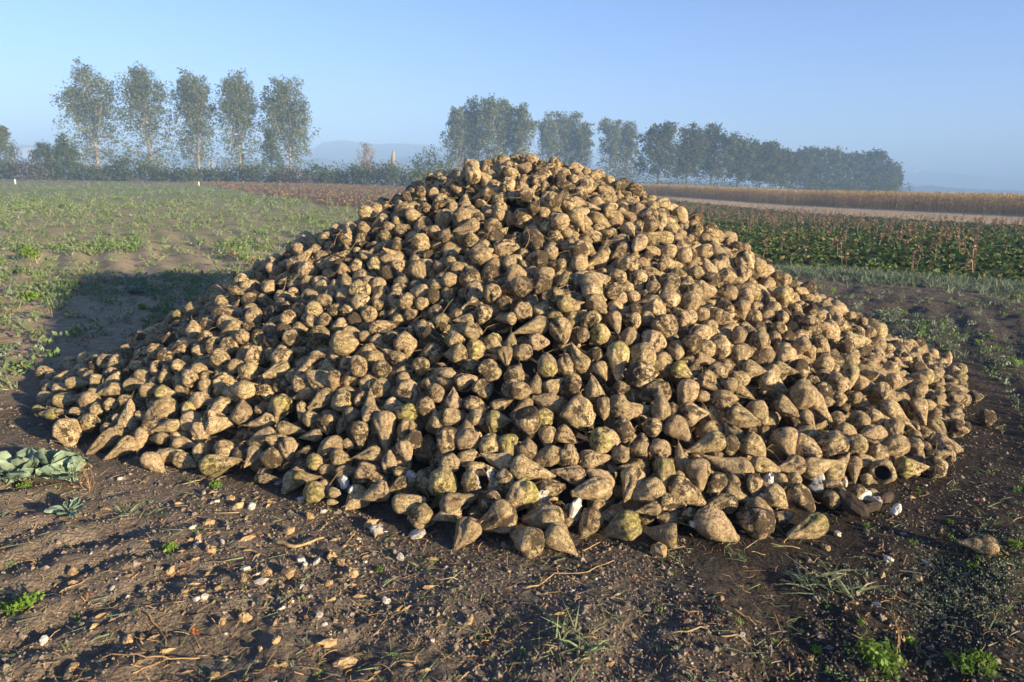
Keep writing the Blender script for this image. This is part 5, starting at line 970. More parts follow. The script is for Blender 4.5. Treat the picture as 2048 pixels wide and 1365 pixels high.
-814,3794,575,31,-4,-28,57,15,2860,4418,123,-20,11,-11,91,10,-2019,4684,613,34,-20,-48,80,6,-2072,4018,305,38,-20,20,118,6,-816,4232,765,-84,11,-10,98,18,627,4652,1127,24,81,15,88,1,
-219,5209,1459,84,-17,-10,81,13,-296,2883,48,5,-29,-82,94,13,-606,3018,64,-45,-4,44,110,11,-1873,4030,330,16,-11,19,117,4,677,4071,832,-69,-1,41,111,0,545,2894,200,45,26,47,54,526,
-793,2875,63,-51,-36,48,49,954,2371,3820,77,-65,29,-25,104,14,300,5731,1587,-23,12,-42,119,7,-658,3938,658,34,-7,-23,70,10,1892,4370,610,37,-21,-66,111,17,-731,3306,149,46,-10,-31,78,15,
-2677,4597,264,-5,-18,17,74,8,-495,3707,567,-6,61,-42,82,5,183,5256,1469,62,5,-25,77,12,-2154,3558,77,-1,39,-72,71,516,528,3827,696,-75,-18,24,124,9,1564,3838,468,-19,-4,-74,71,8,
-3266,4894,35,-28,33,38,97,15,-2579,4267,189,35,3,-23,105,4,2903,4279,66,31,33,-7,79,12,-2682,3880,65,42,3,-35,59,521,505,3440,371,16,-79,26,75,12,572,3217,217,43,13,14,99,7,
1694,4407,668,-24,30,-24,104,3,2332,5346,596,-69,-29,-23,87,2,1398,5372,1113,34,-3,14,88,13,-697,4271,830,-56,32,11,85,8,-608,5347,1355,23,-16,-27,91,6,350,4387,975,38,30,-45,96,10,
575,3751,584,34,-11,-15,89,7,152,4738,1187,74,-9,-7,105,2,1419,3645,338,49,-15,60,76,13,1903,4588,653,42,90,-1,91,15,-208,3091,315,72,20,22,76,523,-1159,3478,122,23,5,33,91,3,
2676,4606,269,29,-8,-40,86,16,-2423,4889,470,-24,22,76,77,8,-791,3129,195,16,-30,-32,48,518,1058,2917,60,37,-85,-2,112,0,43,4411,992,-14,29,-23,96,9,1413,3701,428,32,69,-30,117,11,
-2445,4181,215,-18,-20,78,72,12,-207,2820,71,-82,8,37,97,8,1157,4577,912,39,-3,39,98,13,2639,5227,462,21,6,-26,79,14,825,4362,965,-31,77,-8,93,8,2085,4152,412,51,28,2,77,15,
655,2678,71,45,3,47,46,949,2471,3798,29,33,16,-38,75,15,-595,2947,48,46,-10,-32,99,8,440,2767,26,19,34,27,70,15,-1209,3639,290,28,7,26,94,0,943,3566,526,65,24,-15,65,12,
-565,4491,965,6,14,-24,75,9,1410,3987,606,42,4,-7,82,6,1985,4355,570,-60,8,22,87,12,1931,5066,798,14,32,-7,74,15,806,3228,369,40,1,-28,77,643,2408,4408,339,-64,-15,48,80,8,
2395,3986,199,-18,35,21,74,12,-2070,3646,139,-42,19,55,61,522,-221,5052,1289,40,2,-36,92,9,698,5324,1337,15,18,-89,98,10,2244,4034,315,72,-20,33,129,4,2336,4483,369,-36,13,-48,82,10,
-1085,3828,463,-40,-15,7,106,7,-2172,5306,618,34,29,-51,111,13,1686,3228,53,-9,-35,62,110,17,2723,4402,193,-4,-18,85,96,6,-510,4002,675,-42,-56,-3,91,8,349,4558,1125,4,23,-31,72,5,
-1837,5050,746,26,-27,-25,82,9,-229,3498,412,-24,-18,15,112,13,-997,5404,1246,-48,-26,5,103,6,93,3727,602,-40,-3,-47,101,11,-1423,4322,652,-22,-36,54,73,14,612,4016,820,63,15,21,88,15,
2311,5423,637,70,-22,42,96,10,-1178,4758,943,-23,49,2,65,14,-1468,4686,745,19,50,-60,80,15,-468,5055,1246,-31,-19,-67,110,27,700,5429,1401,-46,7,50,88,10,319,3391,368,28,-33,19,96,0,
-2272,5236,597,40,26,-65,81,15,-805,5335,1316,-20,0,37,67,15,-690,3403,245,8,17,34,89,15,-993,4937,1085,62,2,-1,88,4,-3414,5059,48,-34,-17,-53,91,10,-898,4941,1117,8,-4,74,96,3,
3026,4533,98,-38,-6,-39,84,649,2325,4246,340,-31,32,65,67,527,854,3783,672,-33,33,-43,132,4,-1240,4777,905,32,-82,9,126,11,-608,3266,181,-22,37,-63,100,3,-604,3792,588,-20,-22,-57,88,11,
1055,4542,940,-41,-9,52,92,10,-646,5019,1267,50,-68,5,75,10,-1065,5339,1234,-71,-53,9,99,0,-1605,4755,740,45,84,4,85,21,1017,3968,686,70,-62,-3,93,12,401,3380,338,36,75,12,102,11,
-3081,4402,42,37,20,-5,100,12,3512,5850,109,-12,21,-44,110,15,621,4556,1054,29,-22,21,80,0,1749,5681,1038,43,-19,55,121,10,1066,5541,1296,-50,-6,-55,106,11,-655,2973,147,-47,-2,42,51,527,
1155,3989,629,-5,34,-35,88,12,1515,4144,591,-22,25,-59,107,1,-3295,4740,35,38,-3,-3,81,14,1135,4785,1043,-31,-9,-78,88,4,-939,5030,1191,51,-26,-7,80,13,-629,4743,1105,-24,-17,-46,94,4,
1153,3566,476,8,-14,-82,87,11,50,5115,1418,-52,22,42,101,0,-772,4034,669,-8,51,-54,63,10,2072,4621,579,-3,31,-22,77,15,-820,4940,1168,28,-7,-15,67,12,2539,4544,318,25,16,87,91,11,
1447,3638,460,23,2,-50,74,2,-609,5439,1393,43,3,37,110,10,-86,5721,1611,34,9,-18,110,8,-389,4291,926,-4,0,35,67,15,-2011,4790,615,-33,11,-52,98,8,-254,4735,1208,-26,-18,-87,75,10,
-679,4804,1053,51,24,-34,124,6,-2936,4047,29,-64,40,19,50,975,1686,4656,741,37,-19,-45,127,10,-1792,4765,656,-25,-3,86,124,1,-2794,4364,142,6,29,-28,95,8,2722,4179,53,35,59,-19,93,10,
-1978,3862,157,-23,29,-55,95,3,-673,4006,679,-48,10,58,86,11,83,4153,923,-38,20,-48,82,11,3610,5363,44,58,57,13,104,12,2627,4895,339,-23,-23,-61,77,15,1745,3589,312,-29,-37,45,76,521,
54,3348,383,68,-34,-32,118,9,-1256,3233,44,-46,10,38,87,10,-1505,5188,962,-14,13,28,112,4,-2653,4505,249,83,-17,-14,70,12,1385,3349,165,23,21,44,100,10,1261,3396,198,2,41,-15,71,0,
1285,3671,343,-30,52,-45,92,13,1629,3001,21,20,34,7,56,15,1709,3768,369,59,-65,-4,85,3,-369,5600,1483,-41,-19,33,112,15,-1285,4578,771,-44,9,44,98,8,-318,3341,325,-38,17,-58,99,13,
-1043,3442,197,-11,-4,-10,80,15,-1163,3761,403,-13,-11,17,109,6,-1483,5013,913,-27,4,-48,124,11,-1689,4425,578,7,-29,-6,109,11,-2360,4301,276,17,-64,26,90,10,324,4413,1059,39,-74,18,74,11,
265,4165,873,-52,14,-59,115,16,-376,5169,1311,-15,32,-30,96,7,1283,4112,656,30,10,2,81,14,-1268,3981,506,61,-6,28,86,7,-1376,3419,86,24,-8,7,88,6,777,4082,765,22,-14,42,112,9,
-2321,5119,534,22,32,-54,68,15,-1471,4480,679,-27,-36,34,86,11,-413,4018,743,41,38,-1,64,14,-13,5083,1361,46,-28,-3,85,11,-1649,5313,951,46,-16,-15,116,11,112,3827,761,-10,-11,60,89,21,
2567,5286,532,-44,6,68,119,8,2458,5214,515,-25,-13,15,132,11,-1486,4247,583,57,9,-10,79,13,-1148,4702,899,21,61,47,88,6,2522,4274,197,20,-2,65,94,9,-2077,5307,679,-27,17,-67,132,2,
460,5425,1457,-10,26,37,103,11,-907,4383,815,38,-56,-6,102,11,3075,4453,68,41,5,-30,111,650,-949,4788,1012,33,-55,-14,81,15,2704,5160,431,-4,-18,25,75,13,-322,4031,765,47,21,16,57,15,
242,4430,1048,-67,18,-13,104,2,211,2803,35,-12,25,-31,77,0,-716,4713,989,31,34,1,88,8,-1717,4970,753,-47,-5,28,92,10,221,3402,405,28,-43,-11,105,10,588,4708,1133,20,8,-74,84,17,
852,4475,981,-23,19,-55,81,11,-1465,4540,693,-6,33,67,85,5,-2018,4093,327,-14,-22,-13,70,10,-1177,4638,857,-17,-20,60,97,11,-515,5065,1291,-51,15,52,67,6,-872,3942,610,65,36,23,65,12,
113,3914,737,-10,11,32,112,10,-2928,4137,42,-30,-4,-21,86,10,39,3848,727,12,-6,-9,100,6,2263,4167,313,-30,33,51,105,14,2470,3992,157,-3,66,24,109,6,-1332,5263,1090,-50,-32,43,88,8,
2767,4271,121,28,11,41,89,11,-2156,3925,219,-19,13,6,67,15,3458,5174,51,-25,-23,-29,107,2,1910,3965,401,-17,50,-41,74,14,-66,2784,148,3,-71,49,65,692,-1355,3506,238,-31,-23,75,59,833,
-175,4867,1219,-18,-8,60,79,5,-1286,4898,938,-9,-30,-29,91,9,-1091,4802,972,53,9,9,80,9,497,4466,1028,25,1,-39,89,13,-341,5262,1376,63,38,31,80,14,109,4640,1138,-33,-8,-42,84,6,
2131,4187,379,-73,-61,0,99,7,341,5347,1483,44,-8,-1,97,13,1576,4376,679,-36,8,-5,80,5,2604,4051,151,-41,10,61,93,523,2319,3602,46,37,-63,-1,83,10,3284,5286,98,8,30,-36,86,15,
-1317,5197,1055,35,-54,-21,107,11,-2874,4458,126,-4,35,81,84,12,-31,4003,873,13,-78,13,106,3,216,5120,1422,23,-18,-84,72,11,-1662,3626,229,31,43,-54,61,522,1786,4069,415,-49,11,25,107,9,
-296,3632,492,17,-30,52,132,11,-1170,4330,687,-22,1,79,132,0,80,4199,957,-15,24,-90,55,12,367,3801,687,-69,4,13,132,8,138,5150,1385,85,11,-24,92,16,-2207,3674,107,-35,6,75,62,13,
-506,4524,963,35,63,26,76,2,-2572,5013,381,13,7,42,83,10,-335,3963,715,33,-26,38,94,9,-361,5073,1278,39,2,10,89,6,354,4233,869,8,-15,-60,110,8,2807,5001,280,40,-28,31,100,4,
-536,3554,392,-44,-56,-30,102,5,788,5744,1435,11,2,-68,85,15,382,4450,1070,14,-5,-28,91,18,517,4092,889,-53,-24,47,93,8,-1382,3763,334,-59,-3,-69,107,11,1481,4577,828,-45,-5,-53,76,12,
-1154,3611,235,-65,8,59,74,12,3065,5288,241,49,10,-75,103,8,1211,5017,1051,-17,69,-35,130,16,822,3118,177,-1,85,15,84,4,-679,3299,204,26,36,69,79,2,1292,3191,85,13,49,8,131,11,
291,3876,763,-11,18,27,112,14,1279,5735,1240,-38,-51,-35,131,8,1870,5167,801,35,12,51,112,15,1605,5496,1075,54,-18,34,95,10,1500,3157,37,-32,-4,43,95,7,-677,3743,510,-35,-14,72,87,11,
955,4392,946,16,-41,21,57,14,864,4879,1139,-40,14,58,132,11,-569,3439,357,30,-23,-25,75,13,-260,5275,1394,-20,-11,40,81,11,-573,4218,802,22,22,-46,68,15,-2248,3608,75,-38,17,68,61,517,
328,3447,450,-23,14,14,84,4,-1665,4502,595,24,-21,-38,85,4,-981,5076,1165,-82,-9,35,93,5,-1692,3913,331,42,-20,-32,85,11,687,3775,652,-44,-28,53,78,14,1348,4178,658,-53,-2,-8,103,16,
-1451,3784,305,9,29,41,69,4,-2494,4816,367,-32,-7,27,98,9,-2208,4821,520,43,7,11,75,13,469,4817,1252,-50,27,-16,93,14,2085,3960,279,-22,76,-37,83,15,-1270,3890,467,52,-3,75,73,2,
-1162,4825,987,-64,23,-22,80,5,394,4002,832,32,-7,-33,58,12,2213,3982,224,25,-21,-34,83,8,3085,4831,106,-24,-28,-46,90,15,490,4673,1164,-74,5,-22,87,5,1741,5557,1014,19,32,81,89,0,
3315,5638,155,29,6,2,116,0,-56,5517,1572,-19,23,-31,94,4,-224,4641,1098,13,18,39,57,12,-1662,5005,834,-52,29,-15,96,14,464,4588,1094,11,-51,44,77,15,-477,5731,1493,56,19,-36,121,10,
-2734,4916,265,31,16,-32,125,11,1687,5235,1024,32,-53,22,60,13,-2370,4711,398,18,-20,7,85,18,958,3583,424,37,-24,-30,88,14,-2205,3925,140,18,-1,-4,65,15,-2192,4488,425,-56,33,42,77,12,
-797,2832,36,59,41,-34,31,524,-724,3027,33,-28,33,16,85,13,1609,3181,35,29,36,-10,86,15,408,4713,1155,31,-64,0,105,13,-1122,3365,93,-19,-42,9,64,8,1874,4220,514,-33,-15,-71,70,15,
2504,3645,34,39,9,-50,77,10,11,3939,792,41,-82,9,86,8,4,5849,1612,-15,24,-84,107,8,309,5466,1508,-17,12,-85,81,13,-1350,3924,477,53,-14,-7,79,8,-1826,3795,191,29,11,-24,116,1,
204,3930,811,-12,-67,42,83,4,1488,4868,936,36,79,-8,91,12,2407,5451,563,-26,11,-33,112,8,40,3103,340,-2,-23,-20,61,522,1693,3484,133,-48,-8,63,111,10,-1920,4662,586,-30,83,21,92,15,
-216,5292,1481,58,30,-35,98,3,519,5719,1530,-4,-37,-27,82,13,-364,4087,730,27,-73,16,97,13,-1270,3461,155,-27,24,-18,84,14,469,5795,1584,23,38,50,81,3,-447,2865,132,53,-2,-63,45,692,
-135,5289,1422,63,21,-24,125,10,1967,3790,143,45,14,62,111,9,-125,5630,1528,37,-24,-7,127,8,1677,5167,938,5,37,19,101,10,-1161,3921,490,16,-18,10,80,5,-2486,4734,361,-45,-14,-68,89,24,
-1315,4996,962,8,31,89,74,14,-278,4903,1223,41,66,-14,132,9,900,3103,151,-17,-56,-29,62,8,-326,3495,383,38,79,-1,92,6,273,5120,1400,44,3,16,66,12,-9,4323,965,-40,-72,-20,115,5,
-1366,3511,110,-13,-24,53,81,14,2754,4681,237,32,-16,-7,93,8,543,4382,973,59,1,51,96,2,-829,5976,1382,29,-12,7,117,27,-295,4094,776,8,0,24,90,4,2627,3985,57,48,-2,-66,121,1,
678,4414,943,-23,-31,-74,84,8,-205,4485,1024,-28,25,-14,106,6,1876,4169,443,52,-59,21,100,11,1007,3131,154,-26,-12,-55,88,0,-1854,4542,554,-79,-14,-18,100,24,1145,4869,1090,-43,56,-7,87,10,
1712,4489,698,10,-8,-79,81,3,202,3311,343,37,25,41,81,15,-2866,4351,44,3,-34,85,118,21,-592,3718,480,58,-15,10,110,9,-1636,3476,34,-43,-7,35,71,14,-721,4421,819,-37,5,55,104,5,
2884,4197,36,-33,-1,55,90,9,1572,4191,590,-15,12,-36,58,15,645,3845,726,22,41,-23,90,8,385,5518,1529,56,-9,20,70,10,-1844,5365,847,-38,68,23,78,15,-571,3973,624,49,24,-2,89,8,
1133,5406,1214,36,-22,15,132,4,-231,3809,695,-78,8,42,82,12,-682,4487,871,24,69,-13,76,8,566,5786,1544,35,28,6,68,15,-928,5520,1317,38,-9,61,82,6,-1563,4602,683,52,21,-3,92,9,
-127,5176,1385,21,70,-28,112,3,-774,4900,1116,73,-49,-4,102,4,-612,3865,580,52,-21,-41,100,12,1607,3877,385,59,64,1,113,2,-517,3487,374,-24,14,-61,67,15,553,4299,900,-27,79,14,95,8,
-2449,4023,142,-2,-76,32,106,8,1616,4034,494,21,-17,23,94,9,601,4499,1019,-4,-34,37,84,3,-323,5548,1550,9,33,62,112,13,1468,4307,723,14,-85,-35,89,8,-3250,4602,24,45,-28,-44,63,525,
1259,3112,50,-51,4,-5,70,5,1671,5284,979,-15,53,-14,92,14,983,3071,116,-6,34,-83,92,9,2470,4646,352,36,-19,-9,105,6,1210,4671,928,12,-33,59,85,14,2763,4349,102,-11,16,12,101,5,
-2330,3987,127,8,-73,-33,119,0,782,5113,1249,-24,-12,-87,98,11,833,2913,36,38,18,41,89,14,-507,4341,863,-21,19,65,60,5,1213,4211,708,21,-33,-28,102,13,879,5456,1326,60,48,21,95,13,
1324,5056,985,29,-6,72,107,8,1111,4983,1128,55,58,12,73,14,-239,5699,1562,9,-19,88,105,7,2713,4964,324,-49,-2,-44,95,8,795,4487,1002,30,85,-10,101,11,486,4756,1192,-16,-21,-74,87,2,
2,7669,959,52,22,17,111,8,-1045,4792,1015,-50,-5,-6,63,14,-432,3759,554,42,-4,33,126,9,941,3197,176,50,16,7,62,15,-2852,4052,24,-68,57,2,65,15,-360,5889,1573,26,-72,-11,132,18,
1169,5157,1121,-3,9,-88,108,2,-1836,3709,153,29,-24,1,94,8,-1337,3598,221,-44,-12,43,67,12,3069,5068,201,-15,64,-13,100,24,1326,3788,533,-39,87,8,94,12,-139,5361,1476,-4,-3,58,84,5,
2685,5339,449,43,0,31,104,13,57,5262,1481,53,-68,-1,69,9,-1612,4878,783,56,-8,-38,61,8,524,3012,120,-23,65,-35,71,6,616,4366,914,-69,3,21,82,0,-887,5381,1274,16,28,10,91,3,
906,3310,273,-25,-21,72,94,24,1209,3591,336,59,-19,25,112,8,169,5501,1553,43,34,29,73,12,3683,5821,46,16,-30,-87,101,0,3556,5475,44,30,-16,-10,104,3,-2490,5173,421,-27,19,59,119,10,
885,4954,1164,10,-6,29,79,6,-641,5935,1484,-53,-63,-1,112,15,-3089,4777,61,41,-2,-39,132,6,-569,5166,1300,-12,-27,-86,74,8,-1541,4784,770,52,-47,8,79,10,-789,5494,1356,-23,-36,49,110,1,
-2980,4784,143,-30,11,35,132,4,-244,5573,1539,-3,14,-7,64,14,-1282,5098,1027,15,18,5,70,15,-1965,5371,756,46,-30,-57,125,8,-434,4241,878,56,27,2,68,15,-1445,3419,44,-34,13,55,92,8,
-405,4658,1071,-49,18,68,89,7,2624,4677,288,50,-8,55,89,15,1571,4895,879,15,17,79,76,15,-349,4485,947,43,-23,25,79,12,1228,4878,977,61,-52,7,100,10,759,5407,1350,35,-62,9,75,8,
-2334,4876,415,-13,26,-77,86,14,3427,5705,154,35,5,-37,88,12,1628,4571,720,3,37,-29,95,11,383,3879,799,27,-84,-12,63,14,2959,5535,331,25,-6,70,120,7,462,3734,731,-38,-31,60,88,517,
-111,2866,59,2,-24,-81,94,3,-914,4656,938,34,15,37,117,11,-448,5153,1292,-32,1,34,86,11,2792,4021,25,-28,28,-56,63,14,3184,5028,103,33,-1,29,98,8,918,2952,115,-8,3,3,68,11,
-1466,4886,842,-22,-10,-56,98,11,884,4445,902,-27,-25,-50,108,10,1831,3214,37,37,-24,58,81,10,2593,5053,407,-23,49,-58,82,12,-820,3345,166,-10,-13,-35,95,5,2828,4260,35,37,4,-35,80,14,
-182,5017,1274,-53,15,63,61,15,-1937,4341,434,49,-28,-19,101,6,2073,3765,176,8,-24,50,83,11,-2564,4925,344,-41,-21,62,115,8,2517,4915,399,32,-16,21,91,17,1435,5538,1117,-2,-4,-37,68,15,
-2074,4743,553,-40,27,37,105,22,1658,4766,774,4,-10,74,83,9,-1716,5292,871,-57,8,32,74,9,-1658,3571,79,-48,6,-55,95,13,-2137,3758,86,66,-28,-8,105,14,1221,4146,690,21,2,-10,89,3,
-2127,3880,143,32,-18,28,107,4,-1205,4909,977,59,32,-8,81,11,1150,5273,1173,58,-26,22,120,26,-2237,4584,414,-16,-26,62,96,8,-2296,3863,108,-46,-15,57,76,11,2979,4918,190,27,28,1,100,9,
-122,4020,861,48,14,-3,71,10,-1952,4596,583,-47,-3,38,72,10,1793,4412,643,-51,-55,12,85,11,-445,3407,331,39,-7,-65,91,10,-2866,4248,41,25,-23,2,89,0,819,4637,1033,-38,15,77,114,6,
1033,5691,1323,-45,10,-63,99,3,-813,3189,54,57,-5,-19,53,12,1392,3675,302,12,22,-80,56,9,-1236,3884,385,-31,-1,77,80,11,817,5458,1364,7,70,-36,61,14,-1980,3922,253,14,32,-15,109,10,
3364,5362,134,-71,16,-28,84,12,1412,4080,615,65,-7,61,84,0,-687,5319,1316,-11,53,-65,55,15,-480,5398,1453,-51,-7,46,75,25,-265,4402,943,23,76,12,86,11,391,3266,274,20,85,-9,71,26,
433,3439,373,14,13,88,88,8,1777,3574,130,-1,3,66,81,4,-67,4640,1136,8,-55,21,65,11,-848,3757,464,72,-12,-20,132,4,2476,3873,38,49,-4,-70,68,12,-226,4730,1132,27,-5,38,81,25,
3033,5396,248,-19,58,-9,110,17,-2105,4899,592,-10,-27,49,88,14,1022,4234,796,16,89,19,85,4,2971,5127,231,31,10,23,94,10,341,5036,1377,-24,-20,-47,81,5,766,2879,167,31,-17,1,54,518,
1704,3927,314,-34,-5,64,79,15,1152,6001,1310,-41,-16,-59,110,8,3333,5487,117,19,28,8,108,3,-280,4510,989,-6,-23,-18,80,4,298,5565,1535,32,-5,-16,103,14,1789,3930,375,9,38,81,85,6,
2091,4381,434,-28,18,-69,70,11,2442,4978,430,-1,23,0,132,3,1846,5600,971,-5,49,-29,95,13,691,4984,1263,0,2,52,94,9,620,5200,1326,-40,-12,79,107,12,-124,3454,378,-17,20,24,78,9,
-740,3185,87,47,3,-77,68,12,2056,3414,49,25,-30,-77,108,8,-30,7118,1216,22,17,33,100,0,900,5572,1341,2,24,-71,102,3,402,3967,785,-32,-24,53,80,13,-1367,3533,181,12,-19,-27,64,12,
3230,4810,76,-4,-9,70,58,7,884,3739,591,-27,7,-78,80,13,1273,5083,1054,2,25,-7,62,15,854,5345,1311,60,14,32,81,13,2204,4037,143,-46,25,-62,99,9,2460,3981,49,-47,-26,-34,89,14,
826,3625,448,58,-28,10,74,13,-1591,4431,604,-69,0,33,78,6,-1234,4112,597,-26,-22,15,94,9,-2550,4104,131,-27,22,75,86,6,-821,5043,1175,-46,15,56,88,14,1964,4214,471,-39,14,9,97,6,
1091,3438,323,-19,-14,-5,91,6,-556,5262,1324,30,-81,10,104,4,3270,4733,39,-34,-26,28,85,15,-245,4298,892,72,-6,-21,105,2,-2695,4074,63,-45,13,7,101,20,3279,4847,32,18,-33,38,99,11,
1560,5104,939,14,-37,48,82,13,521,3110,140,23,-9,78,85,1,1810,5031,837,25,71,-4,97,26,-2652,4694,274,42,-11,75,77,13,1943,4734,702,12,28,-60,89,10,1170,3487,308,-5,-54,58,96,14,
2424,4831,408,-27,-27,59,95,6,-2919,4686,161,32,25,-40,112,6,1632,3610,346,14,7,-69,89,14,1244,5260,1103,-23,57,-48,83,13,710,3058,144,-1,-7,52,82,7,-294,3177,189,-54,-3,71,105,7,
2959,4678,120,-19,26,-29,87,13,-2304,4490,365,-27,75,-11,112,12,-1013,4248,683,15,-26,37,76,15,1682,4910,834,66,15,38,114,9,1501,3776,388,-17,20,-4,132,5,1056,3879,635,-67,13,-17,94,16,
-376,3850,598,48,11,-19,87,11,2597,4382,186,-39,39,-52,112,9,678,4727,1127,38,-72,-7,76,2,-1941,5229,768,52,-3,-25,95,4,220,5631,1580,26,3,-6,80,9,590,5591,1455,-7,33,62,116,8,
1243,3766,424,10,-27,-77,91,15,1210,4289,712,-26,50,-29,87,15,1344,5525,1131,40,55,28,77,7,-519,3748,525,2,-71,54,83,11,1002,4431,906,-42,80,-2,75,8,2651,4488,190,27,25,9,112,3,
339,4972,1343,43,-5,27,97,0,224,3816,731,-33,11,24,97,15,-163,5440,1495,-9,33,57,99,27,756,2818,40,-37,-7,-37,86,15,103,5267,1420,19,-11,-82,84,11,-761,3132,46,2,24,-88,83,0,
-42,4070,867,-78,37,4,82,9,3381,5230,65,2,8,-7,75,10,-2295,4159,226,-64,-2,-21,111,8,782,3083,130,25,-14,-31,79,3,-966,5177,1193,50,17,16,98,3,-2585,4637,266,48,74,4,99,21,
1824,4571,662,4,-9,-14,85,8,2284,5007,504,36,12,13,118,7,401,4604,1106,-12,-7,70,75,1,330,4014,835,18,-35,8,71,23,2627,5172,410,-26,12,16,90,0,279,4799,1262,-35,61,-38,89,3,
630,3492,442,20,-20,2,89,9,959,6060,1421,-22,11,80,128,9,474,4238,914,-57,-15,4,106,1,-2542,3977,160,40,-7,-27,79,961,-1526,3598,70,18,16,52,95,4,-1507,4091,446,46,-41,13,120,9,
-16,2879,43,50,-13,21,64,14,-414,2858,39,48,-77,-5,105,11,-2279,5391,588,24,28,-59,94,15,-3001,4475,93,51,-49,-13,68,14,971,3684,585,-17,-78,-27,98,6,1388,5283,1060,-58,3,-65,108,0,
-113,4416,963,40,-14,-38,73,6,617,3153,160,6,37,6,88,13,527,2719,40,-12,25,-69,80,2,-2097,3586,38,-85,-9,36,72,0,-824,5620,1335,14,11,-17,127,8,3083,4740,69,-78,11,-21,94,10,
-2294,3715,29,28,-23,8,82,13,40,3459,429,-34,0,61,117,3,2866,4901,217,20,19,4,93,14,-2804,5155,252,-38,-24,-21,132,2,1487,4051,582,43,-10,6,104,9,-1131,6135,1245,43,-6,-57,132,6,
-1836,4446,530,3,-77,-5,94,3,971,5645,1336,-23,-25,-46,67,4,-172,5915,1621,51,51,22,86,15,1828,3284,31,-3,-28,-59,78,1,-328,3418,339,-39,-16,49,82,1,-1592,3914,390,-69,-18,13,92,8,
1301,5391,1118,-22,-2,-1,78,4,-1655,4158,433,51,26,28,118,0,-2934,4543,116,-36,-18,14,89,15,-911,3629,389,-27,8,68,67,11,15,6962,1272,-54,12,-6,100,4,-1511,3993,370,14,-23,59,88,9,
-1727,4134,484,-26,17,-45,78,10,-740,5364,1315,-56,-6,73,67,9,812,5284,1298,55,-37,-11,96,5,1971,3569,118,25,-2,-5,119,8,2217,4368,379,34,18,43,96,7,438,3903,774,-39,-2,-15,69,12,
259,4734,1205,-35,7,-69,99,6,3182,4896,59,31,57,17,117,5,1627,4452,665,2,0,-81,87,3,-1728,3953,372,33,-36,-27,72,15,532,5931,1569,-36,-9,51,104,8,1823,4739,737,-4,61,-5,84,3,
-2312,4747,428,32,17,-83,75,4,-1048,5096,1108,-36,7,27,71,9,594,3571,479,0,-31,0,75,15,-272,3865,706,38,6,74,88,3,2531,6039,589,86,-24,17,120,10,1240,3793,524,-11,-17,72,85,26,
677,5759,1438,46,-9,51,125,1,-917,4508,818,26,32,-54,86,1,-1888,3573,42,39,-4,66,95,10,1941,5077,697,-30,-9,-40,132,3,-2177,4224,328,-33,-14,77,115,8,-697,4561,890,-21,-9,-10,59,14,
1091,3545,353,51,-18,-12,101,0,-1356,4384,676,51,-62,-4,96,9,162,4363,980,-8,55,-70,124,3,-618,4277,789,33,11,-55,98,0,532,4058,793,5,-66,21,123,8,-129,3529,441,7,-25,81,81,15,
-278,4207,888,-11,-12,-88,73,13,1684,3312,125,-23,-16,2,97,1,1618,3689,289,-4,17,31,128,20,-1341,4531,729,-47,36,36,66,13,787,3543,417,54,16,7,72,16,2403,4324,284,-67,-7,-60,98,10,
2579,4448,238,49,0,-63,88,8,741,3389,342,-41,1,30,81,0,-1687,4907,736,38,-62,-28,48,13,781,4962,1243,-15,-25,-6,85,5,2006,4633,624,-24,-8,-71,91,6,2239,5557,662,-25,-5,-54,80,11,
2058,4958,657,-42,-62,-16,94,8,1120,3074,100,-58,-16,-49,113,8,-672,3120,79,4,75,-8,77,10,-1989,3587,44,23,33,-54,123,3,-1580,3516,32,-3,-28,-88,73,3,-52,5413,1526,30,26,-73,80,15,
-737,4973,1153,-20,11,-13,79,6,-1749,3706,126,33,-64,-11,77,26,716,5520,1415,-41,-25,49,84,8,1407,4070,532,59,-36,-12,112,15,786,3716,627,-40,18,27,72,14,2011,4225,411,18,-31,58,77,13,
913,3999,696,42,-11,19,83,12,-2233,5097,563,-46,-8,45,94,4,-1950,4078,329,-72,3,-3,78,8,1136,3904,631,54,1,24,74,15,2563,4700,341,61,-12,18,92,1,-583,5596,1459,39,65,19,78,6,
-2311,5186,559,-13,17,-64,77,2,-889,4093,618,-35,54,9,132,7,-1172,4053,515,-30,6,78,98,11,-1937,3697,65,20,-32,51,114,7,-3061,5036,89,-1,1,41,98,11,170,5106,1321,43,-17,-11,89,11,
2561,5425,535,39,-13,31,104,9,2483,4194,153,-14,-11,-67,65,14,-1489,5292,987,12,-2,-80,97,8,604,5455,1428,-41,1,82,74,14,-2009,3687,179,44,19,-41,67,521,-318,3616,616,58,20,-32,70,969,
1741,3327,52,-22,-24,-48,117,4,-689,5054,1207,26,-74,3,96,2,692,3017,92,37,-5,38,90,9,978,3641,459,36,-14,53,109,11,328,4484,1055,4,-74,20,65,6,-2400,4874,394,26,31,-39,79,14,
-1006,3818,461,-2,-15,35,86,13,-549,6569,1326,47,61,4,99,9,2395,3669,36,18,-53,-2,70,16,-2170,4320,350,-33,17,51,76,14,-1415,4428,655,12,0,62,64,10,1536,5396,1016,30,53,3,111,5,
-490,4967,1196,-40,11,37,120,26,-1738,5454,901,31,20,-48,113,6,-461,4438,930,10,-58,29,96,13,319,3005,126,39,-60,-4,97,27,151,4904,1263,54,-27,-20,120,10,1522,3712,306,37,79,-12,82,15,
2686,4079,29,-15,-35,72,84,13,1612,5184,975,-47,-3,67,82,13,1760,3873,353,-19,15,64,76,10,-1665,4256,504,-39,13,-46,66,15,99,5876,1635,-19,33,64,87,4,562,3641,532,39,24,-36,62,12,
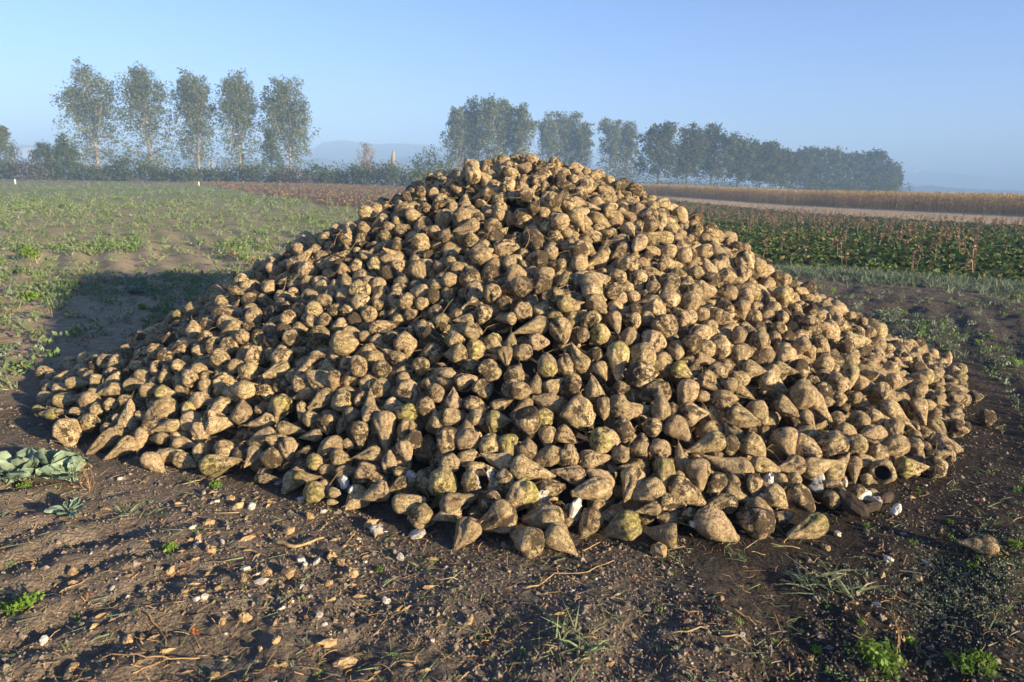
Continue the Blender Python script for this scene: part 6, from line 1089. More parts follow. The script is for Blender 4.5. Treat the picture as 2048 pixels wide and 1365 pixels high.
-925,4873,1052,33,-13,-34,75,7,353,5773,1538,-43,-25,-44,98,15,-1757,3867,190,50,11,-4,59,3,-1135,5933,1236,-44,-7,31,108,8,3458,5647,105,-35,-15,71,94,8,-1501,3738,293,-57,31,23,72,14,
2076,4283,426,15,50,-30,81,1,-3337,5401,39,-53,-66,7,87,10,3501,5531,85,54,-17,-45,89,10,-1119,4102,617,41,-24,-20,67,14,832,3268,301,2,-77,-5,98,13,1178,3804,602,66,1,29,81,4,
716,3476,408,37,31,19,104,6,-1084,4188,660,10,-17,-83,93,3,-1164,4596,794,22,-8,44,93,9,-2743,4038,26,38,12,-16,65,1,834,4786,1077,18,-39,15,86,12,-2171,4727,454,-25,-6,90,76,15,
735,3748,573,81,-19,10,78,5,481,3769,602,-6,22,-4,67,10,-796,4788,1035,42,-14,0,78,12,1696,4048,498,30,-33,46,99,11,1909,3307,53,-30,1,-58,82,13,305,5427,1444,-19,-17,44,89,5,
33,4475,1038,-26,8,-44,65,0,2081,4909,604,-31,-6,-50,78,8,-40,4217,865,-7,-35,86,91,6,973,2949,58,3,-16,-57,90,6,-1342,3917,380,-48,-16,-26,118,8,2786,5088,302,-32,-18,-39,92,8,
-343,5508,1457,49,20,-38,110,16,-1093,4137,531,35,-33,-13,96,8,1657,4226,565,57,35,24,132,18,-1023,3547,222,-18,6,-69,77,1,-2083,3981,196,11,-14,-48,96,3,413,5906,1555,-32,1,85,98,11,
-191,3630,653,-30,-36,57,81,513,1442,4216,594,-69,49,-4,87,5,-638,4411,817,5,13,54,74,9,-83,7698,869,12,49,27,70,14,370,4839,1214,-34,-11,-64,102,7,-465,4263,825,45,15,-36,82,14,
183,5216,1385,34,33,27,94,7,146,2980,128,37,-30,-29,77,13,2200,4804,488,42,14,45,112,23,-727,3492,311,46,40,-33,80,15,235,5078,1357,39,-23,16,82,12,476,5576,1466,71,-58,-5,88,13,
-1108,3533,185,3,39,-23,112,3,-1209,3417,104,21,22,-22,124,1,-464,4792,1096,-29,-8,10,77,12,64,3980,852,-37,-67,-31,88,6,3149,4684,49,30,12,-11,101,6,-655,4626,967,23,-12,15,82,18,
-2878,4773,158,4,-4,66,77,12,-1368,4216,573,72,-9,15,84,10,1170,5527,1225,-19,-10,-69,111,3,344,4076,850,-46,11,1,66,11,1345,3562,261,-27,0,56,99,5,-72,7505,1012,41,-14,-42,132,5,
-2493,3780,33,-23,34,21,91,15,882,3640,500,40,5,-86,114,11,1333,4436,746,-15,-5,34,106,10,-1015,5250,1170,49,15,-55,90,7,3157,4801,58,60,8,-63,70,14,1805,5524,985,36,32,11,71,9,
136,3998,810,-14,-58,-35,64,15,2472,3715,33,-35,-4,-27,84,9,-593,3344,227,-81,17,27,58,12,3247,5725,162,15,34,35,127,16,1976,3832,270,-15,53,8,64,15,-406,4894,1164,57,32,25,91,7,
1402,3884,499,34,2,-4,74,12,558,5241,1342,35,-27,-8,56,8,-402,3894,614,38,-26,-30,72,15,1336,5187,1050,-55,-7,24,88,6,3370,5107,46,-79,-6,41,68,6,-811,3642,417,42,15,49,85,14,
116,5357,1462,10,31,84,99,11,1768,5093,911,28,54,33,100,14,1067,5983,1340,-14,-11,-79,94,13,2095,3322,25,-23,-26,-80,62,5,3312,5110,77,-32,-35,61,78,8,1232,5479,1173,31,1,24,78,11,
-2048,4649,545,-27,-8,-16,83,2,2433,4562,316,-25,26,-54,66,15,-2226,4996,507,-36,7,26,99,4,1636,4355,647,2,-14,41,75,10,2696,5971,482,-54,-38,-30,109,8,-748,5161,1257,-48,-67,5,93,6,
-2239,6249,420,-31,-5,-27,85,15,1155,3804,497,-2,25,-81,111,0,-1167,5368,1139,74,25,3,89,6,-304,4172,810,-20,-9,-69,74,8,-3198,5335,43,31,18,-21,120,5,1328,4089,586,46,6,-81,108,10,
-1898,5058,694,-49,-60,12,80,12,551,3488,383,-45,3,-62,97,11,-858,4399,754,-38,0,-23,86,11,594,3810,611,-44,-10,-37,71,10,1813,4944,751,23,15,29,104,9,-2766,5304,298,15,19,-70,83,9,
21,5949,1602,-3,-4,43,96,13,1502,3952,488,-10,-29,-75,109,0,-2642,5272,367,-29,3,67,100,8,-1782,5375,862,31,-19,26,69,10,205,4928,1332,33,-9,15,69,14,2360,5286,558,31,-79,-21,62,15,
-1751,4130,362,51,31,-22,72,13,1239,3491,275,73,-13,4,83,11,-1509,3854,278,47,62,18,90,7,-108,2805,37,36,4,35,73,12,1304,2999,36,-36,-1,-79,74,0,-1031,3240,58,-34,-34,29,63,14,
-1890,4943,685,31,9,-4,89,2,-1482,3570,181,3,23,44,100,5,2864,4653,228,-63,10,-53,80,14,59,7065,1227,34,2,10,78,12,-1587,3862,279,-12,4,-37,84,8,2307,3995,174,64,-63,-7,97,11,
-937,3688,410,-4,67,15,84,26,602,5331,1362,26,-54,21,85,11,-1120,5006,1071,9,88,27,72,8,1305,4361,719,12,59,-5,80,14,-1549,3392,33,-32,-8,-83,89,1,1199,3002,44,-31,14,-28,93,8,
-1739,4453,535,-8,55,-69,85,13,-116,3942,776,-19,23,-17,117,8,1495,4735,854,17,16,86,92,12,-188,4395,1002,12,-62,-12,89,8,3314,5020,34,34,29,52,78,12,3638,5954,85,78,5,43,132,6,
-77,4303,892,31,-14,43,88,9,443,4184,875,25,8,-12,93,9,-1378,4094,481,-62,4,34,79,10,2099,4475,489,-48,9,-58,107,11,763,4366,868,68,56,-5,112,9,3520,5713,50,35,-22,76,112,14,
2315,4334,311,-13,-3,11,92,25,-321,5296,1476,-11,20,16,85,15,1872,5015,746,7,-35,-86,94,8,659,3951,716,-4,-2,17,80,3,-2945,5036,176,-12,-22,20,82,0,-296,4985,1253,41,5,-35,85,3,
-519,4581,978,44,1,-50,62,14,-870,3199,84,3,11,-45,98,1,-418,5385,1405,19,9,-82,93,0,-1306,3716,260,-19,57,20,71,15,1068,3012,69,-21,12,46,79,15,124,5511,1500,37,32,1,88,11,
458,4381,958,27,-85,9,91,15,181,4614,1096,-11,-47,40,79,26,-1093,3938,475,0,-3,-79,78,0,-264,5213,1329,45,6,-23,63,13,-874,3621,314,29,-67,29,89,10,-2540,4531,273,58,10,-43,69,7,
-956,3878,467,-39,-25,-49,99,4,-102,7640,905,36,4,60,75,14,1969,4296,518,62,-6,61,79,1,-2325,4046,203,-16,-17,-70,90,2,2551,5541,532,-39,27,-34,73,14,3415,5420,88,-1,-30,83,65,9,
-150,4948,1262,44,57,10,73,24,-913,5439,1276,-10,-13,-46,69,12,930,2812,40,2,-29,-28,95,3,59,3659,566,23,-50,25,79,7,-2441,3909,60,-17,22,-29,110,10,-32,5485,1489,-41,30,-55,112,14,
-531,4830,1079,53,-13,-13,98,23,-2756,4144,38,-24,22,5,95,5,-731,4152,672,62,31,-35,68,11,-55,3184,212,-50,6,71,75,9,890,7708,753,21,-14,59,98,0,-385,4735,1092,-30,21,61,84,3,
216,5790,1598,45,-38,-3,92,2,393,4322,929,12,14,-20,85,4,-61,6955,1285,58,4,-20,74,7,-1746,5079,786,23,23,40,107,4,-1450,5426,1033,-59,-10,-15,89,8,-582,4036,658,-16,13,-86,60,7,
513,4175,835,24,20,41,132,9,954,4354,853,8,32,62,109,2,-2054,3920,172,20,-7,31,90,3,-794,6433,1262,-24,20,-62,103,9,975,7634,787,41,21,-35,75,8,-1273,3382,34,14,25,75,70,3,
665,3443,362,-21,25,72,71,27,2233,3497,28,-63,65,-7,80,3,1237,5365,1133,38,33,2,77,5,1319,3077,66,-79,-1,-36,104,5,-1871,5172,745,-32,-18,53,99,12,-1612,4333,497,-37,6,-64,85,19,
2666,5777,481,-29,13,-70,91,15,-1713,3728,189,-48,12,-45,110,11,511,3894,754,-34,-15,76,86,14,1009,5610,1301,48,-3,43,64,15,1178,4259,784,-4,9,-55,65,1,-1710,4085,342,-5,-32,-80,101,5,
-2192,3878,91,-33,-52,15,68,15,-1890,4756,599,-39,-83,0,96,7,-1590,5242,892,-30,-11,84,96,10,-198,3874,655,-17,-27,-37,80,11,-378,4215,813,-23,0,5,92,8,704,3827,602,40,65,30,83,8,
-751,4665,945,-15,-29,16,57,26,-819,5291,1249,44,8,-2,93,15,697,4169,856,-3,57,-56,76,27,-2427,4267,216,-24,25,64,103,9,1232,3888,570,54,18,-16,80,13,-2641,4325,183,-52,-20,62,74,7,
-2335,5257,538,21,-28,-9,82,12,-214,7071,1234,-14,-9,64,131,8,7,3110,189,36,-66,17,100,10,216,5303,1425,53,-33,15,84,11,-569,4343,833,44,21,-58,90,11,-1113,4656,841,13,34,-14,68,14,
-759,3772,495,66,-1,32,79,14,-212,3363,338,22,12,-65,70,3,347,3096,147,14,31,-74,52,14,-1438,3908,329,2,-54,59,96,9,-2064,5881,550,16,25,28,70,12,-2757,4269,47,-46,15,49,68,14,
-1335,3305,72,-3,-16,-54,83,9,180,4236,923,-33,-31,-37,101,10,-279,3797,600,-43,-22,35,82,13,-1791,4488,547,-10,-64,-46,62,5,882,7647,806,20,-4,57,87,11,1253,3246,115,20,27,-60,69,12,
-2085,4643,478,-34,5,34,86,5,-338,4373,907,39,-1,1,105,6,-2224,4746,467,-23,-60,-24,66,14,-627,4076,661,2,15,33,72,12,-83,7575,940,-47,11,39,85,1,-1612,7510,505,-33,15,69,104,7,
1138,4655,934,17,-64,-12,82,25,-1542,4421,581,-8,26,-27,59,5,-1805,5227,813,-44,17,40,77,0,2772,5616,401,15,24,58,113,7,2365,5675,608,-27,3,-50,79,7,2159,4394,413,-10,-17,75,80,8,
883,7977,621,-64,7,4,81,8,-582,4826,1103,-14,-7,-83,70,11,503,2650,78,-52,5,51,71,514,-641,3953,581,89,0,23,69,18,-970,4370,749,-15,77,-27,85,14,710,5598,1403,48,-41,45,90,14,
114,4077,835,46,10,-68,88,0,628,5024,1226,53,-71,-8,95,1,-12,2925,88,-27,14,-45,111,3,377,2913,82,-38,3,69,93,0,-2064,4217,317,-2,-50,68,93,14,671,4276,861,40,-10,-61,116,8,
-2307,6291,392,38,8,-44,98,10,822,4984,1175,0,-25,15,99,1,551,4971,1222,27,-11,-77,76,12,-2515,4437,204,-26,-5,-70,126,6,-72,4842,1225,-71,-7,23,77,4,-2381,4121,205,-3,-66,33,83,15,
1863,3591,131,24,20,-8,95,10,-1004,4127,604,40,36,-14,82,13,877,4276,828,-50,-4,-24,95,27,-1519,3902,342,-34,71,-24,93,0,-585,3425,295,-46,7,-64,80,14,407,5609,1496,-3,-26,45,94,8,
1498,5604,1097,8,-15,29,110,0,2111,4352,378,-41,-9,-74,105,11,762,4695,1077,-14,23,-86,82,8,180,5705,1546,-24,3,33,92,16,-264,6001,1574,-19,-11,68,121,1,-1730,4810,720,55,-72,-6,71,10,
939,7579,846,-54,31,49,95,4,928,4550,941,-40,-7,-77,73,1,2140,3492,36,29,-4,-61,97,1,-37,3967,700,-32,3,-36,88,8,-1086,4501,796,-29,35,50,87,21,1862,3486,61,39,15,71,90,1,
-1263,3653,215,-45,11,37,93,10,1578,3265,78,-33,17,18,89,0,2555,4592,234,38,-13,-61,129,4,-1045,4536,832,56,-63,14,78,5,2072,3646,104,38,1,43,129,2,-64,7024,1267,-23,7,10,112,3,
1035,4807,1031,-61,-47,-4,53,12,-1257,5020,973,30,-19,-72,66,15,113,7620,922,-65,-8,-8,71,8,611,3905,667,69,-18,35,92,2,-2166,4533,470,-38,24,-17,75,3,1354,3755,361,40,8,44,80,15,
-1779,4861,690,44,3,-74,79,2,-311,5349,1444,19,82,-28,80,11,1790,4379,591,3,-53,55,76,4,-663,5174,1242,44,28,21,90,13,819,5517,1370,9,82,16,78,1,3478,5425,52,14,64,-25,78,6,
-664,7236,1016,-66,15,8,72,8,-1087,5188,1112,-8,22,-28,64,13,-788,4110,624,12,-31,53,88,5,765,5490,1379,-27,65,-17,62,2,1446,3291,133,53,13,60,95,6,1007,5504,1270,-41,6,84,93,11,
-23,3881,690,-39,7,70,78,6,-829,6977,1068,11,-5,5,100,6,-2673,4220,75,14,35,-71,92,9,-1109,4048,491,43,-61,-13,77,15,1488,4299,622,59,5,-29,87,0,3278,5410,123,56,68,10,80,14,
-2136,6135,512,-60,-21,25,82,5,-718,3825,521,10,-3,61,83,0,2799,4536,120,-28,19,-61,108,11,-1664,5371,887,-29,63,-9,109,12,-252,4790,1139,4,28,20,81,10,-1597,4983,817,33,-73,-10,78,13,
2201,4302,319,31,32,25,99,12,-926,5577,1274,-58,33,34,95,11,-19,5681,1562,-23,-20,-44,84,7,41,5736,1584,-29,64,24,74,14,897,5819,1412,-44,-31,35,88,4,882,4210,797,24,22,-41,85,8,
-897,5299,1213,22,-16,-90,71,12,-2236,3786,77,-55,-11,24,105,10,-839,4321,721,-32,10,-25,103,10,848,5672,1368,43,38,34,98,11,-349,5418,1425,30,-29,37,74,8,-125,4730,1154,9,22,13,62,10,
315,3651,494,33,-64,7,86,9,181,3215,331,81,-7,-35,72,14,-1957,4207,377,29,-20,81,115,4,-1452,8130,280,-34,-54,31,85,9,-1574,3682,170,-42,62,20,69,14,-1527,4281,514,45,-8,-52,96,8,
-1626,7422,558,-59,4,40,79,12,-497,4175,828,74,24,-27,65,8,300,4636,1171,-19,-13,-38,85,8,242,3851,663,-7,66,-42,94,4,333,5363,1417,36,32,-38,63,14,-1333,5079,952,-5,-58,20,89,14,
647,5875,1540,54,0,70,69,4,-1768,3775,145,-20,-14,-75,68,8,-780,6243,1330,30,15,-43,94,6,-1332,5559,1077,28,86,-21,98,12,-2554,4759,318,-50,-7,72,104,3,1078,7072,986,-76,-17,12,60,7,
-1971,6919,523,-41,-14,64,66,13,-466,4714,1100,69,9,-10,94,9,380,4882,1284,-30,23,41,87,3,-1606,5128,872,78,21,2,89,3,-338,7638,881,-45,-10,-16,94,11,-1868,4625,544,7,20,37,74,8,
2599,4190,37,27,33,1,111,9,-1211,7406,737,-52,-20,-5,82,11,2439,4096,77,21,14,-51,117,11,-461,3507,355,59,11,19,58,3,381,3945,718,38,-70,-9,121,3,130,7860,787,-56,28,10,67,15,
-2493,6793,202,-43,21,2,104,7,864,3046,129,-5,54,76,82,8,-798,4499,828,-28,-7,18,89,15,-917,3248,85,38,8,-47,67,14,-1359,5186,960,20,-12,38,76,3,870,4592,977,57,23,1,99,13,
1393,4895,903,-48,-13,41,94,6,-2569,3889,32,-38,-7,-10,73,14,1597,3522,183,9,72,-24,81,4,-1,5299,1427,17,-37,53,74,12,-471,3348,294,42,30,-41,84,11,2532,4086,90,-75,33,-6,83,4,
666,5667,1403,24,3,-46,86,6,1105,4720,993,-61,-15,31,91,7,-1138,7144,908,-17,-24,31,79,25,-749,6330,1313,59,-13,43,84,8,692,4108,747,36,-3,-83,89,21,-576,6662,1279,-30,-31,56,93,26,
-803,4700,988,-34,15,-85,85,9,3486,5341,39,35,-7,-27,82,8,-1976,4469,483,-41,-8,53,75,12,1023,4148,714,-12,25,6,96,11,-1198,4997,1019,15,-59,8,88,8,-582,7960,657,-61,25,1,85,7,
1348,5403,1083,73,33,29,53,14,138,7099,1220,-12,59,47,100,4,2240,4474,417,32,0,-63,106,10,1063,5455,1251,-71,-8,19,73,10,-2812,4681,190,-4,-77,17,63,12,3241,5584,184,65,-5,-34,94,5,
832,3735,548,-20,15,83,72,14,-754,6137,1381,3,64,-67,120,3,751,6030,1468,-46,-8,-66,132,0,2242,5823,738,-40,-74,-18,63,13,-1624,7362,624,-80,-22,16,111,1,-230,5513,1512,71,-9,-28,74,10,
36,7224,1179,-54,21,6,109,15,-1619,3975,311,-25,-41,6,97,14,2785,4189,25,-36,6,-61,56,6,934,3767,513,-18,64,-28,108,26,-2150,6271,488,14,61,47,73,10,-2209,3684,39,35,11,-55,100,1,
431,3113,159,19,-13,-51,93,5,461,3989,730,69,-23,-6,83,3,931,4727,1042,6,-21,-44,111,5,-1039,3776,373,-54,-1,-60,132,8,-1810,4237,443,-56,-28,-42,112,7,-936,3550,237,-3,16,51,94,5,
-650,3704,431,24,-20,-35,95,9,1968,3715,124,35,-39,50,77,12,-1670,3916,263,42,-14,16,96,6,956,7411,896,13,-76,5,78,0,566,2941,83,36,-1,43,107,7,-869,5152,1188,-10,48,-61,74,15,
594,7695,869,6,15,25,103,8,1889,4937,686,-20,16,-30,106,25,-2611,4018,48,-28,-24,-62,124,9,1182,4528,839,18,-1,-23,80,4,-294,5819,1529,0,8,31,93,10,1695,4068,448,48,-17,-64,64,15,
-508,3667,417,25,80,-20,53,15,-399,6929,1257,-14,13,81,126,8,2083,3893,144,11,18,-62,100,5,1054,5050,1127,-4,-72,55,80,26,2300,5661,651,-38,8,-42,73,6,942,4854,1099,25,-57,-9,91,12,
170,3844,655,63,-24,-27,79,9,1374,5662,1129,-56,-12,-29,116,8,1852,3682,144,31,-7,65,83,0,-321,3897,656,-13,46,-66,91,6,1828,4138,406,89,-13,0,113,3,-440,4318,870,40,-24,71,76,11,
3474,6022,85,-29,-18,-53,93,11,1296,4616,880,5,-16,33,73,13,2641,4764,293,5,-12,-48,64,12,-2692,4751,254,-37,21,69,59,8,-711,7313,943,22,-28,55,88,8,-1188,7204,869,-52,23,-3,92,11,
-719,4005,593,-34,-32,21,96,4,-1325,4435,706,22,-35,-55,69,15,-1259,4183,648,-34,-23,-39,75,7,1153,8052,544,-14,-35,-1,104,0,2938,4494,123,35,-32,-19,69,520,-2359,4102,90,-14,23,-31,85,7,
1178,3144,88,37,-30,48,84,7,1219,3305,160,-34,7,-30,87,13,-697,6701,1244,-19,-58,28,112,8,543,7531,926,-10,-50,-23,88,13,-939,3196,48,-31,-14,-22,67,0,341,7977,723,-43,73,2,96,27,
-18,2772,32,-15,-35,61,92,13,664,3725,570,24,-14,-37,96,20,-278,5750,1527,-88,-9,-19,71,8,1589,4145,499,8,-17,-34,98,11,-1102,3722,306,-62,-2,-55,71,3,6,5609,1495,-30,-21,7,122,18,
2022,4355,426,27,-22,-3,123,7,1919,3534,47,-11,47,-21,82,13,1204,2932,26,-35,18,-50,62,15,1047,4636,967,-31,0,-30,69,8,1612,4811,768,10,28,40,93,7,-491,4134,700,28,61,-42,72,15,
235,2718,23,16,36,-70,55,13,409,5338,1431,7,-51,36,92,15,767,3936,659,4,51,-68,99,9,1822,4504,625,-21,58,-47,87,11,2159,4076,325,-18,86,-23,62,12,-2702,4682,235,34,34,-29,74,15,
-2196,6213,470,-54,15,-63,76,5,-1589,7153,668,33,5,67,80,27,1600,5464,1001,37,-36,-44,82,14,1366,4964,939,-26,7,-43,74,13,-905,4219,650,-23,17,-9,88,4,3602,6419,40,-31,-14,-66,109,3,
2672,4332,125,20,15,8,84,8,716,4005,705,21,-13,53,112,6,2922,4594,114,-30,13,16,101,9,1797,3724,313,-5,4,44,58,14,-2879,4583,143,-73,4,-23,85,4,-2227,4861,455,32,4,-15,70,12,
2059,4071,342,-13,32,-71,88,4,-3016,5106,110,-43,-4,39,91,18,3118,5260,159,31,16,75,94,2,665,6039,1501,18,-14,-84,108,11,290,4869,1301,-2,-6,-69,79,2,-446,4038,703,-62,-29,5,69,12,
-407,3522,387,-17,-2,6,84,8,-1121,5249,1123,2,-67,14,84,26,2149,5979,782,24,-10,60,97,17,-1225,7703,590,-40,-21,-52,110,11,897,5133,1192,-35,11,-80,86,9,-167,2916,61,34,15,-47,83,7,
969,7783,716,46,-77,-1,84,8,-259,7604,929,28,44,-45,108,4,223,4821,1220,-52,0,-1,84,10,2090,4655,509,3,-34,-73,126,7,-10,5408,1442,-39,-6,-68,77,11,-233,5383,1444,-34,-4,-57,107,4,
-273,8032,628,36,23,62,86,13,2731,4919,201,8,33,17,132,4,-847,3537,243,58,-25,-20,68,13,-2622,4688,204,53,-41,-10,100,12,1690,5512,960,39,-74,-9,89,0,696,7323,1004,-52,31,-1,85,6,
1043,7962,604,38,8,38,113,5,-460,4161,767,-60,-65,-7,83,12,-713,5651,1353,-25,18,-85,87,2,-1937,3786,124,22,79,-24,82,11,939,4161,771,-44,-21,-37,103,17,-1888,4138,331,-23,39,50,75,9,
44,7723,893,-21,-64,14,96,7,-1307,7946,417,-48,23,-4,60,15,-2187,6926,367,-24,-75,1,60,0,67,4203,892,8,-26,-34,83,12,1401,7442,765,15,5,89,72,8,-244,7985,700,-11,23,-29,99,8,
-1892,6767,575,7,-29,-81,56,11,-2208,6992,345,38,-31,-25,95,9,1760,5074,794,79,-23,8,84,15,-1143,3304,89,31,0,-35,86,7,-1723,3621,108,-40,-13,-27,83,3,-2977,4383,44,-37,6,84,104,6,
1725,4553,663,36,-20,-63,90,14,-990,4062,536,31,-18,36,106,11,2239,5506,607,-11,25,-79,97,3,-323,7761,813,45,17,66,85,7,-42,5588,1562,3,14,56,80,9,3418,6172,116,-36,-4,-89,78,13,
-80,7395,1060,-48,-20,41,102,8,-1954,6707,598,-9,-33,23,97,5,-1242,3715,234,21,9,24,63,13,976,7511,831,8,-16,31,70,17,1392,5584,1098,61,-6,52,61,12,2566,5238,434,-39,59,2,89,12,
-1291,3821,311,33,4,31,126,9,-367,8394,465,-20,2,49,112,8,-337,7110,1155,-3,-37,6,82,6,-748,7235,985,-53,-12,30,93,13,-3057,5217,115,-32,-20,-13,113,11,2673,4269,94,-3,19,-55,56,12,
956,4625,972,-18,21,28,89,22,3188,5160,97,-62,53,4,109,0,8,6861,1315,5,23,-83,89,0,2179,5117,572,5,-20,-16,82,14,1648,3386,89,22,-10,-32,85,13,-2699,4740,180,21,26,-46,77,26,
-978,5343,1193,37,-22,6,89,21,-2503,4209,141,-16,20,-89,105,9,2060,4015,255,39,17,8,77,24,2885,5131,256,52,37,3,96,12,-810,6280,1274,-31,15,11,70,10,-683,5577,1367,34,21,-26,67,5,
-152,4798,1169,-35,7,-7,83,8,1513,4391,662,45,-24,-8,104,3,-2186,5398,629,21,-3,-90,99,2,1295,3120,103,34,-10,-41,56,9,-2918,4323,76,1,-14,-72,62,9,82,5810,1591,2,-17,-51,83,1,
-1775,4930,717,-64,33,9,55,15,3324,4957,30,31,-25,-23,93,11,-2804,4072,43,7,24,69,79,9,-1998,6837,536,14,-13,37,92,9,-1379,4326,592,1,-56,20,99,11,2380,4552,341,-53,49,2,108,11,
116,7508,983,16,5,-17,76,7,-1958,5695,750,43,11,4,124,18,956,4093,734,-32,-61,-30,72,17,-2669,4239,157,-30,62,39,79,15,-577,3777,528,-10,15,65,87,1,-1971,4920,601,-9,9,-8,90,11,
-2208,6086,514,32,-11,-39,125,7,733,7494,967,-25,31,5,101,11,-2137,6505,430,-32,-7,1,78,1,1096,3784,570,22,-5,-88,88,10,-1065,4666,895,9,-36,-17,57,10,2498,5914,586,-19,65,2,108,4,
378,7833,774,28,-11,-24,53,12,-1443,6881,901,-77,14,4,86,3,1115,6072,1342,-46,20,-30,92,11,-795,3667,355,35,-64,-19,85,9,762,3364,297,50,20,-8,54,13,219,5037,1287,41,8,42,59,12,
2136,5358,667,-17,31,54,115,8,-1152,4153,586,41,-9,-25,67,12,-1048,4242,610,-60,-12,58,90,13,-704,4063,650,21,-34,-61,83,0,-1509,8057,291,45,-40,-25,73,8,-1857,3765,106,36,18,-53,81,7,
234,8065,703,6,-80,15,100,7,-1957,4831,564,-33,-2,-18,88,10,19,4033,757,28,6,35,108,27,721,6436,1341,-46,55,-29,83,14,-1921,7286,458,-64,-31,24,123,11,-2300,4978,452,17,-70,34,96,8,
-91,6856,1338,8,-64,39,91,7,1127,7752,702,-42,64,-24,112,15,71,2891,49,30,-67,11,65,13,802,3870,617,20,7,53,80,4,1690,4023,415,18,9,-22,88,13,-2054,5735,557,-12,-5,-80,86,1,
-585,3497,351,62,1,-41,77,4,-217,6824,1313,-40,2,-15,83,12,2251,3717,37,32,24,-27,73,10,-2314,6397,351,-35,-10,71,98,9,-1376,5243,994,7,22,22,74,12,-1351,4960,906,-39,8,50,95,0,
158,5010,1284,-6,-21,12,68,3,1172,3700,435,-48,4,9,122,1,729,3176,170,54,-14,-2,62,15,242,4703,1134,41,88,0,83,7,-2101,6030,535,-54,0,25,70,13,-611,7391,985,52,-33,-7,81,15,
-1688,5168,809,7,19,39,71,15,1549,3996,429,12,36,32,92,9,785,7528,896,-43,-18,15,87,11,-2061,4799,501,33,-64,-37,101,15,697,3654,534,42,14,-30,106,10,-1751,7482,444,40,0,-44,79,14,
2637,4558,183,-27,6,-36,75,15,-1816,3907,206,87,-20,18,79,2,-1391,3712,189,45,15,32,92,4,3427,5741,64,23,8,24,93,3,1001,8199,474,33,-13,-61,132,20,-909,3974,544,20,40,-45,106,7,
-2147,4923,528,55,8,-7,117,9,-2662,4572,183,-28,-18,52,96,11,1410,5054,930,-45,-11,65,76,14,799,7141,1044,-83,-30,11,63,15,-45,4083,783,16,2,-71,67,10,-706,3926,574,-7,86,33,84,8,
1888,3897,347,22,-58,34,101,12,1971,4721,610,53,7,-62,124,3,-430,5462,1429,23,16,-35,64,13,-3232,4733,33,26,-20,86,78,3,2707,4769,256,23,26,47,86,8,1266,4568,828,53,-13,2,109,10,
-479,3955,622,44,54,-30,66,3,-895,7635,731,9,11,-20,86,3,-1632,6824,753,42,-5,82,98,8,1095,3667,408,-14,-10,54,85,5,-2231,7063,318,-33,6,-11,113,1,70,8011,683,19,-29,83,110,5,
-1439,8232,270,80,18,32,105,4,2516,5648,541,29,-7,38,71,13,2808,4719,174,39,20,3,82,13,-985,4195,630,33,-6,-44,68,1,846,3367,307,54,-7,-29,78,8,-596,6455,1331,26,18,-33,76,6,
2664,5014,332,13,-3,-25,61,5,-1628,7295,603,16,0,37,59,6,-1676,7056,683,-49,1,60,83,2,1402,4166,601,25,-79,-23,68,5,-2955,5195,154,40,10,-44,126,18,-625,7798,771,16,21,-18,99,7,
1117,8122,504,2,-67,44,60,10,-964,7815,707,22,-20,58,56,15,-1539,6980,751,-39,9,54,75,7,-489,6485,1383,49,29,-28,101,7,641,7955,671,-42,25,-66,91,11,675,5936,1480,-22,-21,-81,94,9,
-2612,5074,336,51,33,-33,101,10,2696,5251,396,30,-9,47,67,0,1317,5311,1071,-37,16,-7,50,12,-1496,7655,470,50,-13,-65,91,9,967,5079,1148,21,-14,-84,74,13,-310,3716,519,-30,13,-49,71,13,
743,7646,866,-1,23,61,121,5,1167,7985,596,16,72,-24,109,9,151,7957,748,43,54,-4,83,5,103,7675,1003,-56,66,-11,118,8,1947,5720,869,52,23,47,132,11,-1987,7099,505,-36,-71,16,123,11,
-2124,6458,452,-60,3,-59,59,3,-164,8308,517,37,17,67,111,8,994,7015,1021,27,9,-55,77,14,-1882,4423,463,-22,-36,13,80,11,-1910,3899,184,-21,-16,-63,88,7,-1252,7893,486,-15,-66,-10,80,0,
262,7949,749,41,-1,-67,92,14,-2160,5215,562,52,-19,55,89,14,1512,5104,900,25,-55,25,84,15,-2383,4502,286,-12,6,-44,105,26,1432,7318,780,11,-37,-49,97,11,27,7470,1058,5,88,-35,88,7,
1256,3875,489,24,-1,-60,79,2,2221,4894,508,-67,8,34,115,4,1058,7647,746,32,14,-57,72,4,-1027,5717,1201,-34,-31,49,82,1,-821,4210,649,35,18,21,77,4,-699,4367,767,34,13,24,76,14,
-1046,3636,255,-46,-6,-64,71,15,-2262,6170,437,-25,-1,-5,73,12,609,3994,695,-23,-3,33,85,10,-1227,5312,1082,48,9,2,78,12,1037,7864,688,-31,25,-34,132,8,295,5166,1345,-38,-30,-52,132,11,
599,5868,1482,49,-67,-8,118,16,966,4972,1132,-9,-16,-5,93,0,-1486,4325,566,-56,-38,2,77,8,-1902,6832,569,26,-29,-80,98,7,-316,4698,1108,27,-9,-75,86,1,895,3828,548,28,-8,-36,68,12,
488,5701,1460,23,31,-23,110,3,-1993,5922,621,-7,-16,-84,88,10,-1324,3442,25,15,35,-63,66,3,-2277,5992,430,-45,11,59,110,10,-34,7997,667,-18,50,54,75,12,-2388,6511,366,51,10,44,132,11,
-885,3731,365,46,34,23,74,13,2838,4339,43,-22,27,70,87,8,-387,4810,1105,38,-22,-67,76,18,-1112,7619,686,52,-5,-47,117,11,2209,4107,178,-63,-33,35,77,10,-1563,7588,481,-63,-20,29,88,11,
1067,7570,801,10,-45,-22,95,10,1891,4441,504,-22,55,48,115,0,-1411,3615,128,37,-18,37,124,0,5,8087,646,57,-67,-1,81,12,485,5834,1500,32,-15,-85,104,8,588,5720,1443,-22,-12,-1,120,22,
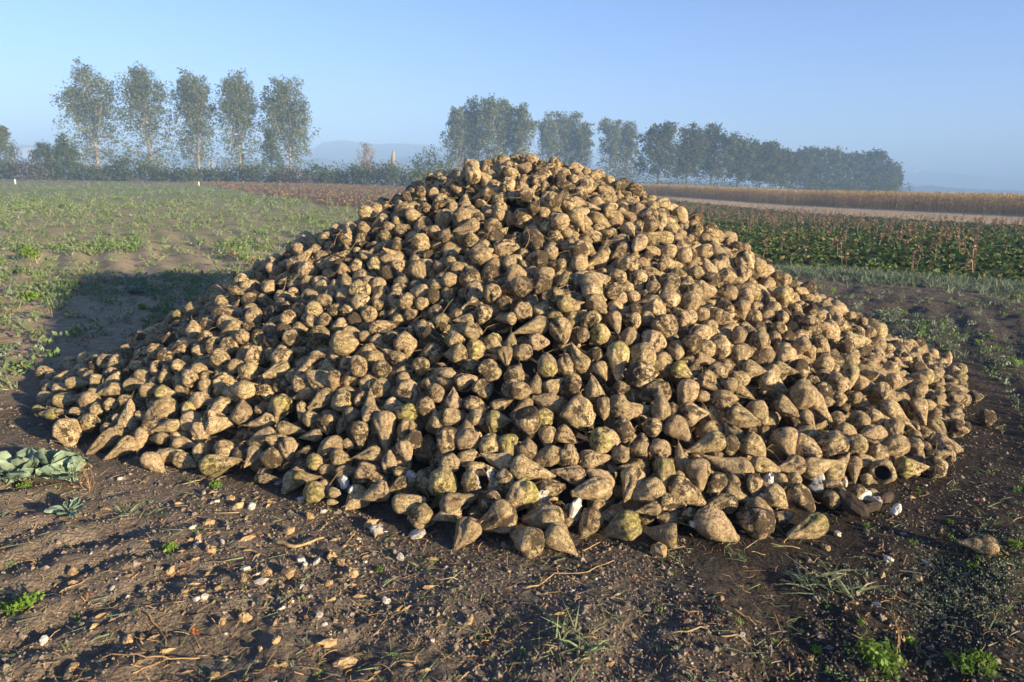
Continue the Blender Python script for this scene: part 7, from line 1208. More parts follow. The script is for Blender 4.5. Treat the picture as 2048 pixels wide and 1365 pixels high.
-700,4291,731,46,21,-55,83,10,1021,4874,1066,29,-25,78,67,8,-2206,6394,400,48,24,-25,90,14,-2200,6566,409,-49,17,-54,78,2,2210,3625,39,34,31,-49,93,12,-977,4263,603,-37,3,-60,68,11,
279,4313,938,-17,74,-38,90,2,1706,5014,804,32,76,13,91,15,-2273,3929,122,35,70,-15,64,3,1988,4850,611,-18,-2,44,98,14,-361,6528,1370,-55,38,22,86,13,244,4929,1282,36,-12,81,107,9,
967,7710,769,22,-80,23,70,15,-1283,4267,591,42,-69,9,94,8,157,7424,1027,-40,-1,19,72,5,1262,5542,1163,40,-7,-80,92,10,-1620,6998,711,-15,32,11,67,13,1339,4284,657,42,5,46,83,15,
-2013,3779,160,-72,59,2,77,11,-2428,6864,244,-27,40,-58,94,11,3156,5611,209,-51,-12,-6,97,14,492,8210,530,-35,-84,-3,76,12,-2050,6131,567,-18,-13,57,115,2,-1717,4209,395,32,-15,71,64,8,
-1539,7119,765,62,-15,-41,132,9,3140,4565,46,-28,21,58,92,8,-2222,6479,409,-51,10,-49,66,14,280,3973,725,-6,32,-83,65,11,-2018,5804,600,36,-25,28,78,13,1779,3803,323,1,-53,16,91,0,
1002,7071,997,-48,18,-38,75,9,1114,4284,763,-63,51,-10,68,12,-1195,6732,981,-46,19,49,58,6,-1234,6465,1048,-23,2,-25,61,12,-2413,7489,121,13,9,5,98,0,-1964,5188,667,11,-39,79,108,4,
-60,5223,1406,-15,-9,-33,83,16,2475,4128,147,-62,-12,54,81,2,-2225,6081,442,10,-58,-33,61,14,1020,4740,1014,37,1,-8,60,24,-115,6908,1289,-43,0,33,86,22,974,6419,1311,-18,-28,84,104,12,
-2004,6996,540,32,18,-48,110,8,-1373,6837,928,-6,51,-73,85,8,-2034,5675,632,30,-57,21,121,2,-2398,6442,283,9,-17,57,82,9,-2831,4151,30,-22,19,18,77,3,605,4906,1218,47,-2,-6,80,0,
1920,3656,109,-48,-3,-74,98,1,-2160,4021,225,-26,-71,17,92,11,1080,4448,881,-85,32,-12,60,12,-823,4034,582,33,-55,14,94,8,-2729,4310,92,44,-19,66,75,8,-447,6762,1278,13,19,39,112,3,
1094,6998,1018,-28,-67,-23,79,20,-1161,5117,1066,-38,4,-64,82,27,-495,5121,1262,-32,1,37,68,9,-1510,6563,826,14,24,-16,71,13,-63,5399,1473,40,-81,3,81,7,165,8035,716,-8,-26,-20,79,11,
-1329,4039,470,-13,-12,64,93,3,1760,5489,988,31,-8,9,58,15,-1244,6559,1030,-29,-36,-10,99,7,-1603,7279,668,34,-1,-48,74,14,-789,4265,676,-32,56,-29,77,20,-2002,5522,638,-64,-25,-45,98,11,
-958,3658,332,-73,24,-17,88,8,-1543,4522,653,34,-69,-13,74,9,-1556,5353,930,64,22,23,107,6,-1486,8266,200,-38,-26,28,69,3,-2596,4203,116,29,31,-24,103,5,666,7408,975,29,-26,-53,71,12,
1140,3608,408,28,-10,48,76,14,767,3866,701,26,80,19,71,11,-1190,7359,771,27,28,79,60,4,-1423,6961,864,37,-2,-77,103,11,-1552,6419,842,-48,1,46,99,9,-752,8988,64,36,-15,25,132,10,
-1445,6706,894,-57,-3,10,92,8,-658,5706,1398,-34,-7,39,91,7,283,5934,1572,-57,-66,9,85,11,-502,5554,1416,0,-33,81,93,11,-2367,5174,467,11,31,-71,121,6,-834,5982,1263,-46,-85,0,60,10,
-2049,5448,676,-27,-32,33,102,10,-1654,7121,658,-50,-7,14,74,13,148,6035,1631,-52,72,8,132,8,-635,4137,726,-48,65,-10,77,5,1116,7623,757,8,12,-35,56,6,1904,5364,860,-37,11,-51,75,14,
1500,5304,1027,-5,2,-58,66,8,-1522,7820,455,63,9,-60,108,6,526,8955,108,-8,-59,-35,99,5,2340,4066,269,-21,9,11,74,525,-474,6822,1232,39,27,69,94,7,346,2693,30,23,-29,-64,70,6,
3400,5298,45,-38,-7,28,98,15,-2664,4476,155,62,-39,-33,95,12,-1590,6528,825,-3,-31,49,116,18,-779,3541,285,-18,-65,29,60,12,286,8762,226,-47,-10,10,88,15,-2649,4155,51,53,55,-12,90,6,
-1547,4200,476,-46,2,34,77,12,-1556,5081,887,12,16,-26,72,0,566,6838,1250,-36,14,-43,96,6,1547,7050,850,-23,-66,-2,73,12,1477,5232,971,-13,-17,-9,73,13,1003,6773,1187,76,-27,-1,104,6,
-1786,5595,776,-33,-18,3,96,10,329,8612,294,-45,17,33,82,11,336,4012,740,19,-23,-23,79,8,-2371,4587,322,-57,-3,-40,80,6,686,2875,52,-35,3,65,108,2,1923,3912,251,9,13,-21,96,0,
1503,3250,68,29,73,-11,62,12,-779,6843,1121,-64,28,-3,81,9,20,4115,836,8,57,44,106,24,-1028,4014,509,-43,22,41,95,5,-137,4338,914,-9,-14,-63,86,6,-1912,7699,311,-66,10,23,85,7,
1954,4177,356,44,38,42,116,8,1634,5741,984,44,-18,68,90,1,-1749,8204,153,-14,2,-44,72,4,-1800,5250,744,-56,61,3,79,27,-1149,6709,1040,-24,-15,61,109,8,1727,3994,372,-77,14,30,77,14,
-2293,4688,374,34,36,-16,101,9,-1863,8221,128,-31,7,-63,111,10,-1720,7949,294,75,11,-26,82,15,-1513,3730,206,-86,4,-8,86,6,318,4798,1177,-49,-14,-68,95,11,2355,3936,65,-11,-5,15,56,8,
-496,5473,1396,28,-1,20,82,2,1975,4043,306,-82,28,-14,102,16,-2594,7448,47,-16,-24,-60,97,11,-1747,3975,284,18,7,-9,90,4,377,6833,1308,27,60,38,92,11,1548,3610,246,43,31,38,65,8,
-1288,7219,784,51,14,-30,94,13,2699,5791,392,-67,19,6,118,10,-1492,7359,643,-28,16,-30,79,9,2563,5086,325,36,59,35,101,15,-2706,4565,134,54,11,-20,85,27,-929,5918,1251,-61,58,-11,132,9,
1511,4093,505,53,-17,1,101,10,-1808,5367,785,34,28,31,97,8,-659,6163,1414,22,-34,12,87,6,534,7969,688,-13,37,-3,86,8,2210,5394,609,39,13,-73,84,12,1749,4814,711,-12,-20,10,89,15,
-238,4014,701,50,6,22,104,14,-2494,5292,387,23,-3,-38,132,3,773,6995,1140,43,-19,-69,101,6,-208,8195,546,38,12,52,122,5,2278,4913,431,33,72,0,76,14,2956,4411,45,-22,-20,71,95,24,
-540,8670,239,-19,55,52,74,15,-2422,4906,330,-55,4,61,118,17,662,7526,961,0,16,-43,94,10,1014,5320,1228,39,8,-65,109,10,-2021,6656,540,-24,16,0,75,2,2260,5284,533,35,13,-54,58,10,
2158,5704,688,40,10,10,94,13,-2552,7297,89,53,-1,-77,104,7,969,4284,772,65,-3,-5,65,10,-1840,4729,614,-69,-11,-47,74,11,473,6554,1401,-51,-3,-20,118,8,-1899,8070,158,-46,-32,31,105,8,
2454,4294,179,65,-11,-20,98,14,948,3965,623,46,-21,-1,93,13,-1363,8018,389,57,-2,16,57,12,1914,3448,34,-30,-9,75,83,7,1418,4513,752,-30,-56,-44,111,18,-2133,7561,228,38,37,30,81,5,
-1401,3332,36,30,-23,-63,80,8,-1043,6186,1193,-12,-32,-19,121,6,2112,3984,171,33,7,70,99,3,1516,8066,431,37,6,-24,107,7,1685,3786,284,26,60,-17,124,4,885,2995,81,34,0,-13,74,16,
1568,4232,539,-18,-34,-57,64,0,-344,3573,425,-59,15,-28,59,17,1984,3984,248,-71,-32,-4,67,9,-2310,3912,52,-45,-7,39,92,6,2284,3889,90,-9,-37,44,114,3,3455,6495,42,-22,31,-52,103,26,
808,5199,1237,31,-31,-4,75,6,198,8569,329,40,11,-61,75,13,336,3482,396,54,-14,-28,58,12,-807,3944,541,7,38,-72,75,8,758,4429,904,35,-32,62,71,5,704,7114,1108,1,-89,13,88,0,
-1535,3681,119,42,53,35,76,12,826,5130,1198,43,12,-4,93,11,-2133,4365,368,45,22,-66,94,9,436,7509,958,-15,53,-1,88,9,1814,4039,331,53,61,1,125,3,-264,3907,633,23,0,75,59,13,
-2019,3782,99,50,11,-20,85,14,1827,3368,27,-35,17,-3,64,15,-1307,3628,147,-1,-9,-67,88,19,-2151,7760,162,-12,-52,17,132,9,377,4558,1071,45,20,18,89,9,357,5472,1445,6,-31,69,92,3,
2855,4495,50,-35,17,-27,101,8,1391,7800,585,-39,-1,30,122,7,-1169,6512,1080,-46,74,11,94,7,2560,4523,189,59,-2,-60,81,11,-230,4204,847,-65,8,-14,82,2,1051,8385,378,-36,15,37,75,13,
425,5131,1319,48,-6,4,76,14,-1452,8027,366,68,-4,7,124,0,345,4140,794,28,-68,30,69,10,2100,3813,122,-65,9,23,84,10,-2571,4558,189,39,-15,0,86,12,-2581,7582,49,-34,34,45,104,14,
-1726,3880,216,-16,-32,-18,87,23,539,7880,742,-30,79,5,62,14,-442,8524,328,-22,-32,14,114,1,791,3002,79,72,-21,-8,81,8,2039,3530,41,27,-21,77,107,7,2284,6247,676,-41,2,17,109,12,
-949,4187,573,-14,6,-2,56,8,-266,6620,1384,21,-15,13,132,8,-187,7412,1016,-35,23,63,90,17,1058,3774,459,34,-14,-77,69,12,441,7427,1044,52,-28,40,107,15,1258,4682,870,-42,13,-43,72,12,
1349,3886,446,47,8,-17,88,10,2724,4267,34,25,-14,-78,68,6,-3160,5437,32,28,-23,-41,91,13,-857,3887,489,30,-58,18,88,9,-1815,7993,201,0,25,-44,68,12,2404,5954,609,-24,-34,35,89,15,
714,4236,795,50,9,-10,91,11,1991,5183,719,-59,-12,-35,115,9,2213,3930,100,23,-18,79,77,9,1768,5605,928,27,75,-1,123,9,-1981,8177,53,4,-36,22,84,14,-2105,7642,191,-47,6,5,103,11,
-519,6715,1260,-33,-75,23,68,12,2848,5309,254,-36,-66,23,97,12,-691,7774,747,-31,-80,24,76,1,-555,7015,1170,-39,34,20,119,8,2790,5405,385,48,25,6,95,11,-361,7282,1072,-39,-14,44,79,15,
-2404,6916,234,-42,20,19,85,11,-1472,5874,954,-47,1,-57,88,3,1005,8004,560,-52,11,-34,75,15,1576,4546,691,24,-27,6,78,7,723,6823,1231,-59,57,12,132,10,-3188,4919,47,32,-26,-69,104,12,
-2826,4467,64,87,10,13,65,13,774,7710,790,-52,11,-12,97,1,-2472,4579,276,34,62,22,114,4,708,5074,1232,17,16,-56,98,6,1461,5387,1044,20,31,-20,87,7,-2095,5108,570,47,13,39,79,2,
-948,6646,1131,20,-14,57,91,12,1537,5236,971,25,-17,-78,90,9,-2027,3670,29,-39,27,56,63,12,-845,6755,1116,-40,11,66,59,1,630,6951,1209,-27,-34,48,123,21,1130,4116,647,23,13,-88,100,14,
2079,4456,395,17,13,84,75,13,-918,5828,1304,39,51,16,120,3,527,7033,1177,-39,19,22,98,6,-2153,3965,99,16,16,30,71,15,2487,5073,395,24,-2,62,102,4,1966,3445,25,-36,-4,-75,62,9,
1198,8419,335,44,75,3,62,3,347,8810,191,-57,-23,3,97,9,-751,7167,1008,55,23,-25,70,14,-1690,4289,456,84,31,8,69,8,455,3930,681,-41,-13,-69,59,6,1431,5129,945,-25,39,-10,94,9,
533,7776,818,47,19,45,109,8,-298,8217,531,-38,73,11,67,9,1658,5637,968,-49,-64,-13,50,15,-2277,5104,465,42,-13,-32,107,10,-1200,4419,689,36,-27,-35,73,13,1065,5916,1292,-57,-9,-36,106,3,
2327,3993,114,4,-37,-74,79,12,-2158,7545,184,24,-24,3,72,15,-1775,8377,56,-19,20,-68,109,0,-1785,8291,108,-5,28,-13,116,6,-606,8772,154,-19,-53,0,68,12,-810,7462,915,8,-33,51,132,10,
2227,4746,439,41,13,-7,97,8,-1341,7084,825,-47,76,8,91,14,-214,4885,1190,6,-66,36,59,14,1990,4441,494,-5,-82,-19,121,5,1403,5805,1121,32,-14,79,101,7,2516,4160,42,31,-1,-79,85,6,
1507,4225,562,9,1,78,89,1,1396,3149,32,-20,-33,74,66,9,-1241,3323,46,-8,-30,-61,83,10,-1933,8105,90,-39,-79,5,50,14,1402,6541,1050,-77,57,0,103,5,-362,7594,942,-11,13,20,98,5,
1975,5276,712,-9,22,59,108,9,-2718,5246,311,68,3,35,96,0,2531,5830,564,46,9,46,94,10,1225,5150,1052,46,20,53,57,15,689,5223,1273,-32,29,-34,82,25,-616,7609,860,38,-64,13,59,13,
-2006,8074,70,22,1,29,90,11,3073,5948,246,18,-13,77,132,2,-890,6564,1224,42,-16,56,132,8,170,8508,355,-31,-29,27,80,8,2188,5329,564,-28,-8,81,94,19,2351,4547,274,38,-17,-5,87,15,
2005,3919,215,-32,3,-37,89,10,690,3563,460,7,-4,-79,93,3,-915,7850,657,57,-19,-48,112,12,1945,3323,19,-36,-13,-28,56,11,-469,8151,543,-38,68,-2,62,0,-1028,4185,575,-46,39,-24,68,8,
-1231,6299,1200,-53,62,-9,118,3,-739,4209,695,17,7,30,68,10,-488,5652,1437,50,38,-27,66,9,1303,3732,402,34,17,-8,62,14,-1285,4188,553,-24,-3,81,62,27,-2006,4601,510,25,-74,-12,82,14,
1045,4013,620,33,-15,86,85,8,130,9090,69,28,-75,1,89,10,-378,3945,650,-65,-28,14,88,7,2262,4457,308,-40,1,-85,105,4,-166,7782,807,-41,72,-6,84,13,812,7716,860,-30,-17,-8,86,10,
-1591,3774,222,11,-8,-58,93,18,-1991,7978,122,-42,-23,-15,68,25,3205,6068,171,7,-40,74,94,11,-2219,4691,431,47,67,-9,82,7,-2237,6534,366,37,-16,-11,73,5,3008,4602,67,27,-2,-46,88,6,
2906,5354,261,-40,-25,-67,64,13,2564,4077,32,5,47,3,77,4,-2285,4407,295,67,13,-5,132,1,3057,5231,176,22,2,16,61,12,17,7861,775,14,3,3,93,13,1836,4856,695,-49,-3,-76,121,4,
-2886,4410,77,-89,22,-16,84,9,-620,4219,737,41,-52,-39,72,13,-1233,5823,1096,69,27,-31,110,10,-1275,7379,729,-3,73,32,83,9,-3306,5250,37,-32,-27,-25,85,8,917,6122,1409,31,-9,83,126,11,
3377,7061,93,-7,25,3,103,10,-1850,3839,143,37,-36,-38,74,13,-1278,8222,331,-56,-52,-9,85,12,-627,4715,1012,1,16,45,85,4,-2166,7622,164,-30,80,1,66,13,262,6980,1272,3,70,-44,69,0,
-952,7761,658,-24,-4,-47,75,7,-804,6633,1184,-19,-9,-65,68,15,-1845,7854,288,42,-11,79,108,12,-2116,4456,394,-67,6,54,84,0,-552,6901,1207,26,26,-77,114,6,1695,3922,409,33,9,1,102,1,
-2797,4945,181,47,11,32,105,10,92,5653,1523,8,-22,-52,101,11,2035,5964,810,-42,7,-33,91,8,-99,8261,507,5,32,-55,58,15,2189,6020,716,33,-51,35,91,10,961,7932,627,-34,66,34,82,4,
1288,7250,889,-9,69,-21,104,9,285,4072,811,2,78,-8,94,24,23,8230,573,-29,75,-19,65,10,-1246,5910,1150,-29,-21,-73,109,8,1674,4349,549,-30,5,62,67,15,-3133,5827,45,32,1,6,99,4,
2789,4845,169,-6,-73,21,98,7,-1503,3322,34,12,33,15,79,26,3269,6882,120,-20,18,-49,76,15,2824,5551,369,36,17,-3,86,14,1040,4323,744,-19,-24,9,85,11,-1075,3600,222,-21,-25,29,84,1,
-2427,4968,404,9,-31,7,110,4,-1020,8006,511,17,-10,69,118,2,2934,5908,291,-14,-1,73,101,9,-2174,4608,431,3,-10,-62,76,9,1975,3951,303,-39,11,-49,82,7,1492,7473,665,54,1,75,97,15,
-1011,4336,684,-41,82,3,66,12,211,7778,829,-39,9,24,71,5,601,8177,538,12,-49,-49,112,11,-3224,5810,52,-53,-5,27,81,14,1634,7147,796,-69,18,47,90,10,2441,4915,353,-66,52,10,79,1,
-2960,4870,157,33,-33,63,67,7,-1407,3839,272,56,27,-12,52,14,-1688,4359,502,-9,22,17,93,3,-440,7346,1025,27,-27,60,71,13,1264,6868,988,41,58,25,81,12,49,4824,1233,-7,22,58,97,0,
-2605,5902,408,-50,5,71,129,8,-1863,4165,383,50,11,43,65,10,-531,4185,750,41,-33,-25,110,1,-1722,5917,797,31,-6,9,80,18,-892,6836,1123,71,-23,6,102,26,-1907,7557,350,27,-48,-9,66,12,
299,4871,1224,29,30,68,71,15,1066,8089,507,-53,-1,11,76,9,-2256,5323,543,-46,-1,18,82,3,-1570,7485,591,-61,-29,-30,90,12,-2777,4510,78,-37,15,14,91,4,-1362,3848,339,16,-25,12,74,9,
-3144,6716,63,-31,16,-85,132,8,1986,6558,745,-6,-19,9,88,12,-1259,6686,1046,-23,12,49,114,11,44,7940,728,10,-16,79,97,3,-878,7138,976,17,-18,-35,94,4,-603,6787,1225,-40,-1,-20,110,8,
-199,6737,1317,-38,-15,-20,64,14,1480,4946,860,57,64,2,112,1,2844,5997,401,-35,-4,21,132,10,-658,6038,1427,-43,-76,-13,82,11,-1804,4052,364,7,-38,58,93,11,1033,4972,1083,47,-80,-4,73,6,
-1142,3859,359,-27,6,36,126,5,-1163,8486,210,-29,5,-44,112,15,2456,4537,251,52,-6,-29,119,1,338,5540,1467,-16,-20,-65,96,1,-1644,8631,38,27,26,-10,117,9,560,8133,566,-42,-21,21,66,14,
-1948,4010,286,41,15,-17,85,2,3532,6614,41,-22,14,-3,90,0,-2159,7173,323,56,21,-24,92,13,3573,5607,36,9,34,50,82,14,3544,6784,38,34,-5,-20,107,13,1007,5162,1179,2,-19,-12,76,10,
2327,4821,369,34,-29,-7,95,15,-1284,8362,206,-43,14,-16,80,12,-1911,8233,69,-19,-58,-41,89,22,2877,5007,224,38,31,15,75,12,3562,6531,31,-32,21,-50,92,9,2365,4897,412,-50,39,-13,92,6,
-1834,3674,63,-19,-15,-33,63,14,964,8064,547,20,-78,8,73,24,1193,8815,54,-20,21,-89,76,13,-1555,5764,881,36,-7,-86,77,15,865,3929,676,45,-64,11,103,9,2670,6304,484,-2,-12,-76,79,12,
-670,8091,590,-19,-59,-53,99,10,941,3407,291,40,7,-21,70,11,603,4135,776,-50,-6,-77,77,8,897,4082,733,6,20,77,76,6,-546,8157,528,19,7,-3,105,11,3481,6180,58,36,-24,72,132,10,
-3168,6207,45,-66,60,-1,93,10,2472,4438,173,-32,7,-6,86,14,-2282,4103,153,75,19,-31,84,0,1562,4458,655,-5,-17,-41,59,8,-3039,5600,112,-42,-10,-7,93,14,511,7653,830,-25,-51,-14,70,3,
-2628,4392,156,-52,24,-36,72,15,471,7630,882,24,24,-71,98,11,1330,3943,536,88,6,22,106,5,-2121,5745,645,50,21,-33,109,10,-1365,7084,767,-55,16,1,60,12,2324,5519,575,-58,18,-38,90,8,
56,5196,1398,18,15,75,70,14,-149,5748,1549,25,15,80,81,17,-1158,3705,277,-33,-10,7,71,2,429,7175,1130,-60,22,3,80,6,-880,7448,852,-61,-23,30,75,13,-1122,5732,1144,-22,18,-82,114,5,
-962,8816,86,-74,8,13,95,4,2885,4394,54,-63,0,6,76,22,1738,3859,304,-23,79,-19,72,11,-1173,4171,529,62,12,-19,77,6,1795,3514,104,-3,29,-24,87,5,-1464,7457,605,-28,16,74,75,15,
-3082,4900,64,-89,14,-20,84,10,-692,6016,1366,18,-38,-36,109,5,-3175,5717,38,-32,-26,60,87,8,3631,6293,41,-37,6,2,96,6,-1549,6148,970,-23,-14,-46,132,8,2108,5275,658,-15,26,82,105,7,
-1625,3645,131,34,52,17,97,4,2410,4022,64,14,23,-40,55,12,326,3304,306,2,56,48,92,20,-2122,4169,270,41,-85,8,102,3,2234,5694,642,28,9,-89,78,11,830,7284,974,44,1,81,91,16,
481,6849,1263,32,4,4,75,5,2427,4615,258,-36,26,-26,80,26,1046,8508,307,3,-89,7,63,14,1475,6609,1104,-62,53,-19,127,7,3041,4911,111,-13,-70,-26,94,12,-2369,4793,370,-6,80,39,109,3,
-3239,5944,37,-33,-1,-13,96,7,-152,7922,729,-8,-25,19,75,12,-359,4951,1206,40,-23,-42,80,11,1816,4666,636,-28,-65,-41,132,8,-1787,4040,292,3,24,-90,81,0,-2461,4677,273,31,-26,-48,90,9,
-1349,4270,635,-10,32,23,77,3,946,5417,1275,-3,69,-45,85,1,-1049,8409,267,35,13,57,90,6,1579,4944,841,34,-13,-75,83,15,-2086,7154,397,-27,14,4,67,14,-2950,4969,129,43,-21,34,87,8,
3023,5536,200,-15,29,-30,117,9,342,8472,380,-3,-40,-64,60,3,-1151,6613,1103,-8,5,-40,94,4,1715,4397,578,-11,26,77,87,8,-365,4310,837,16,36,7,61,7,-1750,5603,892,-18,-19,33,84,15,
-2925,4491,30,-28,27,45,77,14,-1303,3558,118,-26,-14,-72,104,9,2239,3775,66,-16,66,38,91,5,1252,4918,933,51,6,34,63,13,603,7226,1072,3,-15,44,70,27,-2248,4284,277,63,-13,-24,102,10,
377,8219,544,-56,-18,-12,103,8,-1246,5602,1088,-8,-11,68,69,20,905,5746,1361,29,-4,-38,83,14,-2226,4022,131,-33,16,26,95,6,2153,3717,84,59,-37,28,76,17,813,3793,560,-10,14,51,89,7,
3251,5509,136,-56,15,-29,65,15,2676,4233,54,74,14,-32,61,14,19,8184,626,20,14,-70,70,12,-829,7551,814,-53,27,22,96,15,1047,8660,289,22,-5,-44,87,14,-946,7112,953,-20,-9,68,62,16,
-1982,4522,543,68,28,19,98,0,507,6952,1249,-62,-10,37,93,12,-1835,4363,476,-46,14,-47,81,14,2515,4166,120,-17,29,-29,56,14,-1796,5130,744,-17,18,14,75,8,2133,5759,732,20,-4,15,89,7,
2491,4780,383,-49,-2,-22,101,17,2591,6169,542,8,33,19,119,4,-2431,5322,488,-12,-15,-34,65,10,1324,4819,908,-37,-50,11,74,14,1598,5939,1049,-38,-13,-12,117,8,-2859,5062,199,-6,-22,48,125,1,
-1052,7926,519,11,23,-7,77,15,-1622,6717,747,25,-61,-21,72,9,-2947,5327,171,26,-43,39,104,10,1894,5641,926,-33,-22,7,98,15,-2393,4651,347,-25,86,19,112,7,-1356,7877,487,-17,75,12,122,0,
768,6906,1195,81,-6,47,89,3,2318,6449,671,-2,-63,-64,97,8,-902,6042,1233,24,0,51,65,12,3660,6193,43,62,30,25,67,14,2018,5575,820,18,19,-73,59,15,-1725,8025,213,-40,-8,48,88,8,
2839,5427,328,-14,6,-14,89,11,1443,7691,670,42,-16,-21,113,7,1233,4110,592,25,-4,-71,91,11,-2829,5950,259,0,70,-60,76,6,985,8563,273,-59,-32,16,86,15,372,6038,1573,35,5,-22,83,12,
1238,3634,411,-33,74,5,77,12,-2018,4989,619,-60,4,61,97,10,-2890,4889,143,9,23,39,80,3,3358,5961,120,56,17,5,118,26,646,7101,1194,-21,-27,21,96,13,2975,6072,327,52,71,6,132,9,
-1459,6031,975,-18,-17,37,109,7,2995,5786,304,56,-28,11,86,8,-161,7639,982,11,-27,-30,123,0,0,7315,1086,-60,30,-23,72,11,-1735,7326,558,-21,-39,-48,98,13,-2073,5193,622,34,-10,-25,99,6,
1902,6224,914,42,22,26,122,3,2866,4776,197,5,29,-23,71,11,1083,4914,1039,53,-30,2,65,14,-1307,6300,1070,-72,15,4,101,2,-697,7396,962,8,-9,-58,93,12,-117,4059,814,-36,-29,0,65,12,
-1982,7718,244,-51,-67,5,81,10,1282,4224,647,-64,13,58,80,5,2185,5040,539,-31,47,-36,101,27,3119,5180,151,12,22,23,63,15,2209,5768,710,-29,30,-41,93,11,-1432,4384,600,-20,33,-47,56,4,
-2929,6028,138,30,-5,-84,125,8,-2119,7476,259,39,41,-45,101,14,755,6535,1310,30,14,34,71,12,-245,3850,634,-14,23,37,48,13,103,8115,629,-38,-81,-1,86,10,-927,6738,1132,19,-2,-51,103,2,
-205,5843,1553,-23,-3,-32,84,6,-1771,7824,336,-58,-25,-45,74,4,2948,5446,287,-15,28,-22,115,9,1626,5333,934,-20,-22,15,95,8,-1897,7469,407,-7,-49,-44,98,11,-2462,5027,346,1,29,-87,93,9,
-1373,6991,820,-25,88,10,82,8,1192,8080,482,-43,-15,5,69,10,-3033,4637,49,51,-2,20,77,13,-853,5751,1358,-59,-13,-53,91,0,2811,5745,393,28,4,87,100,10,-31,7367,1136,-25,-9,-9,96,14,
2998,5154,154,36,16,50,102,7,-1542,8492,66,-51,18,-10,100,5,3028,4980,160,20,7,21,95,2,-781,3865,524,-67,-39,8,78,6,-12,9200,31,0,-38,-8,63,14,286,5234,1391,-82,0,-12,71,3,
2275,5798,641,-31,-12,-88,86,4,-2137,4464,472,50,-29,19,73,6,3008,4769,111,9,-12,50,81,2,-345,5709,1530,52,3,-4,96,10,3104,5758,271,-34,12,10,82,3,210,3999,790,21,20,44,89,6,
2627,5292,385,-43,12,-15,86,25,2098,4764,592,7,22,82,79,12,2859,5659,352,11,0,30,92,3,971,7117,1072,-1,11,8,131,6,1921,3991,329,-67,20,26,83,20,2132,5898,724,13,-19,-15,69,14,
3113,5114,139,-24,26,-49,91,8,-3074,5336,139,89,26,-15,79,14,2123,4157,298,9,-15,68,84,4,2279,5098,497,71,-17,23,70,4,-1409,3970,363,69,-3,-34,77,0,2180,3885,128,-8,-54,5,90,5,
855,5954,1424,-30,-61,-44,99,26,3179,5778,214,-34,-26,60,101,6,-2033,5630,729,33,-12,-32,102,5,-1421,4229,524,66,33,-3,86,9,745,8136,551,-28,-2,-31,77,3,3287,6578,139,-34,-18,-38,111,8,
1933,5825,890,-33,32,-27,105,11,3150,5375,178,20,32,69,101,8,-1154,5879,1187,24,-21,15,75,13,-132,9147,25,-32,10,-3,63,7,1514,3899,422,47,9,29,71,2,-1953,6592,567,-40,4,11,57,15,
422,7963,724,-25,75,1,112,12,2046,3717,157,7,-8,24,59,5,-2190,4128,221,18,50,-40,76,10,1480,8117,358,-17,-57,-33,67,9,-1026,3887,528,-37,-23,-72,85,0,-3115,6108,29,-27,30,59,88,9,
1753,5458,913,9,34,69,94,2,3002,5894,275,-8,19,-36,99,11,-610,7441,927,-54,5,38,88,26,2667,4842,266,-59,-49,4,85,8,-1282,3999,433,-24,63,-2,83,9,-2583,6240,338,-26,25,58,80,15,
-440,4114,722,30,-14,64,58,9,2541,4356,134,37,4,-30,117,5,-2175,4468,338,-10,40,56,90,5,-118,8031,644,-6,22,-61,62,13,1898,3597,74,40,-68,11,59,5,1182,8453,288,44,-27,55,82,13,
-56,4028,764,-2,4,-82,56,8,-328,6821,1294,-54,8,39,99,6,845,3965,727,-46,-67,9,90,13,-1770,6411,864,-55,1,40,113,6,-1184,8404,240,-27,27,-39,93,9,1362,6278,1194,-35,-9,-59,99,10,
1616,5709,1078,32,-17,81,111,6,237,8920,138,45,-2,60,86,9,-2592,5193,346,-53,-39,-10,95,8,953,8947,97,39,30,-62,123,8,1520,5192,1000,42,24,16,62,4,2494,5712,558,-10,-1,-46,111,5,
-872,8276,403,-23,6,-50,112,15,1909,4321,455,10,-79,-23,75,12,1869,5461,902,37,-22,-67,90,13,-1786,6158,761,10,-10,15,73,6,604,8357,470,-1,-62,-41,107,8,-1946,7989,194,72,-32,-14,91,10,
-2549,5789,378,8,-29,22,122,10,-2483,5951,480,30,-8,-54,118,8,2467,6283,572,-38,20,-57,119,9,1235,6079,1248,20,-6,27,107,11,182,8695,317,-41,7,38,113,0,1207,4079,642,83,-25,-13,65,23,
185,4082,825,22,-70,41,56,10,603,9000,172,-45,5,30,108,2,-1567,5857,949,31,15,-22,77,14,2269,5443,569,42,80,3,75,9,1185,4759,960,-38,-68,5,111,16,-1900,5288,704,-13,18,-69,100,24,
-1858,5304,785,8,11,-74,94,5,-843,6784,1186,2,20,88,105,10,871,8055,575,-44,3,-35,93,5,1721,6125,1059,54,0,58,75,12,507,6094,1558,-32,3,8,99,9,1581,4715,782,6,-23,6,82,20,
244,7039,1267,-22,87,-23,89,25,1225,5102,1062,3,12,17,50,12,1191,7668,732,21,-14,-41,93,15,-48,7937,713,-42,-14,28,77,8,1716,6056,1038,44,20,34,91,15,1844,6096,936,24,10,24,102,8,
1750,4892,738,0,-11,-88,70,3,-2537,5581,394,-14,18,-43,91,11,-2645,5633,393,14,-58,-19,107,8,-196,7499,971,-68,6,24,68,12,2300,6022,644,23,-32,-2,103,6,-1904,4868,629,-74,-36,11,75,21,
-2043,5048,644,58,1,-55,62,15,1849,5298,869,47,-20,-48,74,12,344,8387,427,-41,77,-2,82,13,-2035,4319,375,34,9,20,63,9,-1057,5793,1188,-23,89,-2,105,0,1123,4406,839,5,-12,62,75,2,
2633,5505,493,61,6,59,85,8,-1404,5749,1016,72,12,-39,94,6,-2049,4393,435,35,-52,-26,119,4,71,5550,1515,-17,-2,-12,87,11,3277,5929,156,-14,-28,-17,78,10,-1140,5164,1097,-18,-30,21,59,12,
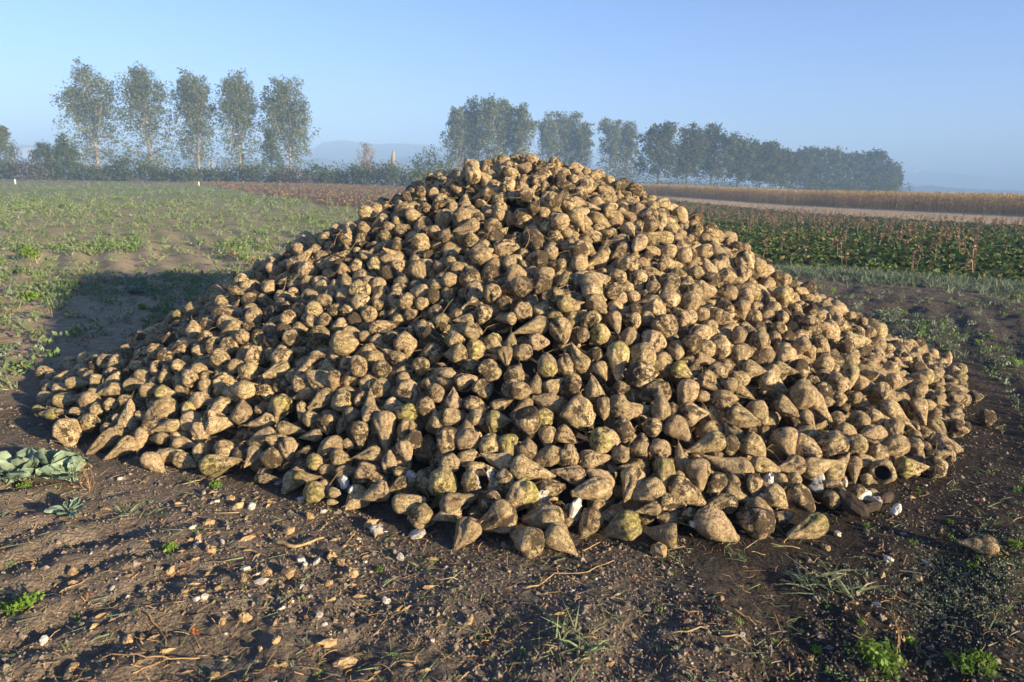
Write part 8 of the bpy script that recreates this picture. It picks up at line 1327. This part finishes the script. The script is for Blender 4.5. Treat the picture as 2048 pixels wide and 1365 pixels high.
2358,6525,635,-2,-18,-54,64,13,-1858,5681,801,12,-15,-10,84,0,2005,4590,535,-20,-18,86,111,0,-2416,5254,428,59,6,69,101,4,2222,4969,504,-87,0,-6,62,9,-81,8160,662,48,-9,17,74,14,
1109,4543,878,54,58,3,74,13,-692,8795,124,-27,23,58,92,7,-450,6028,1475,-21,34,-66,132,9,2817,4798,192,-4,2,-79,62,9,-1065,6385,1237,-37,2,-50,116,2,-794,3948,596,45,8,42,62,9,
1813,5355,901,32,-27,69,80,13,-852,8371,357,-70,28,-2,92,12,2269,5344,559,-64,13,5,71,0,1118,4154,753,-32,14,89,67,5,2372,6038,597,31,0,40,97,11,1964,4504,552,18,26,-7,81,14,
774,7377,954,-40,68,-1,106,12,1071,6487,1331,28,-4,49,102,14,1769,5719,956,49,-11,-40,79,15,-95,8762,254,43,-6,-78,112,9,-1976,6091,718,42,-18,-36,116,9,2033,6004,869,-5,-24,34,70,6,
1468,5007,897,56,14,-62,67,8,2507,6567,544,61,14,45,132,24,2456,5567,569,-43,5,-28,97,6,1127,8437,345,-61,-54,-5,87,8,-480,7215,1106,-45,5,8,98,25,-1995,5575,745,-87,-27,18,66,16,
-1710,5336,814,-56,-9,-37,84,3,-863,6463,1310,-18,6,-57,82,14,-1620,6277,939,-34,-62,18,131,8,-1951,5896,742,53,32,-25,132,3,-187,8564,323,49,8,-74,83,15,231,6352,1575,25,-69,3,90,10,
855,7488,939,-53,34,-4,82,14,-285,6745,1336,78,43,-11,119,1,-995,6182,1273,-52,-56,-13,79,9,1163,4918,1014,40,-5,-80,84,7,2144,5230,597,21,18,-18,86,17,1700,5906,1042,44,-16,-25,81,13,
1421,7730,605,39,27,49,64,12,-2388,6326,480,-16,14,-22,115,10,-251,7297,1080,-36,24,-18,97,3,-2211,5915,575,26,-54,3,119,8,-1307,5671,1060,-41,24,54,112,9,1396,4807,900,-33,-10,-68,69,0,
-1565,5624,933,1,20,-57,119,5,-3015,5917,178,-40,20,66,95,6,2186,6277,753,-24,-10,62,102,3,-478,7784,792,45,26,60,73,10,-674,8756,208,47,37,23,101,7,-520,5835,1492,-54,10,30,98,18,
1874,5536,860,30,-6,45,74,13,1072,4084,680,-63,38,19,74,11,-66,8243,597,-40,88,-4,132,10,-794,5841,1352,8,-43,42,114,0,1082,5145,1190,18,6,86,99,4,738,7976,631,29,10,-53,96,3,
1933,5702,973,-71,15,-28,70,1,-1856,5977,800,-29,-6,23,117,3,2367,6202,608,19,2,87,76,12,2240,5178,533,-32,30,-8,76,9,-1497,5830,1007,23,-30,-40,94,8,-279,5438,1481,-8,4,-24,68,12,
-142,6983,1258,-24,8,-40,68,4,-1382,6393,1021,30,26,-65,77,15,
]
# ---------------------------------------------------------------- the heap
def beet_mesh(v, rings, segs):
    P, Fq, Ft, tt, fl, cr, cv = beet_shape(v, rings, segs)
    return P, np.array(Fq), np.array(Ft), tt, fl, cr, cv
HI = []
for v in range(len(VARIANTS)):
    P, Fq, Ft, tt, fl, cr, cv = beet_mesh(v, 40, 38); A = Acc(); A.add(P, [Fq, Ft], t=tt, cav=cv, flesh=fl, crown=cr, bco=P); HI.append(A.mesh('beet_body', M['beet']))
BD = np.array(BEETS, float).reshape(-1, 8); N = len(BD)
BP = BD[:, :3] / 1000; BW = BD[:, 6] / 1000; BV = BD[:, 7].astype(int) & 31; BT = BD[:, 7].astype(int) >> 5
BQ = np.array([tuple(Euler([math.radians(2 * k) for k in r], 'XYZ').to_quaternion()) for r in BD[:, 3:6]])
def rotm(q):
    w, x, y, z = q.T; return np.stack([1 - 2 * (y * y + z * z), 2 * (x * y - z * w), 2 * (x * z + y * w), 2 * (x * y + z * w), 1 - 2 * (x * x + z * z), 2 * (y * z - x * w), 2 * (x * z - y * w), 2 * (y * z + x * w), 1 - 2 * (x * x + y * y)], -1).reshape(-1, 3, 3)
BR = rotm(BQ); BX, BY = project(BP)
brng = np.random.default_rng(77)
soil = brng.uniform(.05, 1.0, N); yel = brng.uniform(0, .75, N) ** 1.3
tn = [BEET_LOOKS[t & 15] for t in BT]; traced_ = (BT & 16) > 0
for i, t in enumerate(tn):
    if 'dark' in t: soil[i] = 1.15; yel[i] = .1
    elif 'pale' in t: soil[i] = .12; yel[i] = .2
    elif 'yellow' in t: soil[i] = .35; yel[i] = 1.0
    elif traced_[i]: soil[i] = brng.uniform(.25, .75)
    elif brng.random() < .10: soil[i] = 1.3; yel[i] = 0
# the 300 that show largest: those traced first
nI = 300; order = list(range(N)); ind = set(order[:nI])
its = []
def words_for(i):
    v = BV[i]; asp, k = VARIANTS[v][0], VARIANTS[v][5]
    tone = 'soil-caked dark' if soil[i] > .85 else 'clean pale' if soil[i] < .2 else 'yellow-green' if yel[i] > .7 else 'tan'
    shape = {'hollow': 'hollowed-out', 'gnarl': 'gnarled', 'fork': 'forked', 'brokentop': 'white-fleshed broken', 'split': 'split', 'brokentip': 'snapped-off', 'tail': 'long-tailed', 'cutcrown': 'flat-cut', 'flute': 'ribbed', 'knob': 'knobbly'}.get(k, 'round' if asp < 1.28 else 'pear-shaped' if asp < 1.62 else 'long tapered')
    size = 'big ' if BW[i] > .135 else 'small ' if BW[i] < .088 else ''
    ax = -BR[i][:, 2]; tip = BP[i] + ax * BW[i] * .5; tx, ty = project(tip); dx, dy = tx - BX[i], -(ty - BY[i]); vd = unit(BP[i] - np.array([0, 0, CAM_H])); f = float(ax @ vd)
    if f > .72: ori = 'crown facing out'
    elif f < -.72: ori = 'tip facing out'
    else: ori = 'tip ' + ['right', 'up right', 'up', 'up left', 'left', 'down left', 'down', 'down right'][int(((math.degrees(math.atan2(dy, dx)) + 22.5) % 360) // 45)]
    h = BP[i][2]; x, y = BX[i], BY[i]; u = float(heap_h(BP[i][0], BP[i][1])[1])
    col = 'far left' if x < 380 else 'left' if x < 700 else 'left of centre' if x < 930 else 'centre' if x < 1130 else 'right of centre' if x < 1340 else 'right' if x < 1640 else 'far right'
    rowz = 'heap foot' if u > .9 else 'lower heap' if u > .72 else 'middle of heap' if u > .45 else 'upper heap'
    return size + tone + ' ' + shape + ' beet, ' + ori + ', ' + rowz + ', ' + col
for i in order[:nI]:
    o = bpy.data.objects.new('sugar_beet', HI[BV[i]]); S.collection.objects.link(o); o.location = BP[i]; o.rotation_mode = 'QUATERNION'; o.rotation_quaternion = BQ[i]; o.scale = (BW[i],) * 3
    o.color = (soil[i], yel[i], 0, 1); tag(o, None, 'sugar beet', 'sugar beets of the heap'); its.append((o, words_for(i), float(BX[i])))
unique_labels(its)
A = Acc(); LOD = {}
for i in order[nI:]:
    r = (21, 17) if i < 750 else (15, 12) if i < 1600 else (10, 8); key = (BV[i], r)
    if key not in LOD: LOD[key] = beet_mesh(BV[i], *r)
    P, Fq, Ft, tt, fl, cr, cv = LOD[key]; n_ = len(P)
    A.add((P * BW[i]) @ BR[i].T + BP[i], [Fq, Ft], t=tt, cav=cv, flesh=fl, crown=cr, bco=P, var=np.tile([brng.random(), soil[i], yel[i]], (n_, 1)))
o = A.obj('sugar_beet_heap', M['beet']); o.color = (0, 0, 0, 1); tag(o, 'the many smaller looking beets making up the rest of the heap', 'beet heap', kind='stuff')
# soil-coloured core added under them, so the gaps stay dark
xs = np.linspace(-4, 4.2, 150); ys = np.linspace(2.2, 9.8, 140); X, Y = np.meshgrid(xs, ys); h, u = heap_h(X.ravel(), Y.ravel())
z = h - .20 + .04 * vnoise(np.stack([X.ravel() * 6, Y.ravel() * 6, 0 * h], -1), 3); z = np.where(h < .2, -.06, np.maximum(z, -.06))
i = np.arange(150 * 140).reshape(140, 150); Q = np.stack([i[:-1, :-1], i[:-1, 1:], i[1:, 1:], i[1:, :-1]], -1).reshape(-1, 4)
A = Acc(); A.add(np.stack([X.ravel(), Y.ravel(), z], -1), Q); tag(A.obj('heap_core', M['core_and_shard']), 'dark soil-coloured core added behind the gaps between the beets', 'soil', kind='stuff')
# straw, root hairs and leaf bits caught in the heap
n = 900; x = rng.uniform(-3.6, 3.7, n); y = rng.uniform(2.4, 7.2, n); h, u = heap_h(x, y); ok = (u < .98); x, y, h = x[ok], y[ok], h[ok]; m = len(x)
az = rng.random(m) * 6.28; L = rng.uniform(.04, .20, m); x1, y1 = x + L * np.cos(az), y + L * np.sin(az); h1 = np.maximum(heap_h(x1, y1)[0], 0)
A = Acc(); stems(A, np.stack([x, y, np.maximum(h, 0) + rng.uniform(-.02, .035, m)], -1), np.stack([x1, y1, h1 + rng.uniform(-.01, .06, m)], -1), rng.uniform(.0009, .0022, m), wob=.14)
k = rng.random(m) < .22; c = np.repeat(np.stack([x, y, np.maximum(h, 0) + .03], -1)[k], 7, 0); q = len(c); azz = rng.random(q) * 6.28; el = rng.uniform(.1, 1.2, q)
ribbons(A, c, np.stack([np.cos(azz) * np.cos(el), np.sin(azz) * np.cos(el), np.sin(el)], -1), rng.uniform(.03, .07, q), .003, .3, 2, mat=1)
for i in range(700):
    pick = brng.random(); turn = BR[i]; wide = BW[i]; high = VARIANTS[BV[i]][0]
    if pick < .30:
        # dry leaf ends on the crown
        c = BP[i] + turn[:, 2] * wide * high * .44; m = 9; dr = np.tile(turn[:, 2], (m, 1)) + rng.normal(size=(m, 3)) * .8
        ribbons(A, c + jit(m, wide * .16), dr, wide * rng.uniform(.12, .32, m), wide * .035, .3, 2, mat=0)
    if pick > .55:
        # thin roots at the tip
        c = BP[i] - turn[:, 2] * wide * high * .47; m = 2; dr = np.tile(-turn[:, 2], (m, 1)) + rng.normal(size=(m, 3)) * .45
        stems(A, c + jit(m, wide * .02), c + unit(dr) * wide * rng.uniform(.25, .7, (m, 1)), wide * .012, wob=.2)
tag(A.obj('straw_bits', [M['straw'], M['grass']], smooth=False), 'straw, roots and grass bits caught among the beets', 'straw', kind='stuff')
# ---------------------------------------------------------------- morning haze
hz_ = NT('morning_haze'); v = hz_.n('VolumePrincipled'); v.inputs['Color'].default_value = (.42, .66, 1.0, 1); v.inputs['Density'].default_value = .0013; v.inputs['Anisotropy'].default_value = -.1
hz_.l(v.outputs[0], hz_.out.inputs['Volume']); A = Acc(); box(A, -2600, 2600, -120, 2800, -5, 95)
o = A.obj('haze', hz_.m, smooth=False); tag(o, 'thin blue morning haze over the fields', 'haze', kind='stuff')
